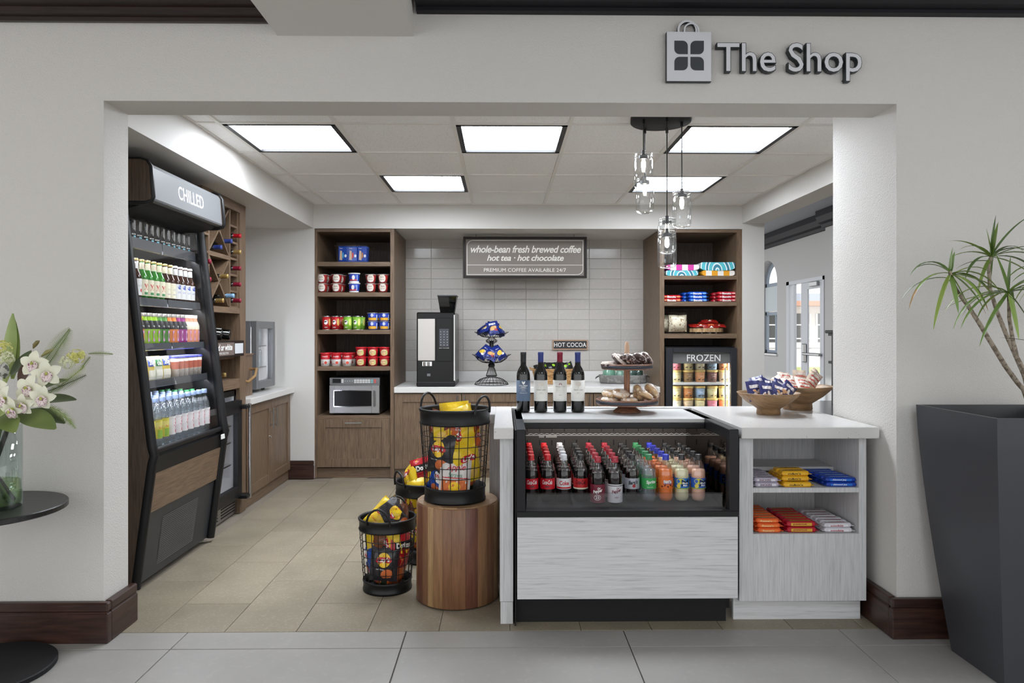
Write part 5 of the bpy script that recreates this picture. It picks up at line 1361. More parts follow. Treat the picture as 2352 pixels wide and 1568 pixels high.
def tub(nm, rgb, txt=(226, 222, 210)):
    t = thing('ice_cream_tub', 'i', 'ice cream tub')
    MB().lathe([(0, 0), (.040, 0), (.047, .098), (0, .098)], 20).build('tub_body', P('tub_' + nm, rgb, .5), t)
    MB().lathe([(.0475, .092), (.051, .094), (.051, .110), (.049, .112), (0, .111)], 20).build('lid', P('tub_lid', (220, 192, 120), .4, .1), t)
    m = MB(); w = conew(.040, .047, .098)
    dk = 1 if sum(rgb) > 400 else 0
    m.text('ICE CREAM', w, 0, .070, w=.050, mi=dk); m.text('pint', w, 0, .053, w=.025, mi=0)
    for x in (-.022, .016):
        m.rect2d(x - .009, x + .009, .020, .029, w, 2, 2, 1); m.rect2d(x - .009, x - .006, .012, .020, w, 2, 1, 1); m.rect2d(x + .005, x + .008, .012, .020, w, 2, 1, 1); m.rect2d(x + .008, x + .013, .026, .033, w, 2, 1, 1)
    m.build('printing', [m_print_w, P('tub_brown', (150, 120, 80), .5), P('cow_dark', (70, 56, 40), .5)], t); return Proto(t)
TC = {'pink': (226, 130, 150), 'cream': (232, 222, 170), 'ivory': (238, 232, 204), 'pale blue': (160, 190, 222), 'orange': (222, 140, 90), 'brown': (150, 100, 76), 'peach': (222, 160, 110), 'mocha': (120, 84, 78), 'tan': (206, 184, 150), 'caramel': (196, 130, 76)}
tt = {k: tub(k.replace(' ', '_'), v) for k, v in TC.items()}
cxs = [1553, 1580.5, 1607.5, 1635.5, 1662]
rows = [(zf[0] + .113, ['pink', 'cream', 'ivory', 'pale blue', 'orange'], 'top row'), (zf[0], ['cream', 'brown', 'peach', 'mocha', 'tan'], 'second row'),
        (zf[1] + .0 + .226, ['cream', 'caramel', 'pale blue', 'cream', 'cream'], 'third row'), (zf[1] + .113, ['ivory', 'tan', 'cream', 'pink', 'orange'], 'fourth row'), (zf[1], ['tan', 'ivory', 'tan', 'brown', 'cream'], 'fifth row')]
for z, ks, rn in rows:
    for i, k in enumerate(ks): tt[k].put((xat(cxs[i], 6.66) , 6.66, z), R.uniform(-.2, .2), f"{k} ice cream tub, {ORD[i + 1]} from the left, {rn} of the freezer", 'ice cream tubs in the freezer')
# ---------------------------------------------------------------- front island: open cooler between whitewashed panels
ZI = .893; TI = .052
IY0, IY1 = 3.215, 4.14
ixl0, ixl1 = xat(1134, IY0), xat(1179.5, IY0)
ixr0, ixr1 = xat(1703, IY0), XJ - .012
t = thing('island_counter', 'white speckled quartz counter around the open bottle cooler', 'countertop', (.8, 3.8, ZI - TI))
m = MB(t); m.box(ixl0, ixl1, IY0, IY1, ZI - TI, ZI, 0, .003).box(ixr0, ixr1, IY0, IY1, ZI - TI, ZI, 0, .003).box(ixl1, ixr0, 4.075, IY1, ZI - TI, ZI, 0, .002).box(xat(1124, 3.76), ixl0, 3.76, IY1, ZI - TI, ZI, 0, .003)
m.build('slab', m_quartz, t)
PYF = IY0 + .035
# left end panel
t = thing('end_panel', 'narrow whitewashed end panel left of the open cooler', 'panel', (ixl0 + .04, 3.6, 0))
px0, px1 = xat(1148, PYF), xat(1179, PYF)
MB(t).box(px0, px1, PYF, 4.1, .102, ZI - TI - .001, 0, .001).build('panel_board', m_wash, t)
MB(t).box(px0 + .003, px1 - .001, PYF + .003, 4.1, 0, .1, 0, .001).build('foot', m_wash, t)
MB(t).box(xat(1124, 3.8), px0 - .001, 3.8, 4.1, 0, ZI - TI - .001, 0, .001).build('rear_panel', m_wash, t)
# right open shelf cabinet
t = thing('shelf_cabinet', 'whitewashed open shelf cabinet of candy bars right of the cooler', 'cabinet', ((ixr0 + ixr1) / 2, 3.6, 0))
sx0, sx1 = xat(1698, PYF), xat(1990, PYF); sx1 = min(sx1, XJ - .02)
oi0, oi1 = xat(1730, PYF), xat(1973, PYF)
YBk = 3.72; za, zb, zbot = .613, .404, .0985
MB(t).box(sx0, oi0, PYF, 4.1, zbot, ZI - TI - .001, 0, .001).build('side_panel', m_wash, t)
MB(t).box(oi1, sx1, PYF, 4.1, zbot, ZI - TI - .001, 0, .001).build('side_panel', m_wash, t)
MB(t).box(oi0, oi1, PYF, PYF + .02, zbot, zb, 0, .001).build('front_panel', m_wash, t)
MB(t).box(oi0, oi1, YBk, YBk + .015, zb - .05, ZI - TI - .001).build('back_panel', m_wash, t)
MB(t).box(oi0, oi1, PYF + .001, YBk, za - .022, za, 0, .001).build('shelf', m_wash, t)
MB(t).box(oi0, oi1, PYF + .020, YBk, zb - .021, zb - .001, 0, .001).build('shelf', m_wash, t)
MB(t).box(oi0, oi1, 3.50, YBk, .642, .662, 0, .001).build('shelf', m_wash_x, t)
MB(t).box(sx0 - .015, xat(1976, 3.29), 3.29, 3.31, 0, zbot + .01, 0, .001).build('toe_board', m_wash_x, t)
MB(t).box(xat(1976, 3.29) - .02, xat(1976, 3.29), 3.31, 4.1, 0, zbot).build('toe_side', m_wash_x, t)

# the cooler
CX0, CX1 = xat(1186, 3.2), xat(1697, 3.2)
oc = thing('open_cooler', 'black open front bottle cooler with whitewashed lower panel', 'refrigerator', ((CX0 + CX1) / 2, 3.6, 0))
pw_ = .042; ZTc = .886; DK = .522
for x0, x1 in ((CX0, CX0 + pw_), (CX1 - pw_, CX1)):
    MB(oc).box(x0, x1, 3.2, 4.06, .50, ZTc, 0, .003).build('side_panel', P('cooler_black', (16, 16, 20), .35, spec=.35), oc)
a0, a1 = CX0 + pw_, CX1 - pw_
MB(oc).box(CX0 + .004, CX1 - .004, 3.60, 4.07, ZTc - .020, ZTc, 0, .002).build('top_panel', P('cooler_top', (184, 184, 184), .35), oc)
MB(oc).box(a0, a1, 3.59, 3.66, .838, ZTc - .021, 0, .003).build('hood', P('cooler_black', (0, 0, 0)), oc)
MB(oc).box(a0, a1, 3.62, 3.63, ZTc - .040, ZTc - .022).build('hood_band', m_grey, oc)
m_int = P('cooler_inner', (66, 60, 57), .45)
bk = MB(oc); bk.box(a0, a1, 3.95, 3.97, .50, .86)
for i in range(14):
    x = a0 + .03 + i * .068
    for z in (.775, .70): bk.box(x, x + .004, 3.946, 3.95, z, z + .03, 1)
bk.build('back_panel', [m_int, m_print_k], oc)
MB(oc).box(a0, a1, 3.66, 3.95, .858, .865).build('ceiling_panel', m_int, oc)
MB(oc).box(a1 - .004, a1 - .001, 3.24, 3.95, .51, .84).build('mirror_side', P('dark_mirror', (120, 112, 106), .03, 1.), oc)
ra = MB(oc)
n = 60; ra.tube([(a0 + .03 + (a1 - a0 - .06) * i / n, 3.76, .785 + (.005 if i % 2 else 0)) for i in range(n + 1)], .0018, 4); ra.tube([(a0 + .001, 3.76, .780), (a1 - .001, 3.76, .780)], .002, 4)
ra.build('wire_rail', m_steel, oc)
MB(oc).box(a0 + .02, a1 - .02, 3.665, 3.68, .845, .856).build('light_strip', P('open_led', (255, 248, 238), .5, emit=24.), oc)
lb = MB(oc); lb.box(xat(1238, 3.94), xat(1250, 3.94), 3.943, 3.946, .742, .756).box(xat(1254, 3.94), xat(1279, 3.94), 3.943, 3.946, .742, .756).build('price_label', P('price_grey', (170, 168, 166), .5), oc)
MB(oc).box(a0, a1, 3.215, 3.95, DK - .02, DK - .001).build('deck', m_blackm, oc)
MB(oc).box(CX0, CX1, 3.195, 3.225, .497, .524, 0, .004).build('front_rail', m_black, oc)
MB(oc).box(a0 + .004, a1 - .02, 3.235, 3.241, .524, .597, 0, .001).build('front_glass', glass('smoked_glass', tint=(244, 244, 246), refl=.05, edge=.25), oc)
MB(oc).box(CX0 + .004, CX1 - .002, 3.205, 3.22, .128, .494, 0, .002).build('lower_panel', m_wash_x, oc)
MB(oc).box(CX0, CX1 - .035, 3.275, 3.295, 0, .128).build('kick_plate', m_blackm, oc)
MB(oc).box(CX0 + .01, CX1 - .01, 3.30, 4.05, .05, .49).build('body', m_blackm, oc)
MB(oc).box(CX0 - .006, CX0 - .001, 3.23, 4.06, .0, .88).build('edge_strip', m_black, oc)

# soft drink bottles
def soda(nm, liq, labc, capc, draw, tall=False, lz=(.062, .112)):
    t = thing('soda_bottle', nm, 'soda bottle')
    prof = [(0, .006), (.012, .006), (.022, 0), (.030, .004), (.0345, .022), (.0335, .05), (.0325, .07), (.0335, .10), (.0345, .118), (.033, .140), (.024, .170), (.0145, .190), (.0125, .196), (.0125, .205)]
    MB().lathe(prof, 24).build('bottle_body', m_gl_pet, t)
    fillz = .150
    MB().lathe([(0, .008), (.020, .003), (.028, .006), (.0328, .022), (.0318, .05), (.0310, .07), (.0318, .10), (.0328, .118), (.0315, .140), (.0285, fillz), (0, fillz)], 20).build('drink', liq, t)
    MB().lathe([(.0150, .199), (.0150, .2185), (.0135, .220), (0, .220)], 18).lathe([(.0165, .194), (.0165, .198), (.0125, .198)], 14).build('cap', capc, t)
    z0, z1 = lz; r = .0350; m = MB(); m.lathe([(r, z0, 0), (r, z1, 0)], 24)
    w1, w2 = wrapper(r + .0004), wrapper(r + .0009)
    mats = [labc] + draw(m, w1, w2, (z0 + z1) / 2); m.build('label', mats, t)
    return Proto(t)
cola = P('cola', (16, 8, 7), .2, spec=.3)
cR = P('cap_red', (200, 32, 40), .35); cWt = P('cap_white_', (214, 216, 222), .35); cK = P('cap_black', (36, 36, 38), .35); cG = P('cap_green_', (52, 128, 82), .35); cB = P('cap_blue_', (44, 56, 180), .35); cDR = P('cap_dark_red', (164, 40, 56), .35)
lR = P('lab_red', (192, 22, 38), .35); lW = P('lab_white', (214, 214, 216), .4)
def d_coke(m, w1, w2, z): m.text('Coca-Cola', w1, 0, z + .008, w=.050, h=.020, mi=1, bold=.02, shear=.35); m.disc2d(0, z - .013, .012, .005, w1, 2, 10, 1); return [m_print_w, P('cherry', (120, 20, 34), .4)]
def d_diet(m, w1, w2, z): m.text('Coke', w1, .0, z + .004, w=.046, h=.020, mi=1, bold=.03); m.rect2d(-.05, .05, z - .022, z - .015, w1, 1, 16, 1); return [P('lab_red', (0, 0, 0))]
def d_zero(m, w1, w2, z): m.text('Coca-Cola', w1, 0, z + .008, w=.050, h=.020, mi=1, bold=.02, shear=.35); m.rect2d(-.06, .06, z - .025, z - .018, w1, 2, 18, 1); return [m_print_k, lbc]
def d_dp(m, w1, w2, z): m.text('Dr', w1, .006, z + .024, w=.016, mi=1, bold=.03, rot=.2, shear=.3); m.text('Pepper', w1, 0, z + .010, w=.048, h=.020, mi=1, bold=.03, rot=.25, shear=.3); m.text('23', w1, -.002, z - .018, w=.018, h=.014, mi=1, bold=.03); line(m, [(.016 * math.cos(i * PI / 8) - .002, z - .018 + .012 * math.sin(i * PI / 8)) for i in range(17)], .002, w1, 1); return [m_print_w]
def d_dpd(m, w1, w2, z): m.text('Dr', w1, .006, z + .024, w=.016, mi=1, bold=.03, rot=.2, shear=.3); m.text('Pepper', w1, 0, z + .010, w=.048, h=.020, mi=1, bold=.03, rot=.25, shear=.3); m.text('DIET', w1, 0, z - .018, w=.018, mi=1, bold=.02); m.rect2d(-.05, .05, z + .034, z + .037, w1, 2, 16, 1); return [P('dp_maroon', (110, 30, 50), .4), m_print_k]
def d_barq(m, w1, w2, z): m.text("Barq's", w1, 0, z + .004, w=.046, h=.024, mi=1, bold=.03, shear=.3, rot=.12); m.disc2d(.004, z - .010, .008, .008, w2, 2, 10, 1); return [m_print_k, P('barq_red', (160, 30, 40), .4)]
def d_spr(m, w1, w2, z): m.text('Sprite', w1, .004, z + .006, w=.046, h=.020, mi=1, bold=.03, shear=.2, rot=.06); m.text('lemon-lime', w1, 0, z - .016, w=.030, mi=1); return [m_print_w]
def d_fan(m, w1, w2, z):
    m.text('FANTA', w2, 0, z + .008, w=.040, h=.015, mi=1, bold=.05); m.text('FANTA', w1, .001, z + .006, w=.044, h=.019, mi=2, bold=.07)
    for i in range(5): m.disc2d(-.028 + i * .014, z - .014 + (i % 2) * .006, .006, .004, w1, 3, 8, 1, rot=i)
    return [m_print_w, P('fanta_blue', (60, 50, 140), .4), P('fanta_brown', (110, 40, 26), .4)]
def d_mm(m, w1, w2, z):
    m.disc2d(-.010, z + .010, .022, .014, w1, 1, 12, 1); m.disc2d(-.020, z - .012, .010, .010, w2, 2, 12, 1)
    m.flat2d([(-.006, z - .015), (.030, z - .015), (.030, z + .020), (.012, z + .010), (-.006, z + .020)], w2, 3, True); w3 = wrapper(.0364)
    m.text('Minute', w3, .012, z + .003, w=.030, mi=4, bold=.04); m.text('Maid', w3, .012, z - .008, w=.022, mi=4, bold=.04); m.rect2d(-.06, .06, z - .025, z - .021, w1, 5, 18, 1)
    return [P('mm_yel', (206, 206, 80), .4), P('mm_lemon', (226, 206, 90), .4), m_print_k, m_print_w, P('mm_lime', (150, 180, 60), .4)]
S = [
 (soda('c', cola, lR, cR, d_coke), 'red-labelled cola bottle'),
 (None, 'red-labelled cola bottle'),
 (soda('c', cola, lW, cWt, d_diet), 'silver-labelled diet cola bottle'),
 (soda('c', cola, P('lab_zero', (186, 26, 32), .35), cK, d_zero), 'black-capped red-labelled cola bottle'),
 (soda('c', cola, P('lab_dp', (110, 24, 46), .35), cDR, d_dp, lz=(.012, .096)), 'maroon-labelled pepper soda bottle'),
 (soda('c', cola, P('lab_dpw', (206, 206, 210), .35), cDR, d_dpd, lz=(.012, .096)), 'white-labelled diet pepper soda bottle'),
 (soda('c', cola, P('lab_barq', (176, 180, 188), .3, .3), cK, d_barq), 'silver-labelled root beer bottle'),
 (soda('c', _MC['wf'], P('lab_spr', (56, 158, 84), .35), cG, d_spr), 'green-labelled lemon-lime soda bottle'),
 (soda('c', P('orange_soda', (228, 116, 40), .2, coat=.4), P('lab_fan', (222, 110, 40), .35), cB, d_fan), 'orange soda bottle'),
 (soda('c', P('lemonade', (220, 216, 176), .2, coat=.4), P('lab_mm', (40, 110, 190), .35), cK, d_mm), 'pale lemonade bottle'),
 (soda('c', P('pink_lemonade', (232, 182, 158), .2, coat=.4), P('lab_mmp', (60, 100, 190), .35), cK, d_mm), 'pink lemonade bottle')]
capx = [1219.8, 1257.7, 1295, 1333.7, 1373, 1412.5, 1451.8, 1490.4, 1529, 1565.7, 1603.8]
rear = [1214.5, 1249, 1285, 1319.5, 1352, 1388, 1426, 1459.5, 1491, 1527, 1561]
for c_ in range(11):
    pr_, nm = S[c_]
    if pr_ is None: pr_ = S[0][0]
    Yf = 3.34 if c_ in (4, 5) else 3.40
    xf = xat(capx[c_], Yf); xr = xat(rear[c_], 3.76)
    for r_ in range(5):
        k_ = r_ / 4; col = f"column {['one','two','three','four','five','six','seven','eight','nine','ten','eleven'][c_]} from the left"
        pr_.put((xf + (xr - xf) * k_, Yf + (3.76 - Yf) * k_, DK), R.uniform(-.12, .12), f"{nm}, {['front', 'second', 'third', 'fourth', 'rearmost'][r_]} in {col}", 'soda bottles in the open cooler')

# ---------------------------------------------------------------- wine bottles, stand, bowls on the island
WYY = 3.905
lab_tr = [('*tree', .152, .03, 3, 0), ('TRINITY OAKS', .121, .054, 2, .01), ('MERLOT', .106, .018, 2, 0), ('*line', .100, .04, 3, 0), ('*line', .078, .04, 3, 0)]
lab_cc = [('*shield', .158, .02, 1, 0), ('COLUMBIA', .144, .048, 1, .01), ('CREST', .135, .030, 1, .01), ('*line', .128, .04, 1, 0), ('MERLOT', .122, .020, 1, 0), ('*line', .115, .03, 1, 0), ('WASHINGTON', .105, .04, 1, 0)]
lab_mt = [('*birds', .152, .02, 4, 0), ('Menage a Trois', .138, .055, 2, .0), ('*line', .128, .05, 3, 0), ('*line', .118, .05, 3, 0), ('*line', .108, .05, 3, 0), ('MERLOT', .094, .018, 2, 0), ('*line', .068, .06, 2, 0)]
specs = [(1202, lab_b, lab_cc, m_cap_k, 'black-capped wine bottle with slate blue label'), (1242, lab_w, lab_tr, m_cap_b, 'blue-capped wine bottle with cream tree label, second of four'),
         (1286, lab_w, lab_mt, m_cap_r, 'red-capped wine bottle with white label and two small figures'), (1327, lab_w, lab_tr, m_cap_b, 'blue-capped wine bottle with cream tree label, rightmost of four')]
for px_, lm, lt, cm, nm in specs:
    t = wine_bottle(0, lm, lt, cm); t.location = (xat(px_, WYY), WYY, ZTc); t['label'] = nm; t['group'] = 'wine bottles on the island'; t.scale = (1.0, 1.0, 1.02)
# doughnut stand
DY = 3.90; dx = xat(1440, DY)
t = thing('doughnut_stand', 'two-tier round wooden stand with black metal bands', 'cake stand', (dx, DY, ZTc))
m_st = wood('stand_wood', (92, 56, 40), (150, 104, 78), 'x', 9, 8, .5); m_stp = wood('stand_pole', (120, 76, 54), (170, 124, 94), 'z', 9, 8, .5)
MB().lathe([(0, 0), (.072, 0), (.075, .004), (.072, .010), (.045, .030), (.042, .044), (0, .044)], 28).build('foot', m_st, t)
def plate(z, r, nm):
    p_ = MB().lathe([(0, 0), (r - .003, 0), (r, .003), (r, .026), (r - .003, .030), (r - .008, .030), (r - .010, .012), (0, .012)], 44, 0, (0, 0, z)).build(nm, m_st, t)
    MB().lathe([(r + .0005, .006), (r + .002, .007), (r + .002, .022), (r + .0005, .023)], 44, 0, (0, 0, z)).build('metal_band', P('band_grey', (66, 68, 76), .4, .5), p_)
plate(.044, .167, 'plate'); plate(.234, .137, 'plate')
MB().tube([(0, 0, .05), (0, 0, .12), (0, 0, .235)], [.017, .016, .017], 14).build('post', m_stp, t)
MB().tube([(0, 0, .24), (0, 0, .31), (0, 0, .36), (0, 0, .378), (0, 0, .384)], [.018, .014, .012, .010, .004], 14).build('post', P('pale_pole', (190, 158, 132), .5), t)
def doughnut(c, ice, r=.038, th=.024, nm='doughnut'):
    t = thing('doughnut', nm, 'doughnut')
    m = MB(); n, k_ = 22, 10; vs = []; fs = []
    R1, R2 = r * .62, r * .40
    for i in range(n):
        a_ = 2 * PI * i / n
        for j in range(k_):
            q = 2 * PI * j / k_; rr_ = R1 + R2 * math.cos(q) * (1 + .03 * math.sin(7 * a_)); vs.append((rr_ * math.cos(a_), rr_ * math.sin(a_), th / 2 + th / 2 * math.sin(q)))
    for i in range(n):
        for j in range(k_):
            fs.append((i * k_ + j, ((i + 1) % n) * k_ + j, ((i + 1) % n) * k_ + (j + 1) % k_, i * k_ + (j + 1) % k_))
    m.add(vs, fs, 0, True).build('dough', c, t)
    w_ = MB()  # icing: the upper half again, slightly larger
    vs = []; fs = []; kk = 6
    for i in range(n):
        a_ = 2 * PI * i / n
        for j in range(kk):
            q = PI * (j / (kk - 1)) * .9 + .05 * PI; rr_ = R1 + (R2 + .0012) * math.cos(q); vs.append((rr_ * math.cos(a_), rr_ * math.sin(a_), th / 2 + (th / 2 + .0014) * math.sin(q)))
    for i in range(n):
        for j in range(kk - 1): fs.append((i * kk + j, ((i + 1) % n) * kk + j, ((i + 1) % n) * kk + j + 1, i * kk + j + 1))
    w_.add(vs, fs, 0, True).build('icing', ice, t)
    # tied film wrap, a close-fitting clear disc
    MB().lathe([(0, -.0005), (r * .95, -.0005), (r * 1.06, .006), (r * 1.06, th - .004), (r * .9, th + .003), (0, th + .0035)], 18).build('film_wrap', m_gl_pet, t)
    return Proto(t)
dc = doughnut(speckle('choc_dough', (66, 44, 40), (176, 160, 156), 60, .56, .7), speckle('sugar_ice', (206, 190, 180), (120, 92, 80), 70, .58, .5), r=.049, th=.029)
dg = doughnut(speckle('plain_dough', (212, 174, 128), (236, 218, 190), 50, .56, .6), speckle('glaze', (234, 218, 204), (214, 178, 136), 40, .5, .35), r=.045)
Ztp = ZTc + .234 + .013
for i, (x, y, z, rx, ry, rz_) in enumerate([(-.098, -.035, .0, 0, 0, 0), (-.062, -.055, .026, .2, .75, 0), (-.012, -.075, .022, -.5, .85, .3), (.045, -.062, .026, -.3, .85, .5), (.085, -.02, .03, 0, .95, .5), (-.02, .06, .022, .3, .5, 0), (.05, .06, .024, .3, -.6, 0)]):
    dc.put((dx + x, DY + y, Ztp + z), (rx, ry, rz_), f"wrapped chocolate doughnut, {ORD[i + 1]} from the left on the upper plate" if i < 5 else f"wrapped chocolate doughnut at the {'back left' if i == 5 else 'back right'} of the upper plate", 'chocolate doughnuts on the upper plate')
Ztp = ZTc + .044 + .013
for i, (x, y, z, rx, ry, rz_, nm) in enumerate([(-.105, -.06, 0, 0, 0, 0, 'lower left'), (-.005, -.10, 0, 0, 0, 0, 'lower middle'), (-.098, -.05, .034, .15, 0, 0, 'upper left'), (-.048, -.075, .036, .3, .1, 0, 'upper middle'),
        (.035, -.055, .05, 0, 1.45, .2, 'upright centre'), (.075, -.085, .028, -.1, .45, .2, 'leaning right'), (.115, -.05, .052, 0, .95, .4, 'upright right'), (-.03, .08, 0, 0, 0, 0, 'back left'), (.07, .07, 0, 0, 0, 0, 'back right')]):
    dg.put((dx + x, DY + y, Ztp + z), (rx, ry, rz_), f"wrapped glazed doughnut, {nm} on the lower plate", 'glazed doughnuts on the lower plate', scale=(1., 1., 1.2))
# wooden bowls
bw = wood('bowl_wood', (112, 86, 58), (156, 122, 88), 'x', 7, 6, .45, c3=(136, 106, 74))
def bowl(x, y, r, h, fr_, label):
    t = thing('wooden_bowl', label, 'bowl', (x, y, ZI), group='wooden bowls on the island')
    MB().lathe([(0, 0), (fr_, 0), (fr_ + .003, .004), (fr_, h * .26), (fr_ + .006, h * .30), (r * .70, h * .56), (r * .90, h * .82), (r, h * .985), (r - .003, h), (r - .012, h - .004), (r * .80, h * .76), (r * .5, h * .45), (0, h * .36)], 48).build('bowl_body', bw, t)
    return t
b1x, b1y = xat(1765, 3.73), 3.73; b2x, b2y = xat(1832, 3.97), 3.97
bowl(b1x, b1y, .160, .115, .058, 'smaller wooden bowl of blue snack packs on the island')
bowl(b2x, b2y, .187, .132, .075, 'larger wooden bowl of red striped snack packs on the island')
def mix(c, cols_, seed, txt=None, W_=.075, H_=.11):
    t = thing('snack_pack', 'm', 'snack pack'); m, mf = pouch('x', None, W_, H_, .03, None, seed=seed, wob=.25); m.build('pack_body', c, t); q = MB(); rr_ = random.Random(seed)
    if txt == 'stripe':
        for i in range(6): q.rect2d(-W_ * .38, W_ * .38, -H_ * .36 + i * .0135, -H_ * .36 + i * .0135 + .0055, mf, i % 2, 6, 1)
    else:
        for i in range(7): q.disc2d(rr_.uniform(-.022, .022), rr_.uniform(-.035, .002), rr_.uniform(.007, .012), rr_.uniform(.005, .009), lambda x, y, d=0, e=i * .0002: mf(x, y, e), i % 2, 8, 1, rot=i)
        q.rect2d(-.026, .026, .012, .03, mf, 1, 5, 2)
    q.build('printing', cols_, t); return Proto(t)
mA = [mix(foil('mix_blue', (52, 54, 104)), [P('nut', (196, 150, 108), .4), P('nut_w', (222, 214, 214), .4)], s_) for s_ in (2, 9)]
mB_ = [mix(foil('mix_cream', (206, 186, 168)), [m_print_r, P('nut_w', (0, 0, 0))], s_, 'stripe') for s_ in (4, 6)]
pos = [(-.085, -.035, .02, -.35, -.1, .0), (-.035, -.065, .015, -.4, .1, .1), (.025, -.06, .015, -.5, .4, .0), (.080, -.04, .02, -.5, .8, -.1), (.055, -.01, .035, -.7, .6, .2), (-.045, .02, .045, -.6, -.3, -.2), (.0, .03, .04, -.7, .3, .2), (-.01, -.01, .03, -1.0, 0, 0), (.09, .03, .03, -.8, .9, .3)]
nm_ = ['far left', 'front left', 'front centre', 'front right', 'right centre', 'back left', 'back centre', 'middle', 'far right']
for i, q in enumerate(pos): mA[i % 2].put((b1x + q[0], b1y + q[1], ZI + .105 + q[2]), q[3:], f"blue snack pack at the {nm_[i]} of the smaller wooden bowl", 'blue snack packs')
pos = [(-.09, -.02, .03, -1.0, -.4, .5), (-.05, .03, .04, -.9, .1, .2), (.01, -.01, .04, -.35, .05, .1), (.075, -.02, .035, -.5, .75, .1), (.05, .04, .04, -.8, .6, .3), (.10, .02, .045, -.5, .85, .0), (.0, -.07, .02, -.9, .2, 0), (-.07, -.07, .02, -1.0, 0, 0), (.03, .08, .02, -1., .3, 0)]
nm_ = ['far left', 'back left', 'centre', 'front right', 'right centre', 'far right', 'front centre', 'front left', 'back centre']
for i, q in enumerate(pos): mB_[i % 2].put((b2x + q[0], b2y + q[1], ZI + .125 + q[2]), q[3:], f"red striped snack pack at the {nm_[i]} of the larger wooden bowl", 'striped snack packs')

# ---------------------------------------------------------------- candy bars in the shelf cabinet
def bar_(nm, c, c2, c3, txt, L=.135, D_=.042, H_=.020, tc=0):
    t = thing('candy_bar', nm, 'candy bar')
    m = MB(); m.box(-L / 2 + .012, L / 2 - .012, -D_ / 2, D_ / 2, 0, H_, 0, .006)
    m.box(-L / 2, L / 2, -D_ / 2 + .001, D_ / 2 - .001, H_ * .35, H_ * .35 + .0016)
    m.build('wrapper', c, t)
    q = MB(); top = lambda x, y, d=0: (x, y, H_ + .0008 + d); fr_ = lambda x, y, d=0: (x, -D_ / 2 - .0008 - d, y)
    q.rect2d(-L * .30, L * .30, -.012, .012, top, 1, 1, 1); top2 = lambda x, y, d=0: (x, y, H_ + .0015)
    q.text(txt, top2, 0, 0, w=L * .52, h=.014, mi=2, bold=.03)
    q.rect2d(-L * .32, L * .30, .005, H_ - .005, fr_, 1, 1, 1); q.text(txt, lambda x, y, d=0: (x, -D_ / 2 - .0016, y), -L * .05, H_ / 2, w=L * .40, h=.009, mi=2, bold=.02)
    q.build('printing', [c, c2, c3], t); return Proto(t)
o_ = P('bar_dk', (56, 30, 60), .4)
B = {'twix': bar_('t', foil('bar_silver', (176, 168, 184)), P('bar_wh', (214, 210, 220), .3), P('bar_plum', (90, 40, 70), .4), 'SNICKERS'),
     'mm': bar_('m', foil('bar_yellow', (224, 170, 36)), P('bar_yel', (226, 176, 44), .3), m_print_k, 'm&m\'s', L=.15, D_=.055, H_=.022),
     'joy': bar_('j', foil('bar_blue', (24, 60, 160)), P('bar_blu', (40, 110, 206), .3), m_print_w, 'Almond Joy', L=.16),
     'ree': bar_('r', foil('bar_orange', (226, 96, 44)), P('bar_ora', (230, 120, 50), .3), P('bar_yy', (232, 206, 150), .4), "Reese's", L=.13),
     'tk': bar_('k', foil('bar_redd', (176, 22, 44)), P('bar_gold', (206, 160, 50), .3), P('bar_rd', (150, 20, 40), .4), 'peanut', L=.155, H_=.024),
     'mou': bar_('o', foil('bar_white', (210, 208, 214)), P('bar_w2', (226, 224, 228), .3), P('bar_r3', (160, 40, 60), .4), 'cookie', L=.15)}
def stack(k, x, z, n, lv, nm, step=.047, h=.0205, dxr=.0, y0=PYF + .04):
    for l_ in range(lv):
        for i in range(n - (l_ if k == 'mm' else 0)):
            B[k].put((x - i * dxr + R.uniform(-.003, .003), y0 + i * step + l_ * .006 + (.02 if k == 'mm' and l_ else 0), z + l_ * h), (0, 0, R.uniform(-.05, .05)),
                     f"{nm} candy bar, {ORD[i + 1]} from the front, {['bottom', 'second', 'third', 'fourth'][l_]} layer", f'{nm} candy bars in the shelf cabinet')
X = lambda p_: xat(p_, 3.29)
stack('twix', X(1758), za, 6, 2, 'silver and plum')
stack('mm', X(1828), za, 4, 3, 'yellow', step=.060, h=.0225)
stack('joy', X(1928), za, 6, 2, 'blue', dxr=.004)
stack('ree', X(1763), zb, 6, 3, 'orange')
stack('tk', X(1838), zb, 6, 2, 'red and gold', h=.0245)
stack('mou', X(1923), zb, 6, 2, 'white and navy', dxr=.002)
# ---------------------------------------------------------------- wooden crate with rope handle and red cups on the left counter
t = thing('wooden_caddy', 'brown wooden caddy with rope handle and two shelves of red cups', 'caddy', (-2.08, 5.6, ZK))
kx0, kx1, ky0, ky1 = -2.26, -1.985, 5.46, 5.72
for x in ((kx0, kx0 + .014), (kx1 - .014, kx1)): MB(t).box(x[0], x[1], ky0, ky1, ZK, ZK + .33, 0, .002).build('side_panel', m_wal, t)
for z in (ZK, ZK + .315): MB(t).box(kx0 + .014, kx1 - .014 if z == ZK else kx1 + .01, ky0, ky1, z + .001, z + .016, 0, .002).build('shelf', m_wal_x, t)
rp = MB(t); rp.tube([(kx1, ky0 + .02, ZK + .13), (kx1 + .05, ky0 + .03, ZK + .12), (kx1 + .075, ky0 + .10, ZK + .16), (kx1 + .06, ky0 + .18, ZK + .21), (kx1, ky0 + .20, ZK + .205)], .011, 8)
rp.build('rope_handle', P('rope', (150, 118, 78), .9, bump=.8, bscale=120), t)
t = cup('snack_cup', .034, .042, .072, P('red_cup', (190, 36, 44), .4), P('red_cup_lid', (200, 40, 50), .3), .008, .003)
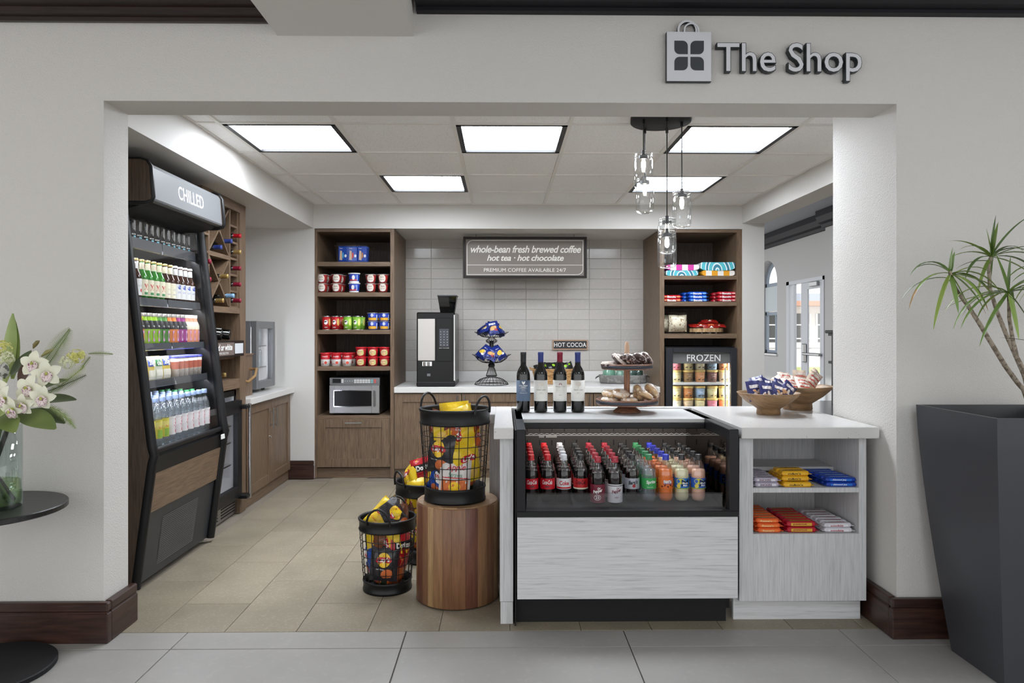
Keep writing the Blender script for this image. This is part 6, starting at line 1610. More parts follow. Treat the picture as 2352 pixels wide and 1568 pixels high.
m = MB(); w = conew(.034, .042, .072); m.disc2d(0, .034, .02, .018, w, 0, 12, 2); m.disc2d(0, .034, .008, .008, conew(.034, .042, .072, .001), 1, 10, 1); m.build('printing', [P('cup_cream', (226, 206, 160), .4), P('cup_greenish', (120, 150, 70), .4)], t)
pq = Proto(t)
for nm, z in (('upper', ZK + .332), ('lower', ZK + .017)):
    for i in range(3):
        for l in range(2):
            pq.put((kx1 - .055 - i * .092, ky0 + .05, z + l * .0735), .5, f"red snack cup, {['right', 'middle', 'left'][i]} stack, {'top' if l else 'bottom'}, {nm} caddy shelf", 'red snack cups in the caddy')

# ---------------------------------------------------------------- stump table made of staves
tx, ty, tr, th_ = xat(1051, 3.605), 3.605, .2045, .487
t = thing('stump_table', 'round wooden stump table of upright staves under the snack basket', 'side table', (tx, ty, 0))
MB().lathe([(0, .012), (tr - .02, .012), (tr - .02, th_ - .012), (0, th_ - .012)], 40).build('core', P('core_wood', (60, 40, 28), .7), t)
woods = [wood('stave_%d' % i, c1, c2, 'z', 6, 10, .42, rnd=True) for i, (c1, c2) in enumerate((((122, 90, 62), (150, 112, 78)), ((88, 54, 42), (114, 72, 54)), ((142, 112, 76), (174, 140, 100)), ((108, 74, 52), (132, 94, 66))))]
a_ = -PI * 1.06; i = 0; rr_ = random.Random(12)
seqw = [2, 0, 1, 3, 2, 0, 3, 3, 1, 0, 3, 2]
while a_ < PI * .94 - .05:
    da = rr_.uniform(.17, .36); da = min(da, PI * .94 - a_)
    if PI * .94 - a_ - da < .1: da = PI * .94 - a_
    n = 5; m = MB(); g = .0015
    pr_ = [(tr - .02, .006), (tr - .003, .006), (tr, .010), (tr, th_ - .012), (tr - .006, th_ - .003), (tr - .02, th_ - .001)]
    a1_ = a_ + g; a2_ = a_ + da - g
    m.lathe(pr_, n, 0, (0, 0, 0), True, a1_, a2_)
    m.build('stave', woods[seqw[i % 12]], t); a_ += da; i += 1
tw = wood('stump_top', (122, 94, 66), (170, 136, 100), 'x', 5, 9, .42)
x_ = -tr + .001; i = 0
while x_ < tr - .02:
    w_ = rr_.uniform(.035, .065); x2 = min(x_ + w_, tr - .001)
    if tr - x2 < .02: x2 = tr - .001
    R0 = tr - .0045
    def yy(x): return math.sqrt(max(0, R0 * R0 - x * x))
    xs2 = [max(-R0, x_ + (x2 - x_) * q / 4) for q in range(5)]; xs2 = [min(R0, q) for q in xs2]
    poly = [(q + (.0004 if q == xs2[0] else -.0004 if q == xs2[-1] else 0), -yy(q)) for q in xs2] + [(q, yy(q)) for q in reversed(xs2)]
    MB().prism(poly, th_ - .012, th_, 'z').build('top_plank', tw, t); x_ = x2; i += 1

# ---------------------------------------------------------------- wire baskets of crisps
def basket(label, x, y, z, H_, r0, r1, rz_, nv, nh):
    t = thing('wire_basket', label, 'basket', (x, y, z), rz_)
    hb, ht = H_ * .16, H_ * .17
    f = lambda zz_: r0 + (r1 - r0) * (zz_ - hb) / (H_ - ht - hb)
    MB().lathe([(0, .004), (r0 - .004, .004), (r0 - .004, .012), (0, .012)], 32).build('base', m_blackm, t)
    MB().lathe([(r0 - .004, 0), (r0 + .003, .0), (r0 + .004, .012), (r0 + .001, .016), (r0 + .001, hb - .014), (r0 + .005, hb - .008), (r0 + .003, hb), (r0 - .003, hb), (r0 - .004, .004)], 44).build('bottom_band', m_black, t)
    MB().lathe([(r1 - .004, H_ - ht), (r1 + .003, H_ - ht), (r1 + .005, H_ - ht + .008), (r1 + .001, H_ - ht + .014), (r1 + .002, H_ - .018), (r1 + .006, H_ - .012), (r1 + .008, H_ - .004), (r1 + .004, H_), (r1 - .002, H_ - .001), (r1 - .004, H_ - .01), (r1 - .004, H_ - ht)], 44).build('top_band', m_black, t)
    m = MB()
    for i in range(nv):
        a_ = 2 * PI * i / nv; c_, s_ = math.cos(a_), math.sin(a_)
        m.tube([(c_ * f(hb), s_ * f(hb), hb - .004), (c_ * r1, s_ * r1, H_ - ht + .004)], .0019, 5, cap=False)
    for j in range(1, nh + 1):
        zz_ = hb + (H_ - ht - hb) * j / (nh + 1); r = f(zz_) + .0015
        m.tube([(r * math.cos(2 * PI * i / 36), r * math.sin(2 * PI * i / 36), zz_) for i in range(36)], .0019, 5, closed=True)
    m.build('wire_grid', m_black, t)
    for s_ in (-1, 1):
        q = []
        for i in range(11):
            u_ = PI * i / 10; q.append((s_ * (r1 - .004 + .012 * math.sin(u_)), -.062 * math.cos(u_), H_ - .02 + .085 * math.sin(u_)))
        MB().tube(q, .0058, 8).build('handle', m_black, t)
    return t
bk1 = (xat(1045, 3.6), 3.60, th_); bk2 = (xat(890, 3.72), 3.72, 0); bk3 = (xat(978, 4.22), 4.22, 0)
basket('tall black wire basket of snack bags standing on the stump table', *bk1, .458, .150, .172, -.6, 24, 5)
basket('smaller black wire basket of snack bags on the floor in front', *bk2, .374, .122, .142, 1.4, 24, 5)
basket('tall black wire basket of snack bags behind the stump table', *bk3, .458, .150, .172, .6, 24, 5)
# crisp bags
ly = foil('lays_yellow', (226, 192, 36)); lk = foil('lays_black', (46, 44, 48)); lr = foil('doritos_red', (176, 26, 36)); lo = foil('cheetos_orange', (196, 92, 40)); la = foil('apple_white', (206, 200, 196)); lb_ = foil('chip_blue', (28, 72, 160)); lbn = foil('bag_brown', (110, 66, 44)); lg = foil('bag_green', (46, 66, 40))
sun_y = P('logo_yellow', (240, 196, 48), .35); rib = P('logo_red', (190, 26, 44), .35); chip_o = P('chip_orange', (206, 110, 60), .45); pot = P('chip_yellow', (226, 186, 90), .45)
BW, BH, BD = .150, .200, .055
def crisp_bag(kind, seed):
    t = thing('crisp_bag', kind, 'snack bag')
    body = {'y': ly, 'k': lk, 'r': lr, 'o': lo, 'a': la, 'b': lb_, 'n': lbn, 'g': lg}[kind]
    m, mf = pouch('x', None, BW, BH, BD, None, nx=14, ny=16, seed=seed, wob=.16); m.build('bag_body', body, t)
    e1 = lambda x, y, d=0: mf(x, y, .0006); e2 = lambda x, y, d=0: mf(x, y, .0012); e3 = lambda x, y, d=0: mf(x, y, .0018)
    q = MB()
    if kind in 'yk':
        q.disc2d(0, .022, .038, .040, mf, 0, 20, 3); q.disc2d(-.020, .022, .026, .016, e1, 1, 14, 2, rot=.25); q.disc2d(.020, .024, .026, .016, e1, 1, 14, 2, rot=-.1)
        q.text("Lay's", e3, 0, .022, w=.068, h=.030, mi=2, bold=.03, shear=.15, rot=.08)
        q.disc2d(.020, -.055, .034, .028, mf, 3, 12, 2, rot=.3); q.text('Classic' if kind == 'y' else 'Barbecue', e1, -.018, -.028, w=.045, mi=2 if kind == 'k' else 1)
        q.rect2d(-BW * .47, BW * .47, BH * .46, BH * .485, mf, 0, 10, 1)
    elif kind == 'r':
        q.rect2d(-.06, .06, .025, .065, mf, 4, 10, 3); q.text('Doritos', e2, 0, .045, w=.105, h=.030, mi=2, bold=.05); q.flat2d([(-.03, -.01), (.045, -.02), (.0, -.075)], e1, 3); q.flat2d([(.01, .02), (.05, .02), (.03, -.005)], e2, 0)
    elif kind == 'o':
        q.text('Ruffles', mf, 0, .05, w=.09, mi=2, bold=.04); q.disc2d(0, -.03, .045, .035, mf, 3, 12, 2)
    elif kind == 'a':
        q.text('Apple', mf, 0, .045, w=.10, h=.036, mi=1, bold=.02, shear=.3, rot=.05); q.text('Straws', mf, 0, .012, w=.07, h=.022, mi=5, shear=.2); q.rect2d(-.065, .065, -.005, .0, mf, 1, 8, 1); q.rect2d(-.065, .065, -.085, -.012, mf, 3, 8, 4); q.disc2d(0, -.045, .03, .025, e1, 0, 12, 2)
    else:
        q.disc2d(0, .02, .036, .030, mf, 1 if kind != 'b' else 2, 14, 2); q.disc2d(0, -.05, .035, .028, mf, 3, 12, 2); q.text('chips', e2, 0, .02, w=.05, mi=2 if kind != 'b' else 1, bold=.03)
    q.build('printing', [sun_y, rib, m_print_w, chip_o if kind != 'y' else pot, m_print_k, P('straw_green', (60, 140, 110), .4)], t)
    return Proto(t)
cbp = {(k_, s_): crisp_bag(k_, s_ * 7 + 3) for k_ in 'ykroabng' for s_ in ((0, 1) if k_ in 'yk' else (0,))}
kn = {'y': 'yellow crisp bag', 'k': 'charcoal barbecue crisp bag', 'r': 'red tortilla chip bag', 'o': 'orange crisp bag', 'a': 'white apple straws bag', 'b': 'blue chip bag', 'n': 'brown chip bag', 'g': 'dark green chip bag'}
def fill(c0, rows, bn, sc_=1.):
    """rows: (kind, variant, angle around the basket in degrees from the viewer's side, radius, z, roll, lean, words)"""
    for (k_, v_, ang, rad, z, roll, lean, wd) in rows:
        a_ = math.radians(ang) - PI / 2
        cbp[(k_, v_)].put((c0[0] + rad * math.cos(a_), c0[1] + rad * math.sin(a_), c0[2] + z), Euler((lean, roll, a_ + PI / 2), 'XYZ'), f"{kn[k_]} {wd} of the {bn}", 'snack bags in the ' + bn, scale=sc_)
fill(bk1, [('k', 0, -30, .118, .245, .10, -.1, 'in the middle left'), ('y', 0, 32, .112, .20, -.15, -.05, 'in the middle right'), ('a', 0, 4, .120, .135, .08, -.05, 'at the lower front'),
           ('y', 1, 0, .105, .345, 1.5, 0, 'lying high at the front'), ('n', 0, -48, .095, .345, .2, 0, 'at the upper left'), ('o', 0, 40, .085, .325, -.4, 0, 'at the upper right'), ('y', 0, 75, .085, .30, .2, 0, 'at the far right'),
           ('o', 0, 12, .085, .262, .6, 0, 'behind the middle'), ('g', 0, 70, .08, .15, .1, 0, 'at the lower right'), ('b', 0, -38, .095, .11, .5, 0, 'at the lower left'), ('k', 1, -80, .07, .17, 0, 0, 'at the far left'),
           ('y', 1, 180, .05, .38, .1, .1, 'peeking over the rim'), ('n', 0, 150, .09, .20, 0, 0, 'at the back right'), ('o', 0, -150, .09, .22, 0, 0, 'at the back left'), ('r', 0, 120, .08, .33, 0, 0, 'at the upper back'), ('y', 0, 20, .04, .385, 1.35, -.3, 'lying on top')], 'basket on the stump')
fill(bk2, [('k', 0, 0, .096, .160, .08, -.05, 'standing at the front'), ('r', 0, 52, .085, .20, .1, 0, 'standing at the right'), ('y', 0, -8, .070, .26, 1.45, 0, 'lying at the upper front'), ('b', 0, -68, .080, .16, .15, 0, 'at the left edge'),
           ('n', 0, -50, .07, .24, .4, 0, 'at the upper left'), ('o', 0, 66, .06, .12, .3, 0, 'at the lower right'), ('g', 0, -30, .05, .11, .3, 0, 'at the lower left'), ('y', 1, -35, .045, .375, .55, -.55, 'rising above the left rim'),
           ('k', 1, 55, .055, .375, -.35, -.35, 'rising above the right rim'), ('y', 0, 180, .07, .20, 0, 0, 'at the back'), ('n', 0, 130, .07, .33, .2, .2, 'at the upper back')], 'front floor basket', .92)
fill(bk3, [('r', 0, 10, .06, .50, -.25, -.15, 'standing tall at the middle'), ('y', 0, -58, .09, .475, -.5, -.3, 'leaning over the left rim'), ('y', 1, 5, .095, .42, 1.3, -.5, 'lying along the front rim'), ('y', 0, -20, .10, .32, .2, 0, 'at the front'), ('n', 0, -55, .10, .30, .2, 0, 'at the front left'),
           ('y', 1, 20, .09, .20, .3, 0, 'low at the front'), ('y', 1, 60, .08, .50, .3, 0, 'at the upper right'), ('k', 0, -30, .09, .16, .0, 0, 'low at the left')], 'rear basket')

# ---------------------------------------------------------------- pendant lamp: round canopy and five jar shades
pcx, pcy = xat(1518, 3.86), 3.86
t = thing('pendant_lamp', 'black pendant lamp with five glass jar shades over the island', 'pendant lamp', (pcx, pcy, ZC))
MB().lathe([(0, -.036), (.158, -.036), (.162, -.032), (.162, -.004), (0, -.004)], 44).build('canopy_plate', m_blackm, t)
JH = .195
def jar(px_, ytop, Y, k_):
    x = xat(px_, Y) - pcx; y = Y - pcy; zt = zat(ytop, Y) - ZC
    MB().tube([(x, y, -.036), (x, y, zt + .012)], .0032, 6).cyl(x, y, -.06, -.036, .008, n=10).build('cord', m_black, t)
    j = MB().lathe([(0, .004), (.030, .000), (.044, .006), (.0495, .022), (.050, .150), (.046, .160), (.044, .165), (.047, .170), (.047, .176), (.044, .178), (.047, .184), (.047, .190), (.030, .195), (.012, .1955)], 32, 0, (x, y, zt - JH)).build('jar_shade', m_gl_jar, t)
    MB().cyl(x, y, zt - .034, zt - .014, .026, n=20, bev=.002).cyl(x, y, zt - .014, zt + .012, .010, n=12).build('socket', m_dgrey, j)
    MB().lathe([(0, 0), (.008, .002), (.011, .012), (.011, .040), (.006, .052), (0, .053)], 14, 0, (x, y, zt - .088)).build('bulb', P('bulb_glow', (255, 244, 228), .4, emit=30.), j)
for k_, q in enumerate(((1478, 350, 3.80), (1481, 408, 3.98), (1566, 438, 3.84), (1532, 500, 3.97), (1532, 529, 3.76))): jar(*q, k_)

# ---------------------------------------------------------------- shop sign on the header: shopping bag and lettering
SYF = YF - .030
bX0, bX1, bZ0, bZ1 = xat(1531, SYF), xat(1634, SYF), zat(187, SYF, 1580), zat(73, SYF, 1580)
m_sface = P('sign_face', (206, 207, 212), .5); m_sside = P('sign_side', (34, 42, 46), .5)
t = thing('bag_sign', 'white shopping bag sign with four dark rounded squares on the header', 'sign', ((bX0 + bX1) / 2, SYF, bZ0))
MB(t).box(bX0, bX1, SYF, SYF + .022, bZ0, bZ1, 0).build('bag_side', m_sside, t)
MB(t).box(bX0 + .001, bX1 - .001, SYF - .002, SYF, bZ0 + .001, bZ1 - .001).build('bag_face', m_sface, t)
cxb, czb = xat(1582.5, SYF), zat(128, SYF, 1580); pf = plane_y(SYF - .0026, x=cxb, z=czb)
m = MB(t); s_, g_ = .058, .0055
def petal(sx, sz):
    r = .022; out = []
    # square with two rounded opposite corners
    P4 = [(g_, g_, 1), (g_ + s_, g_, 1), (g_ + s_, g_ + s_, 0), (g_, g_ + s_, 1)]
    P4 = [(g_, g_), (g_ + s_, g_), (g_ + s_, g_ + s_), (g_, g_ + s_)]
    rnd_ = {1: r, 3: r, 0: .0, 2: 0.}
    for i_, (x, y) in enumerate(P4):
        q = rnd_[i_]
        if q == 0: out.append((x, y)); continue
        cx_, cy_ = (x - q if i_ == 1 else x + q), (y + q if i_ == 1 else y - q)
        st = -PI / 2 if i_ == 1 else PI / 2
        for k_ in range(6): a_ = st + PI / 2 * k_ / 5; out.append((cx_ + q * math.cos(a_), cy_ + q * math.sin(a_)))
    return [(sx * a_, sz * b_) for a_, b_ in out]
for sx in (-1, 1):
    for sz in (-1, 1):
        p_ = petal(sx, sz); m.flat2d(p_ if sx * sz > 0 else p_[::-1], pf, 0)
m.build('emblem', P('emblem_dark', (48, 52, 58), .5), t)
def arch(cx_, r0, r1, hh, y0, y1, mi_f, mi_s, m):
    n = 18; zb_ = bZ1 - .001
    o_ = [(cx_ + r1 * math.cos(PI * i / n), zb_ + hh - r1 + r1 * math.sin(PI * i / n)) for i in range(n + 1)]; i_ = [(cx_ + r0 * math.cos(PI * i / n), zb_ + hh - r1 + r0 * math.sin(PI * i / n)) for i in range(n + 1)]
    o_ = [(cx_ + r1, zb_)] + o_ + [(cx_ - r1, zb_)]; i_ = [(cx_ + r0, zb_)] + i_ + [(cx_ - r0, zb_)]
    for a_ in range(len(o_) - 1):
        m.prism([o_[a_], o_[a_ + 1], i_[a_ + 1], i_[a_]], y0, y1, 'y', mi_s)
        m.add([(p_[0], y0 - .001, p_[1]) for p_ in (o_[a_], i_[a_], i_[a_ + 1], o_[a_ + 1])], [(0, 1, 2, 3)], mi_f)
m = MB(t); arch(xat(1579, SYF), .034, .043, .052, SYF + .001, SYF + .020, 0, 1, m); m.build('bag_handle', [m_sface, m_sside], t)
m = MB(t); arch(xat(1588, SYF), .027, .034, .040, SYF - .001, SYF + .012, 0, 1, m); m.build('bag_handle', [m_sface, m_sside], t)
pn_ = MB(t)
for x in (bX0 + .01, bX1 - .02):
    for z in (bZ0 + .01, bZ1 - .03): pn_.tube([(x, SYF + .02, z), (x, YF, z)], .003, 6)
pn_.build('standoff', m_steel, t)
def letter_sign():
    words_ = 'The Shop'
    t = thing('shop_lettering', 'raised white and black lettering The Shop on the header wall', 'sign', (xat(1811, SYF), SYF, zat(170, SYF, 1811)))
    lx0_, lx1_ = xat(1646, SYF), xat(1980, SYF)
    z0_, z1_ = zat(187, SYF, 1811), zat(98, SYF, 1811)
    off = SYF
    k = (words_, .028, 0, 1.)
    vs, fs, x0, x1, y0, y1 = text_mesh(words_, .020); v2, f2, *_ = text_mesh(words_, .004)
    kx = (lx1_ - lx0_) / (x1 - x0)
    def comps(vs, fs):
        par = list(range(len(vs)))
        def find(a_):
            while par[a_] != a_: par[a_] = par[par[a_]]; a_ = par[a_]
            return a_
        for f in fs:
            for i_ in f[1:]: par[find(i_)] = find(f[0])
        comp = {}
        for f in fs: comp.setdefault(find(f[0]), []).append(f)
        return [comp[r_] for r_ in sorted(comp, key=lambda r_: min(vs[i_].x for f in comp[r_] for i_ in f))]
    W3 = lambda v_, y_: (lx0_ + (v_.x - x0) * kx, y_, z0_ + (v_.y - y0) * (z1_ - z0_) / (y1 - y0))
    for F, G in zip(comps(vs, fs), comps(v2, f2)):
        cnt = {}
        for f in F:
            for i_ in range(len(f)): cnt[(f[i_], f[(i_ + 1) % len(f)])] = 1
        ed = [(a_, b_) for (a_, b_) in cnt if (b_, a_) not in cnt]
        m = MB(t); ids = sorted({i_ for f in F for i_ in f}); mp_ = {v_: j_ for j_, v_ in enumerate(ids)}
        fr_ = [W3(vs[i_], SYF - .002) for i_ in ids]; bk_ = [W3(vs[i_], SYF + .024) for i_ in ids]; n = len(ids)
        m.add(fr_, [[mp_[i_] for i_ in f] for f in F], 0)
        m.add(bk_, [[mp_[i_] for i_ in f][::-1] for f in F], 0)
        m.add(fr_ + bk_, [(mp_[a_], n + mp_[a_], n + mp_[b_], mp_[b_]) for a_, b_ in ed], 0)
        bx_ = min(fr_, key=lambda p_: p_[2])
        m.tube([(bx_[0], SYF + .02, bx_[2] + .012), (bx_[0], YF, bx_[2] + .012)], .0025, 5)
        l_ = m.build('letter', m_sside, t)
        ids = sorted({i_ for f in G for i_ in f}); mp_ = {v_: j_ for j_, v_ in enumerate(ids)}
        MB(t).add([W3(v2[i_], SYF - .0035) for i_ in ids], [[mp_[i_] for i_ in f] for f in G], 0).build('letter_face', m_sface, l_)
letter_sign()

# ---------------------------------------------------------------- planter with dracaena
t = thing('planter', 'tall dark grey square tapered planter by the right wall', 'planter', (2.02, 2.80, 0))
m_pl = P('planter_grey', (54, 55, 60), .42)
ZPt = 1.011; n = 10
def half(z): u_ = z / ZPt; return .158 + (.252 - .158) * (1 - (1 - u_) ** 1.35)
def sq(h_, z): return [(-h_, -h_, z), (h_, -h_, z), (h_, h_, z), (-h_, h_, z)]
m = MB(); vs = []; fs = []
for i in range(n + 1): vs += sq(half(ZPt * i / n), ZPt * i / n)
for i in range(n):
    for j in range(4): fs.append((i * 4 + j, i * 4 + (j + 1) % 4, i * 4 + 4 + (j + 1) % 4, i * 4 + 4 + j))
fs.append((0, 3, 2, 1)); m.add(vs, fs)
o_ = .252; m.add(sq(o_, ZPt) + sq(o_ - .014, ZPt) + sq(o_ - .03, ZPt - .1), [(0, 1, 5, 4), (1, 2, 6, 5), (2, 3, 7, 6), (3, 0, 4, 7), (4, 5, 9, 8), (5, 6, 10, 9), (6, 7, 11, 10), (7, 4, 8, 11)])
m.build('pot', m_pl, t)
MB().box(-.225, .225, -.225, .225, ZPt - .11, ZPt - .075).build('soil', speckle('soil', (52, 50, 34), (96, 90, 60), 60, .55, .9, bump=1.), t)
pl = thing('dracaena_plant', 'dracaena with three bare canes and arching narrow leaves in the planter', 'plant', (2.02, 2.80, ZPt - .075))
m_cane = speckle('cane', (150, 138, 122), (112, 100, 86), 60, .5, .8, bump=.6)
Yp = 2.8
def PP(px_, py_, y): return Vector((xat(px_, y), y, zat(py_, y, px_)))
canes = [([(2384, 925, 2.80), (2352, 895, 2.80), (2338, 880, 2.80), (2310, 842, 2.78), (2278, 790, 2.76), (2248, 740, 2.75), (2222, 700, 2.75), (2198, 668, 2.75), (2183, 640, 2.75), (2182, 622, 2.75)], .0105, .0065),
         ([(2388, 925, 2.84), (2352, 860, 2.84), (2330, 810, 2.85), (2312, 770, 2.86), (2290, 715, 2.87), (2274, 665, 2.88), (2271, 610, 2.88), (2277, 588, 2.88)], .0095, .0065),
         ([(2384, 930, 2.72), (2362, 870, 2.72), (2336, 820, 2.71), (2326, 780, 2.70), (2318, 730, 2.70), (2317, 676, 2.70)], .009, .006),
         ([(2392, 925, 2.78), (2400, 820, 2.80), (2420, 700, 2.82), (2430, 640, 2.82)], .010, .007)]
for pts, r0, r1 in canes:
    v = [PP(*p_) - Vector((2.02, 2.80, ZPt - .075)) for p_ in pts]; k_ = len(v)
    v[0] = Vector((max(-.1, min(.12, v[0].x)), v[0].y, 0.0))
    MB().tube(v, [r0 + (r1 - r0) * i / (k_ - 1) for i in range(k_)], 8).build('cane', m_cane, pl)
def leaf_mat(name, c1, c2, tip):
    m, n, l, b = nt(name); b.inputs['Roughness'].default_value = .45
    tc = n.new('ShaderNodeTexCoord'); t_ = n.new('ShaderNodeTexNoise'); t_.inputs['Scale'].default_value = 6; l.new(tc.outputs['Object'], t_.inputs[0])
    r = n.new('ShaderNodeValToRGB'); r.color_ramp.elements[0].position = .35; r.color_ramp.elements[0].color = srgb(*c1); r.color_ramp.elements[1].position = .65; r.color_ramp.elements[1].color = srgb(*c2)
    l.new(t_.outputs['Fac'], r.inputs[0]); l.new(r.outputs[0], b.inputs['Base Color']); return m
mlf = [leaf_mat('dracaena_leaf', (78, 104, 54), (116, 144, 70), 0), leaf_mat('dracaena_leaf_light', (110, 138, 60), (140, 160, 76), 0)]
m_dry = leaf_mat('dry_leaf', (150, 110, 60), (176, 146, 90), 0)
def blade(m, p0, d0, L, w_, droop, n=9, dry=0., mi=0, twist=0.):
    """narrow keeled leaf; dry: share of the tip in the second material"""
    p_ = Vector(p0); d = Vector(d0).normalized(); vs = []; seg = L / n
    for i in range(n + 1):
        u_ = i / n; ww = w_ * (math.sin(min(1, u_ * 3.2 + .25) * PI / 2)) * (1 - u_ ** 3.) + .0004
        side = d.cross(Vector((0, 0, 1)));
        if side.length < .05: side = Vector((1, 0, 0))
        side.normalize(); nn = side.cross(d)
        vs += [p_ - side * ww + nn * ww * .35, p_, p_ + side * ww + nn * ww * .35]
        d = (d + Vector((0, 0, -1)) * droop * .85 * seg * (1 + u_)).normalized(); p_ = p_ + d * seg
    fs = []; ms = []
    for i in range(n):
        o_ = i * 3
        for a_ in (0, 1): fs.append((o_ + a_, o_ + a_ + 1, o_ + a_ + 4, o_ + a_ + 3)); ms.append(1 if (i / n) > 1 - dry else mi)
    m.add(vs, fs, ms, True)
org = Vector((2.02, 2.80, ZPt - .075)); rr_ = random.Random(21)
def tuft(px_, py_, y, specs, n_extra, seed):
    c_ = PP(px_, py_, y) - org; r_ = random.Random(seed)
    for (ax, az, ay, L, dr, dry) in specs:
        m = MB(); blade(m, c_, (ax, ay, az), L, .0095, dr, dry=dry); m.build('leaf', [mlf[0 if r_.random() < .6 else 1], m_dry], pl)
    for _ in range(n_extra):
        a_ = r_.uniform(0, 2 * PI); e_ = r_.uniform(-.1, 1.2); m = MB()
        blade(m, c_ + Vector((0, 0, r_.uniform(-.02, .01))), (math.cos(a_), math.sin(a_), e_), r_.uniform(.13, .24), .0085, r_.uniform(3., 9.), dry=.12 if r_.random() < .3 else 0); m.build('leaf', [mlf[0 if r_.random() < .6 else 1], m_dry], pl)
tuft(2183, 628, 2.75, [(-.62, .75, -.1, .21, 8.5, .0), (-.9, .2, -.2, .26, 6.5, .35), (-.35, -.5, -.2, .25, 2.5, .08), (-.05, -.6, -.3, .17, 1.5, .0), (.08, 1, 0, .10, 1., 0), (.25, 1, .1, .09, 1., 0), (.9, .35, -.2, .22, 7, 0), (.9, .15, .2, .24, 4.5, 0), (.35, -.25, -.1, .20, 4, .15), (.25, -.6, -.2, .19, 2, .3), (.85, -.15, -.4, .26, 2.5, 0), (-.3, .5, .3, .15, 9, 0)], 5, 1)
tuft(2277, 590, 2.88, [(-.8, .62, -.1, .20, 3., 0), (-.8, .35, -.1, .20, 4., 0), (-.5, .1, -.2, .20, 7, 0), (.1, 1, 0, .17, .8, 0), (.25, 1, .1, .15, .8, 0), (-.1, 1, .1, .12, .8, 0), (.8, .4, -.2, .24, 5, 0), (.9, .2, .1, .26, 4, 0), (-.3, -.4, -.1, .16, 4, 0), (.45, -.1, -.2, .22, 4, .2), (.6, 1.0, .0, .28, 2.5, 0)], 6, 2)
tuft(2317, 672, 2.70, [(-.85, .1, -.2, .28, 4.5, 0), (-.95, .3, -.1, .30, 5.5, .0), (-.55, -.5, -.2, .26, 2, 0), (-.75, .5, .1, .28, 6, 0), (-.02, -.8, -.3, .19, 1, .0), (.35, -.6, -.2, .16, 2, .25), (.05, 1, 0, .14, 1, .1), (-.9, 0, .3, .24, 2, 0), (.8, .3, -.1, .24, 5, 0), (-.25, .9, .0, .16, 2, 0)], 7, 3)
tuft(2430, 630, 2.82, [(-.8, .5, -.2, .28, 4, 0), (-.9, .1, .1, .26, 4, .2)], 8, 4)
m = MB(); blade(m, PP(2360, 782, 2.7) - org, (-.9, -.1, .12), .12, .004, .5); m.build('leaf', [m_black, m_dry], pl)

# ---------------------------------------------------------------- round black table with the flower vase
tcx, tcy, tzt = -2.010, 2.812, .645
t = thing('round_table', 'black round pedestal table by the left wall', 'table', (tcx, tcy, 0))
m_tb = wood('ebony', (22, 22, 23), (38, 37, 37), 'x', 5, 10, .32)
MB().lathe([(0, tzt - .024), (.272, tzt - .024), (.279, tzt - .020), (.279, tzt - .003), (.276, tzt), (0, tzt)], 64, sm=False).build('tabletop', m_tb, t)
MB().lathe([(0, 0), (.239, 0), (.242, .003), (.242, .018), (.236, .021), (0, .021)], 64, sm=False).build('base', m_blackm, t)
MB().tube([(-.06, 0, .02), (-.06, 0, tzt - .02)], .026, 16).build('pedestal', m_black, t)
vx, vy = -1.972, 2.79
t = thing('glass_vase', 'clear cylindrical glass vase with water on the round black table', 'vase', (vx, vy, tzt))
MB().lathe([(0, 0), (.100, 0), (.104, .004), (.104, .318), (.101, .318), (.100, .020), (.096, .014), (0, .014)], 40).build('vase_body', m_gl_vase, t)
MB().lathe([(0, .0145), (.0985, .0145), (.0985, .10), (0, .10)], 36).build('water', glass('vase_water', tint=(228, 238, 212), refl=.03, edge=.25), t)
fl_ = thing('flower_arrangement', 'bouquet of white orchids, green leaves and ferns in the glass vase', 'flowers', (vx, vy, tzt + .015))
fo = Vector((vx, vy, tzt + .015))
m_stem = P('stem_green', (96, 116, 58), .5); m_stemd = P('stem_dark', (70, 64, 60), .6)
for i in range(9):
    a_ = i * .7 + .3; b_ = a_ + 2.6
    MB().tube([(.075 * math.cos(b_), .075 * math.sin(b_), .003), (.02 * math.cos(a_), .02 * math.sin(a_), .17), (.08 * math.cos(a_), .08 * math.sin(a_), .36)], .0055 if i % 3 else .009, 7).build('stem', m_stem if i % 3 else m_stemd, fl_)
def broad(p0, d0, L, w_, droop, mat, n=10, up=(0, 0, 1), fold=.25, name='leaf'):
    p_ = Vector(p0); d = Vector(d0).normalized(); vs = []; seg = L / n; upv = Vector(up)
    for i in range(n + 1):
        u_ = i / n; ww = w_ * math.sin(PI * min(1, u_ * .92 + .06)) ** .8 + .0005
        side = d.cross(upv); side = side.normalized() if side.length > .05 else Vector((1, 0, 0)); nn = side.cross(d)
        vs += [p_ - side * ww + nn * ww * fold, p_ - side * ww * .5 + nn * ww * fold * .35, p_, p_ + side * ww * .5 + nn * ww * fold * .35, p_ + side * ww + nn * ww * fold]
        d = (d + Vector((0, 0, -1)) * droop * seg).normalized(); p_ = p_ + d * seg
    fs = [(i * 5 + a_, i * 5 + a_ + 1, i * 5 + a_ + 6, i * 5 + a_ + 5) for i in range(n) for a_ in range(4)]
    return MB().add(vs, fs, 0, True).build(name, mat, fl_)
lg1 = leaf_mat('leaf_light', (120, 140, 74), (150, 164, 92), 0); lg2 = leaf_mat('leaf_deep', (62, 76, 50), (88, 100, 66), 0); lg3 = leaf_mat('leaf_mid', (90, 108, 58), (120, 136, 76), 0)
def FP(px_, py_, y): return PP(px_, py_, y) - fo
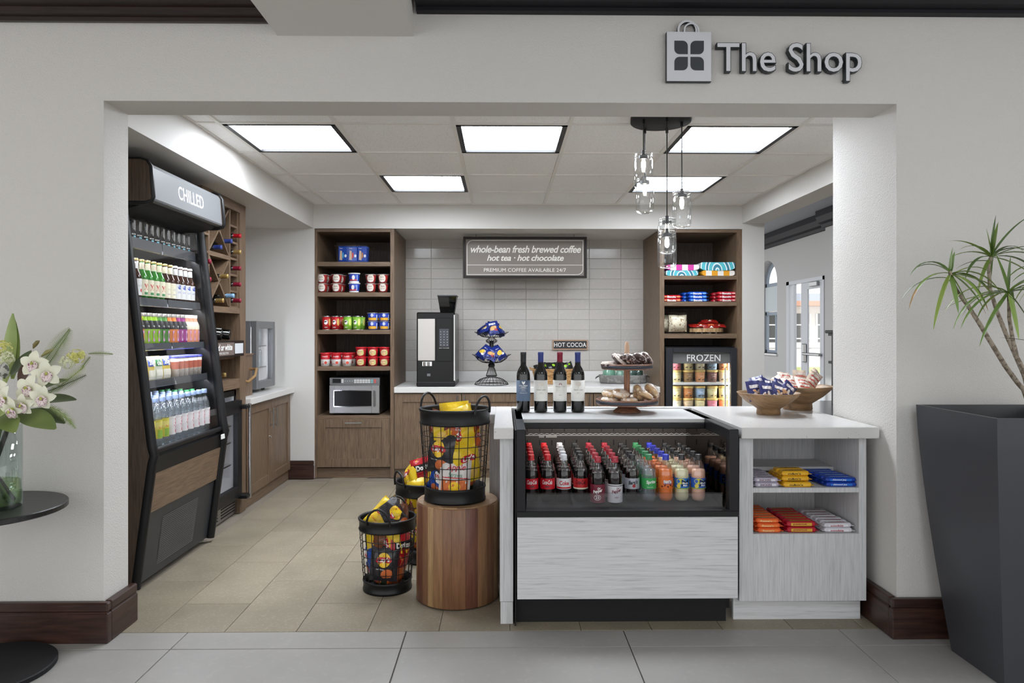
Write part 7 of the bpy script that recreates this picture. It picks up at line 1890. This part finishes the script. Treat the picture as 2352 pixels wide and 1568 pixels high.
# leaves
broad(FP(10, 880, 2.78), (.12, 0, 1), .27, .026, 0, lg1, up=(0, 1, 0)); broad(FP(28, 870, 2.80), (.02, 0, 1), .24, .024, 0, lg1, up=(0, 1, 0)); broad(FP(-30, 880, 2.80), (-.1, 0, 1), .26, .026, 0, lg1, up=(0, 1, 0))
broad(FP(60, 925, 2.72), (1, -.1, .15), .20, .034, .8, lg2, up=(0, -.5, 1)); broad(FP(55, 945, 2.68), (1, -.2, -.05), .18, .030, 1.8, lg2, up=(0, -.6, 1)); broad(FP(40, 950, 2.64), (.9, -.3, -.1), .19, .04, 1.5, lg3, up=(0, -.8, 1))
broad(FP(0, 950, 2.62), (.6, -.5, -.1), .17, .04, 2.2, lg3, up=(0, -.8, 1)); broad(FP(-10, 945, 2.66), (-1, -.2, 0), .2, .035, 1.5, lg2, up=(0, -.5, 1)); broad(FP(60, 905, 2.80), (.8, .3, .4), .15, .03, 1, lg2, up=(0, -.5, 1)); broad(FP(20, 935, 2.62), (.25, -.7, -.05), .12, .05, 2, lg1, up=(0, -.8, 1))
broad(FP(25, 860, 2.76), (.6, 0, .7), .12, .018, 0, lg2, up=(0, -1, 0)); broad(FP(45, 880, 2.74), (.4, 0, .9), .10, .02, 0, P('leaf_bronze', (84, 62, 50), .5), up=(0, -1, 0))
# ferns
def fern(p0, d0, L, w_, n, droop, mat, up=(0, -1, .2), name='fern'):
    p_ = Vector(p0); d = Vector(d0).normalized(); m = MB(); pts = [p_.copy()]; seg = L / n
    for i in range(n):
        d = (d + Vector((0, 0, -1)) * droop * seg).normalized(); p_ = p_ + d * seg; pts.append(p_.copy()); u_ = i / n
        side = d.cross(Vector(up)); side.normalize(); ww = w_ * math.sin(PI * min(1, .12 + u_ * .86)) ** .7
        for s_ in (-1, 1):
            tip = p_ + side * s_ * ww + d * ww * .55; a_ = p_ - d * seg * .30; b_ = p_ + d * seg * .30
            m.add([a_, b_, tip], [(0, 1, 2)], 0)
    m.tube(pts, .0014, 4); return m.build(name, mat, fl_)
fern(FP(90, 870, 2.78), (.55, .0, .85), .22, .048, 36, -.2, lg3, name='fern_frond'); fern(FP(85, 850, 2.78), (.62, 0, .8), .20, .035, 34, .0, lg3, name='fern_frond')
fern(FP(110, 905, 2.72), (.9, 0, .6), .17, .034, 34, -1., lg1, name='fern_frond'); fern(FP(185, 850, 2.73), (.5, 0, .9), .06, .014, 12, 6, lg3, name='fern_frond'); fern(FP(203, 812, 2.73), (1, 0, .1), .09, .012, 18, 2.5, lg3, name='fern_frond')
fern(FP(75, 925, 2.64), (1, 0, -.15), .17, .022, 30, 4.5, lg3, name='fern_frond'); fern(FP(115, 935, 2.62), (1, 0, -.3), .12, .02, 26, 8, lg1, name='fern_frond'); fern(FP(105, 900, 2.70), (.95, 0, .35), .16, .024, 30, -.6, lg2, name='fern_frond')
# orchids
m_pet = P('orchid_petal', (224, 224, 204), .55); m_lip = speckle('orchid_lip', (230, 214, 214), (130, 50, 88), 220, .57, .5); m_col = P('orchid_column', (176, 184, 84), .5)
def orchid(px_, py_, y, face, size=.052, roll=0.):
    c_ = FP(px_, py_, y); F = Vector(face).normalized(); U = Vector((0, 0, 1)); S = F.cross(U).normalized(); U = S.cross(F)
    fo_ = thing_part('orchid_flower'); 
    m = MB(); 
    for k_ in range(5):
        a_ = roll + PI / 2 + k_ * 2 * PI / 5; dr = S * math.cos(a_) + U * math.sin(a_); sd = F.cross(dr).normalized()
        n = 6; vs = []
        for i in range(n + 1):
            u_ = i / n; ww = size * .36 * math.sin(PI * min(1, u_ * .9 + .08)) ** .7
            p_ = c_ + dr * size * u_ + F * (size * .22 * math.sin(u_ * 2.6))
            vs += [p_ - sd * ww + F * ww * .25, p_, p_ + sd * ww + F * ww * .25]
        m.add(vs, [(i * 3 + a, i * 3 + a + 1, i * 3 + a + 4, i * 3 + a + 3) for i in range(n) for a in (0, 1)], 0, True)
    f_ = m.build('orchid_flower', m_pet, fl_)
    l_ = MB(); n = 12; vs = [c_ + F * .012]
    for k2, (rr2, dd) in enumerate(((.008, .020), (.015, .026), (.021, .018))):
        for j in range(n):
            a_ = 2 * PI * j / n; w2 = 1 + .12 * math.sin(5 * a_)
            vs.append(c_ + (S * math.cos(a_) * .85 + U * (math.sin(a_) - .45)) * rr2 * w2 + F * dd)
    fs = [(0, 1 + j, 1 + (j + 1) % n) for j in range(n)]
    for k2 in range(2): fs += [(1 + k2 * n + j, 1 + (k2 + 1) * n + j, 1 + (k2 + 1) * n + (j + 1) % n, 1 + k2 * n + (j + 1) % n) for j in range(n)]
    l_.add(vs, fs, 0, True).build('lip', m_lip, f_)
    MB().tube([c_ + F * .004, c_ + F * .022 + U * .006, c_ + F * .030 - U * .002], [.005, .005, .003], 8).build('column', m_col, f_)
def thing_part(x): return None
for q in ((80, 836, 2.66, (.15, -1, .1), .050, .1), (70, 893, 2.60, (-.1, -1, .15), .054, .3), (108, 858, 2.63, (.5, -1, .0), .050, -.2), (98, 912, 2.58, (.35, -1, -.2), .044, .2), (55, 928, 2.57, (.1, -1, -.2), .040, 0), (15, 915, 2.56, (-.4, -1, -.1), .052, .5), (-5, 885, 2.60, (-.3, -1, .1), .05, .2), (30, 960 - 22, 2.55, (0, -1, -.5), .036, .4), (-45, 850, 2.66, (-.5, -1, .2), .05, 0)): orchid(*q)
# pale green flower heads and a bud
def head(px_, py_, y, r, mat, n, seed):
    r_ = random.Random(seed); m = MB(); c_ = FP(px_, py_, y)
    for i in range(n):
        d = Vector((r_.gauss(0, 1), r_.gauss(0, 1), r_.gauss(0, 1))).normalized(); p_ = c_ + Vector((d.x * r * 1.25, d.y * r, d.z * r)) * r_.uniform(.75, 1.05)
        s1 = d.orthogonal().normalized(); s2 = d.cross(s1); q = .0075
        for k_ in range(4):
            a_ = k_ * PI / 2 + i; e_ = s1 * math.cos(a_) + s2 * math.sin(a_); e2 = s1 * math.cos(a_ + .6) + s2 * math.sin(a_ + .6); e3 = s1 * math.cos(a_ - .6) + s2 * math.sin(a_ - .6)
            m.add([p_, p_ + e3 * q * .6 + d * .002, p_ + e_ * q + d * .001, p_ + e2 * q * .6 + d * .002], [(0, 1, 2, 3)], 0)
    m.build('flower_head', mat, fl_, kind='stuff')
    return
hy = P('hyacinth_yellow', (206, 204, 122), .6); hp_ = P('hyacinth_pale', (214, 216, 184), .6)
head(175, 818, 2.72, .026, hy, 90, 1); head(155, 832, 2.71, .024, hp_, 70, 2); head(2, 800, 2.70, .030, hy, 90, 3); head(12, 822, 2.69, .026, hp_, 70, 4)
m = MB(); m.lathe([(0, 0), (.012, .01), (.016, .03), (.012, .05), (0, .062)], 12, 0, tuple(FP(10, 870, 2.66))); m.build('protea_cone', speckle('protea', (176, 176, 168), (96, 96, 90), 60, .5, .7, bump=1.), fl_)
m = MB(); m.tube([FP(76, 800, 2.68), FP(80, 792, 2.68), FP(86, 785, 2.68), FP(91, 782, 2.68)], [.002, .008, .007, .001], 8); m.build('bud', P('bud', (110, 100, 56), .5), fl_)
m = MB(); m.tube([FP(95, 818, 2.70), FP(108, 808, 2.70), FP(124, 801, 2.70)], [.003, .008, .001], 8); m.build('bud', P('bud2', (140, 136, 84), .5), fl_)
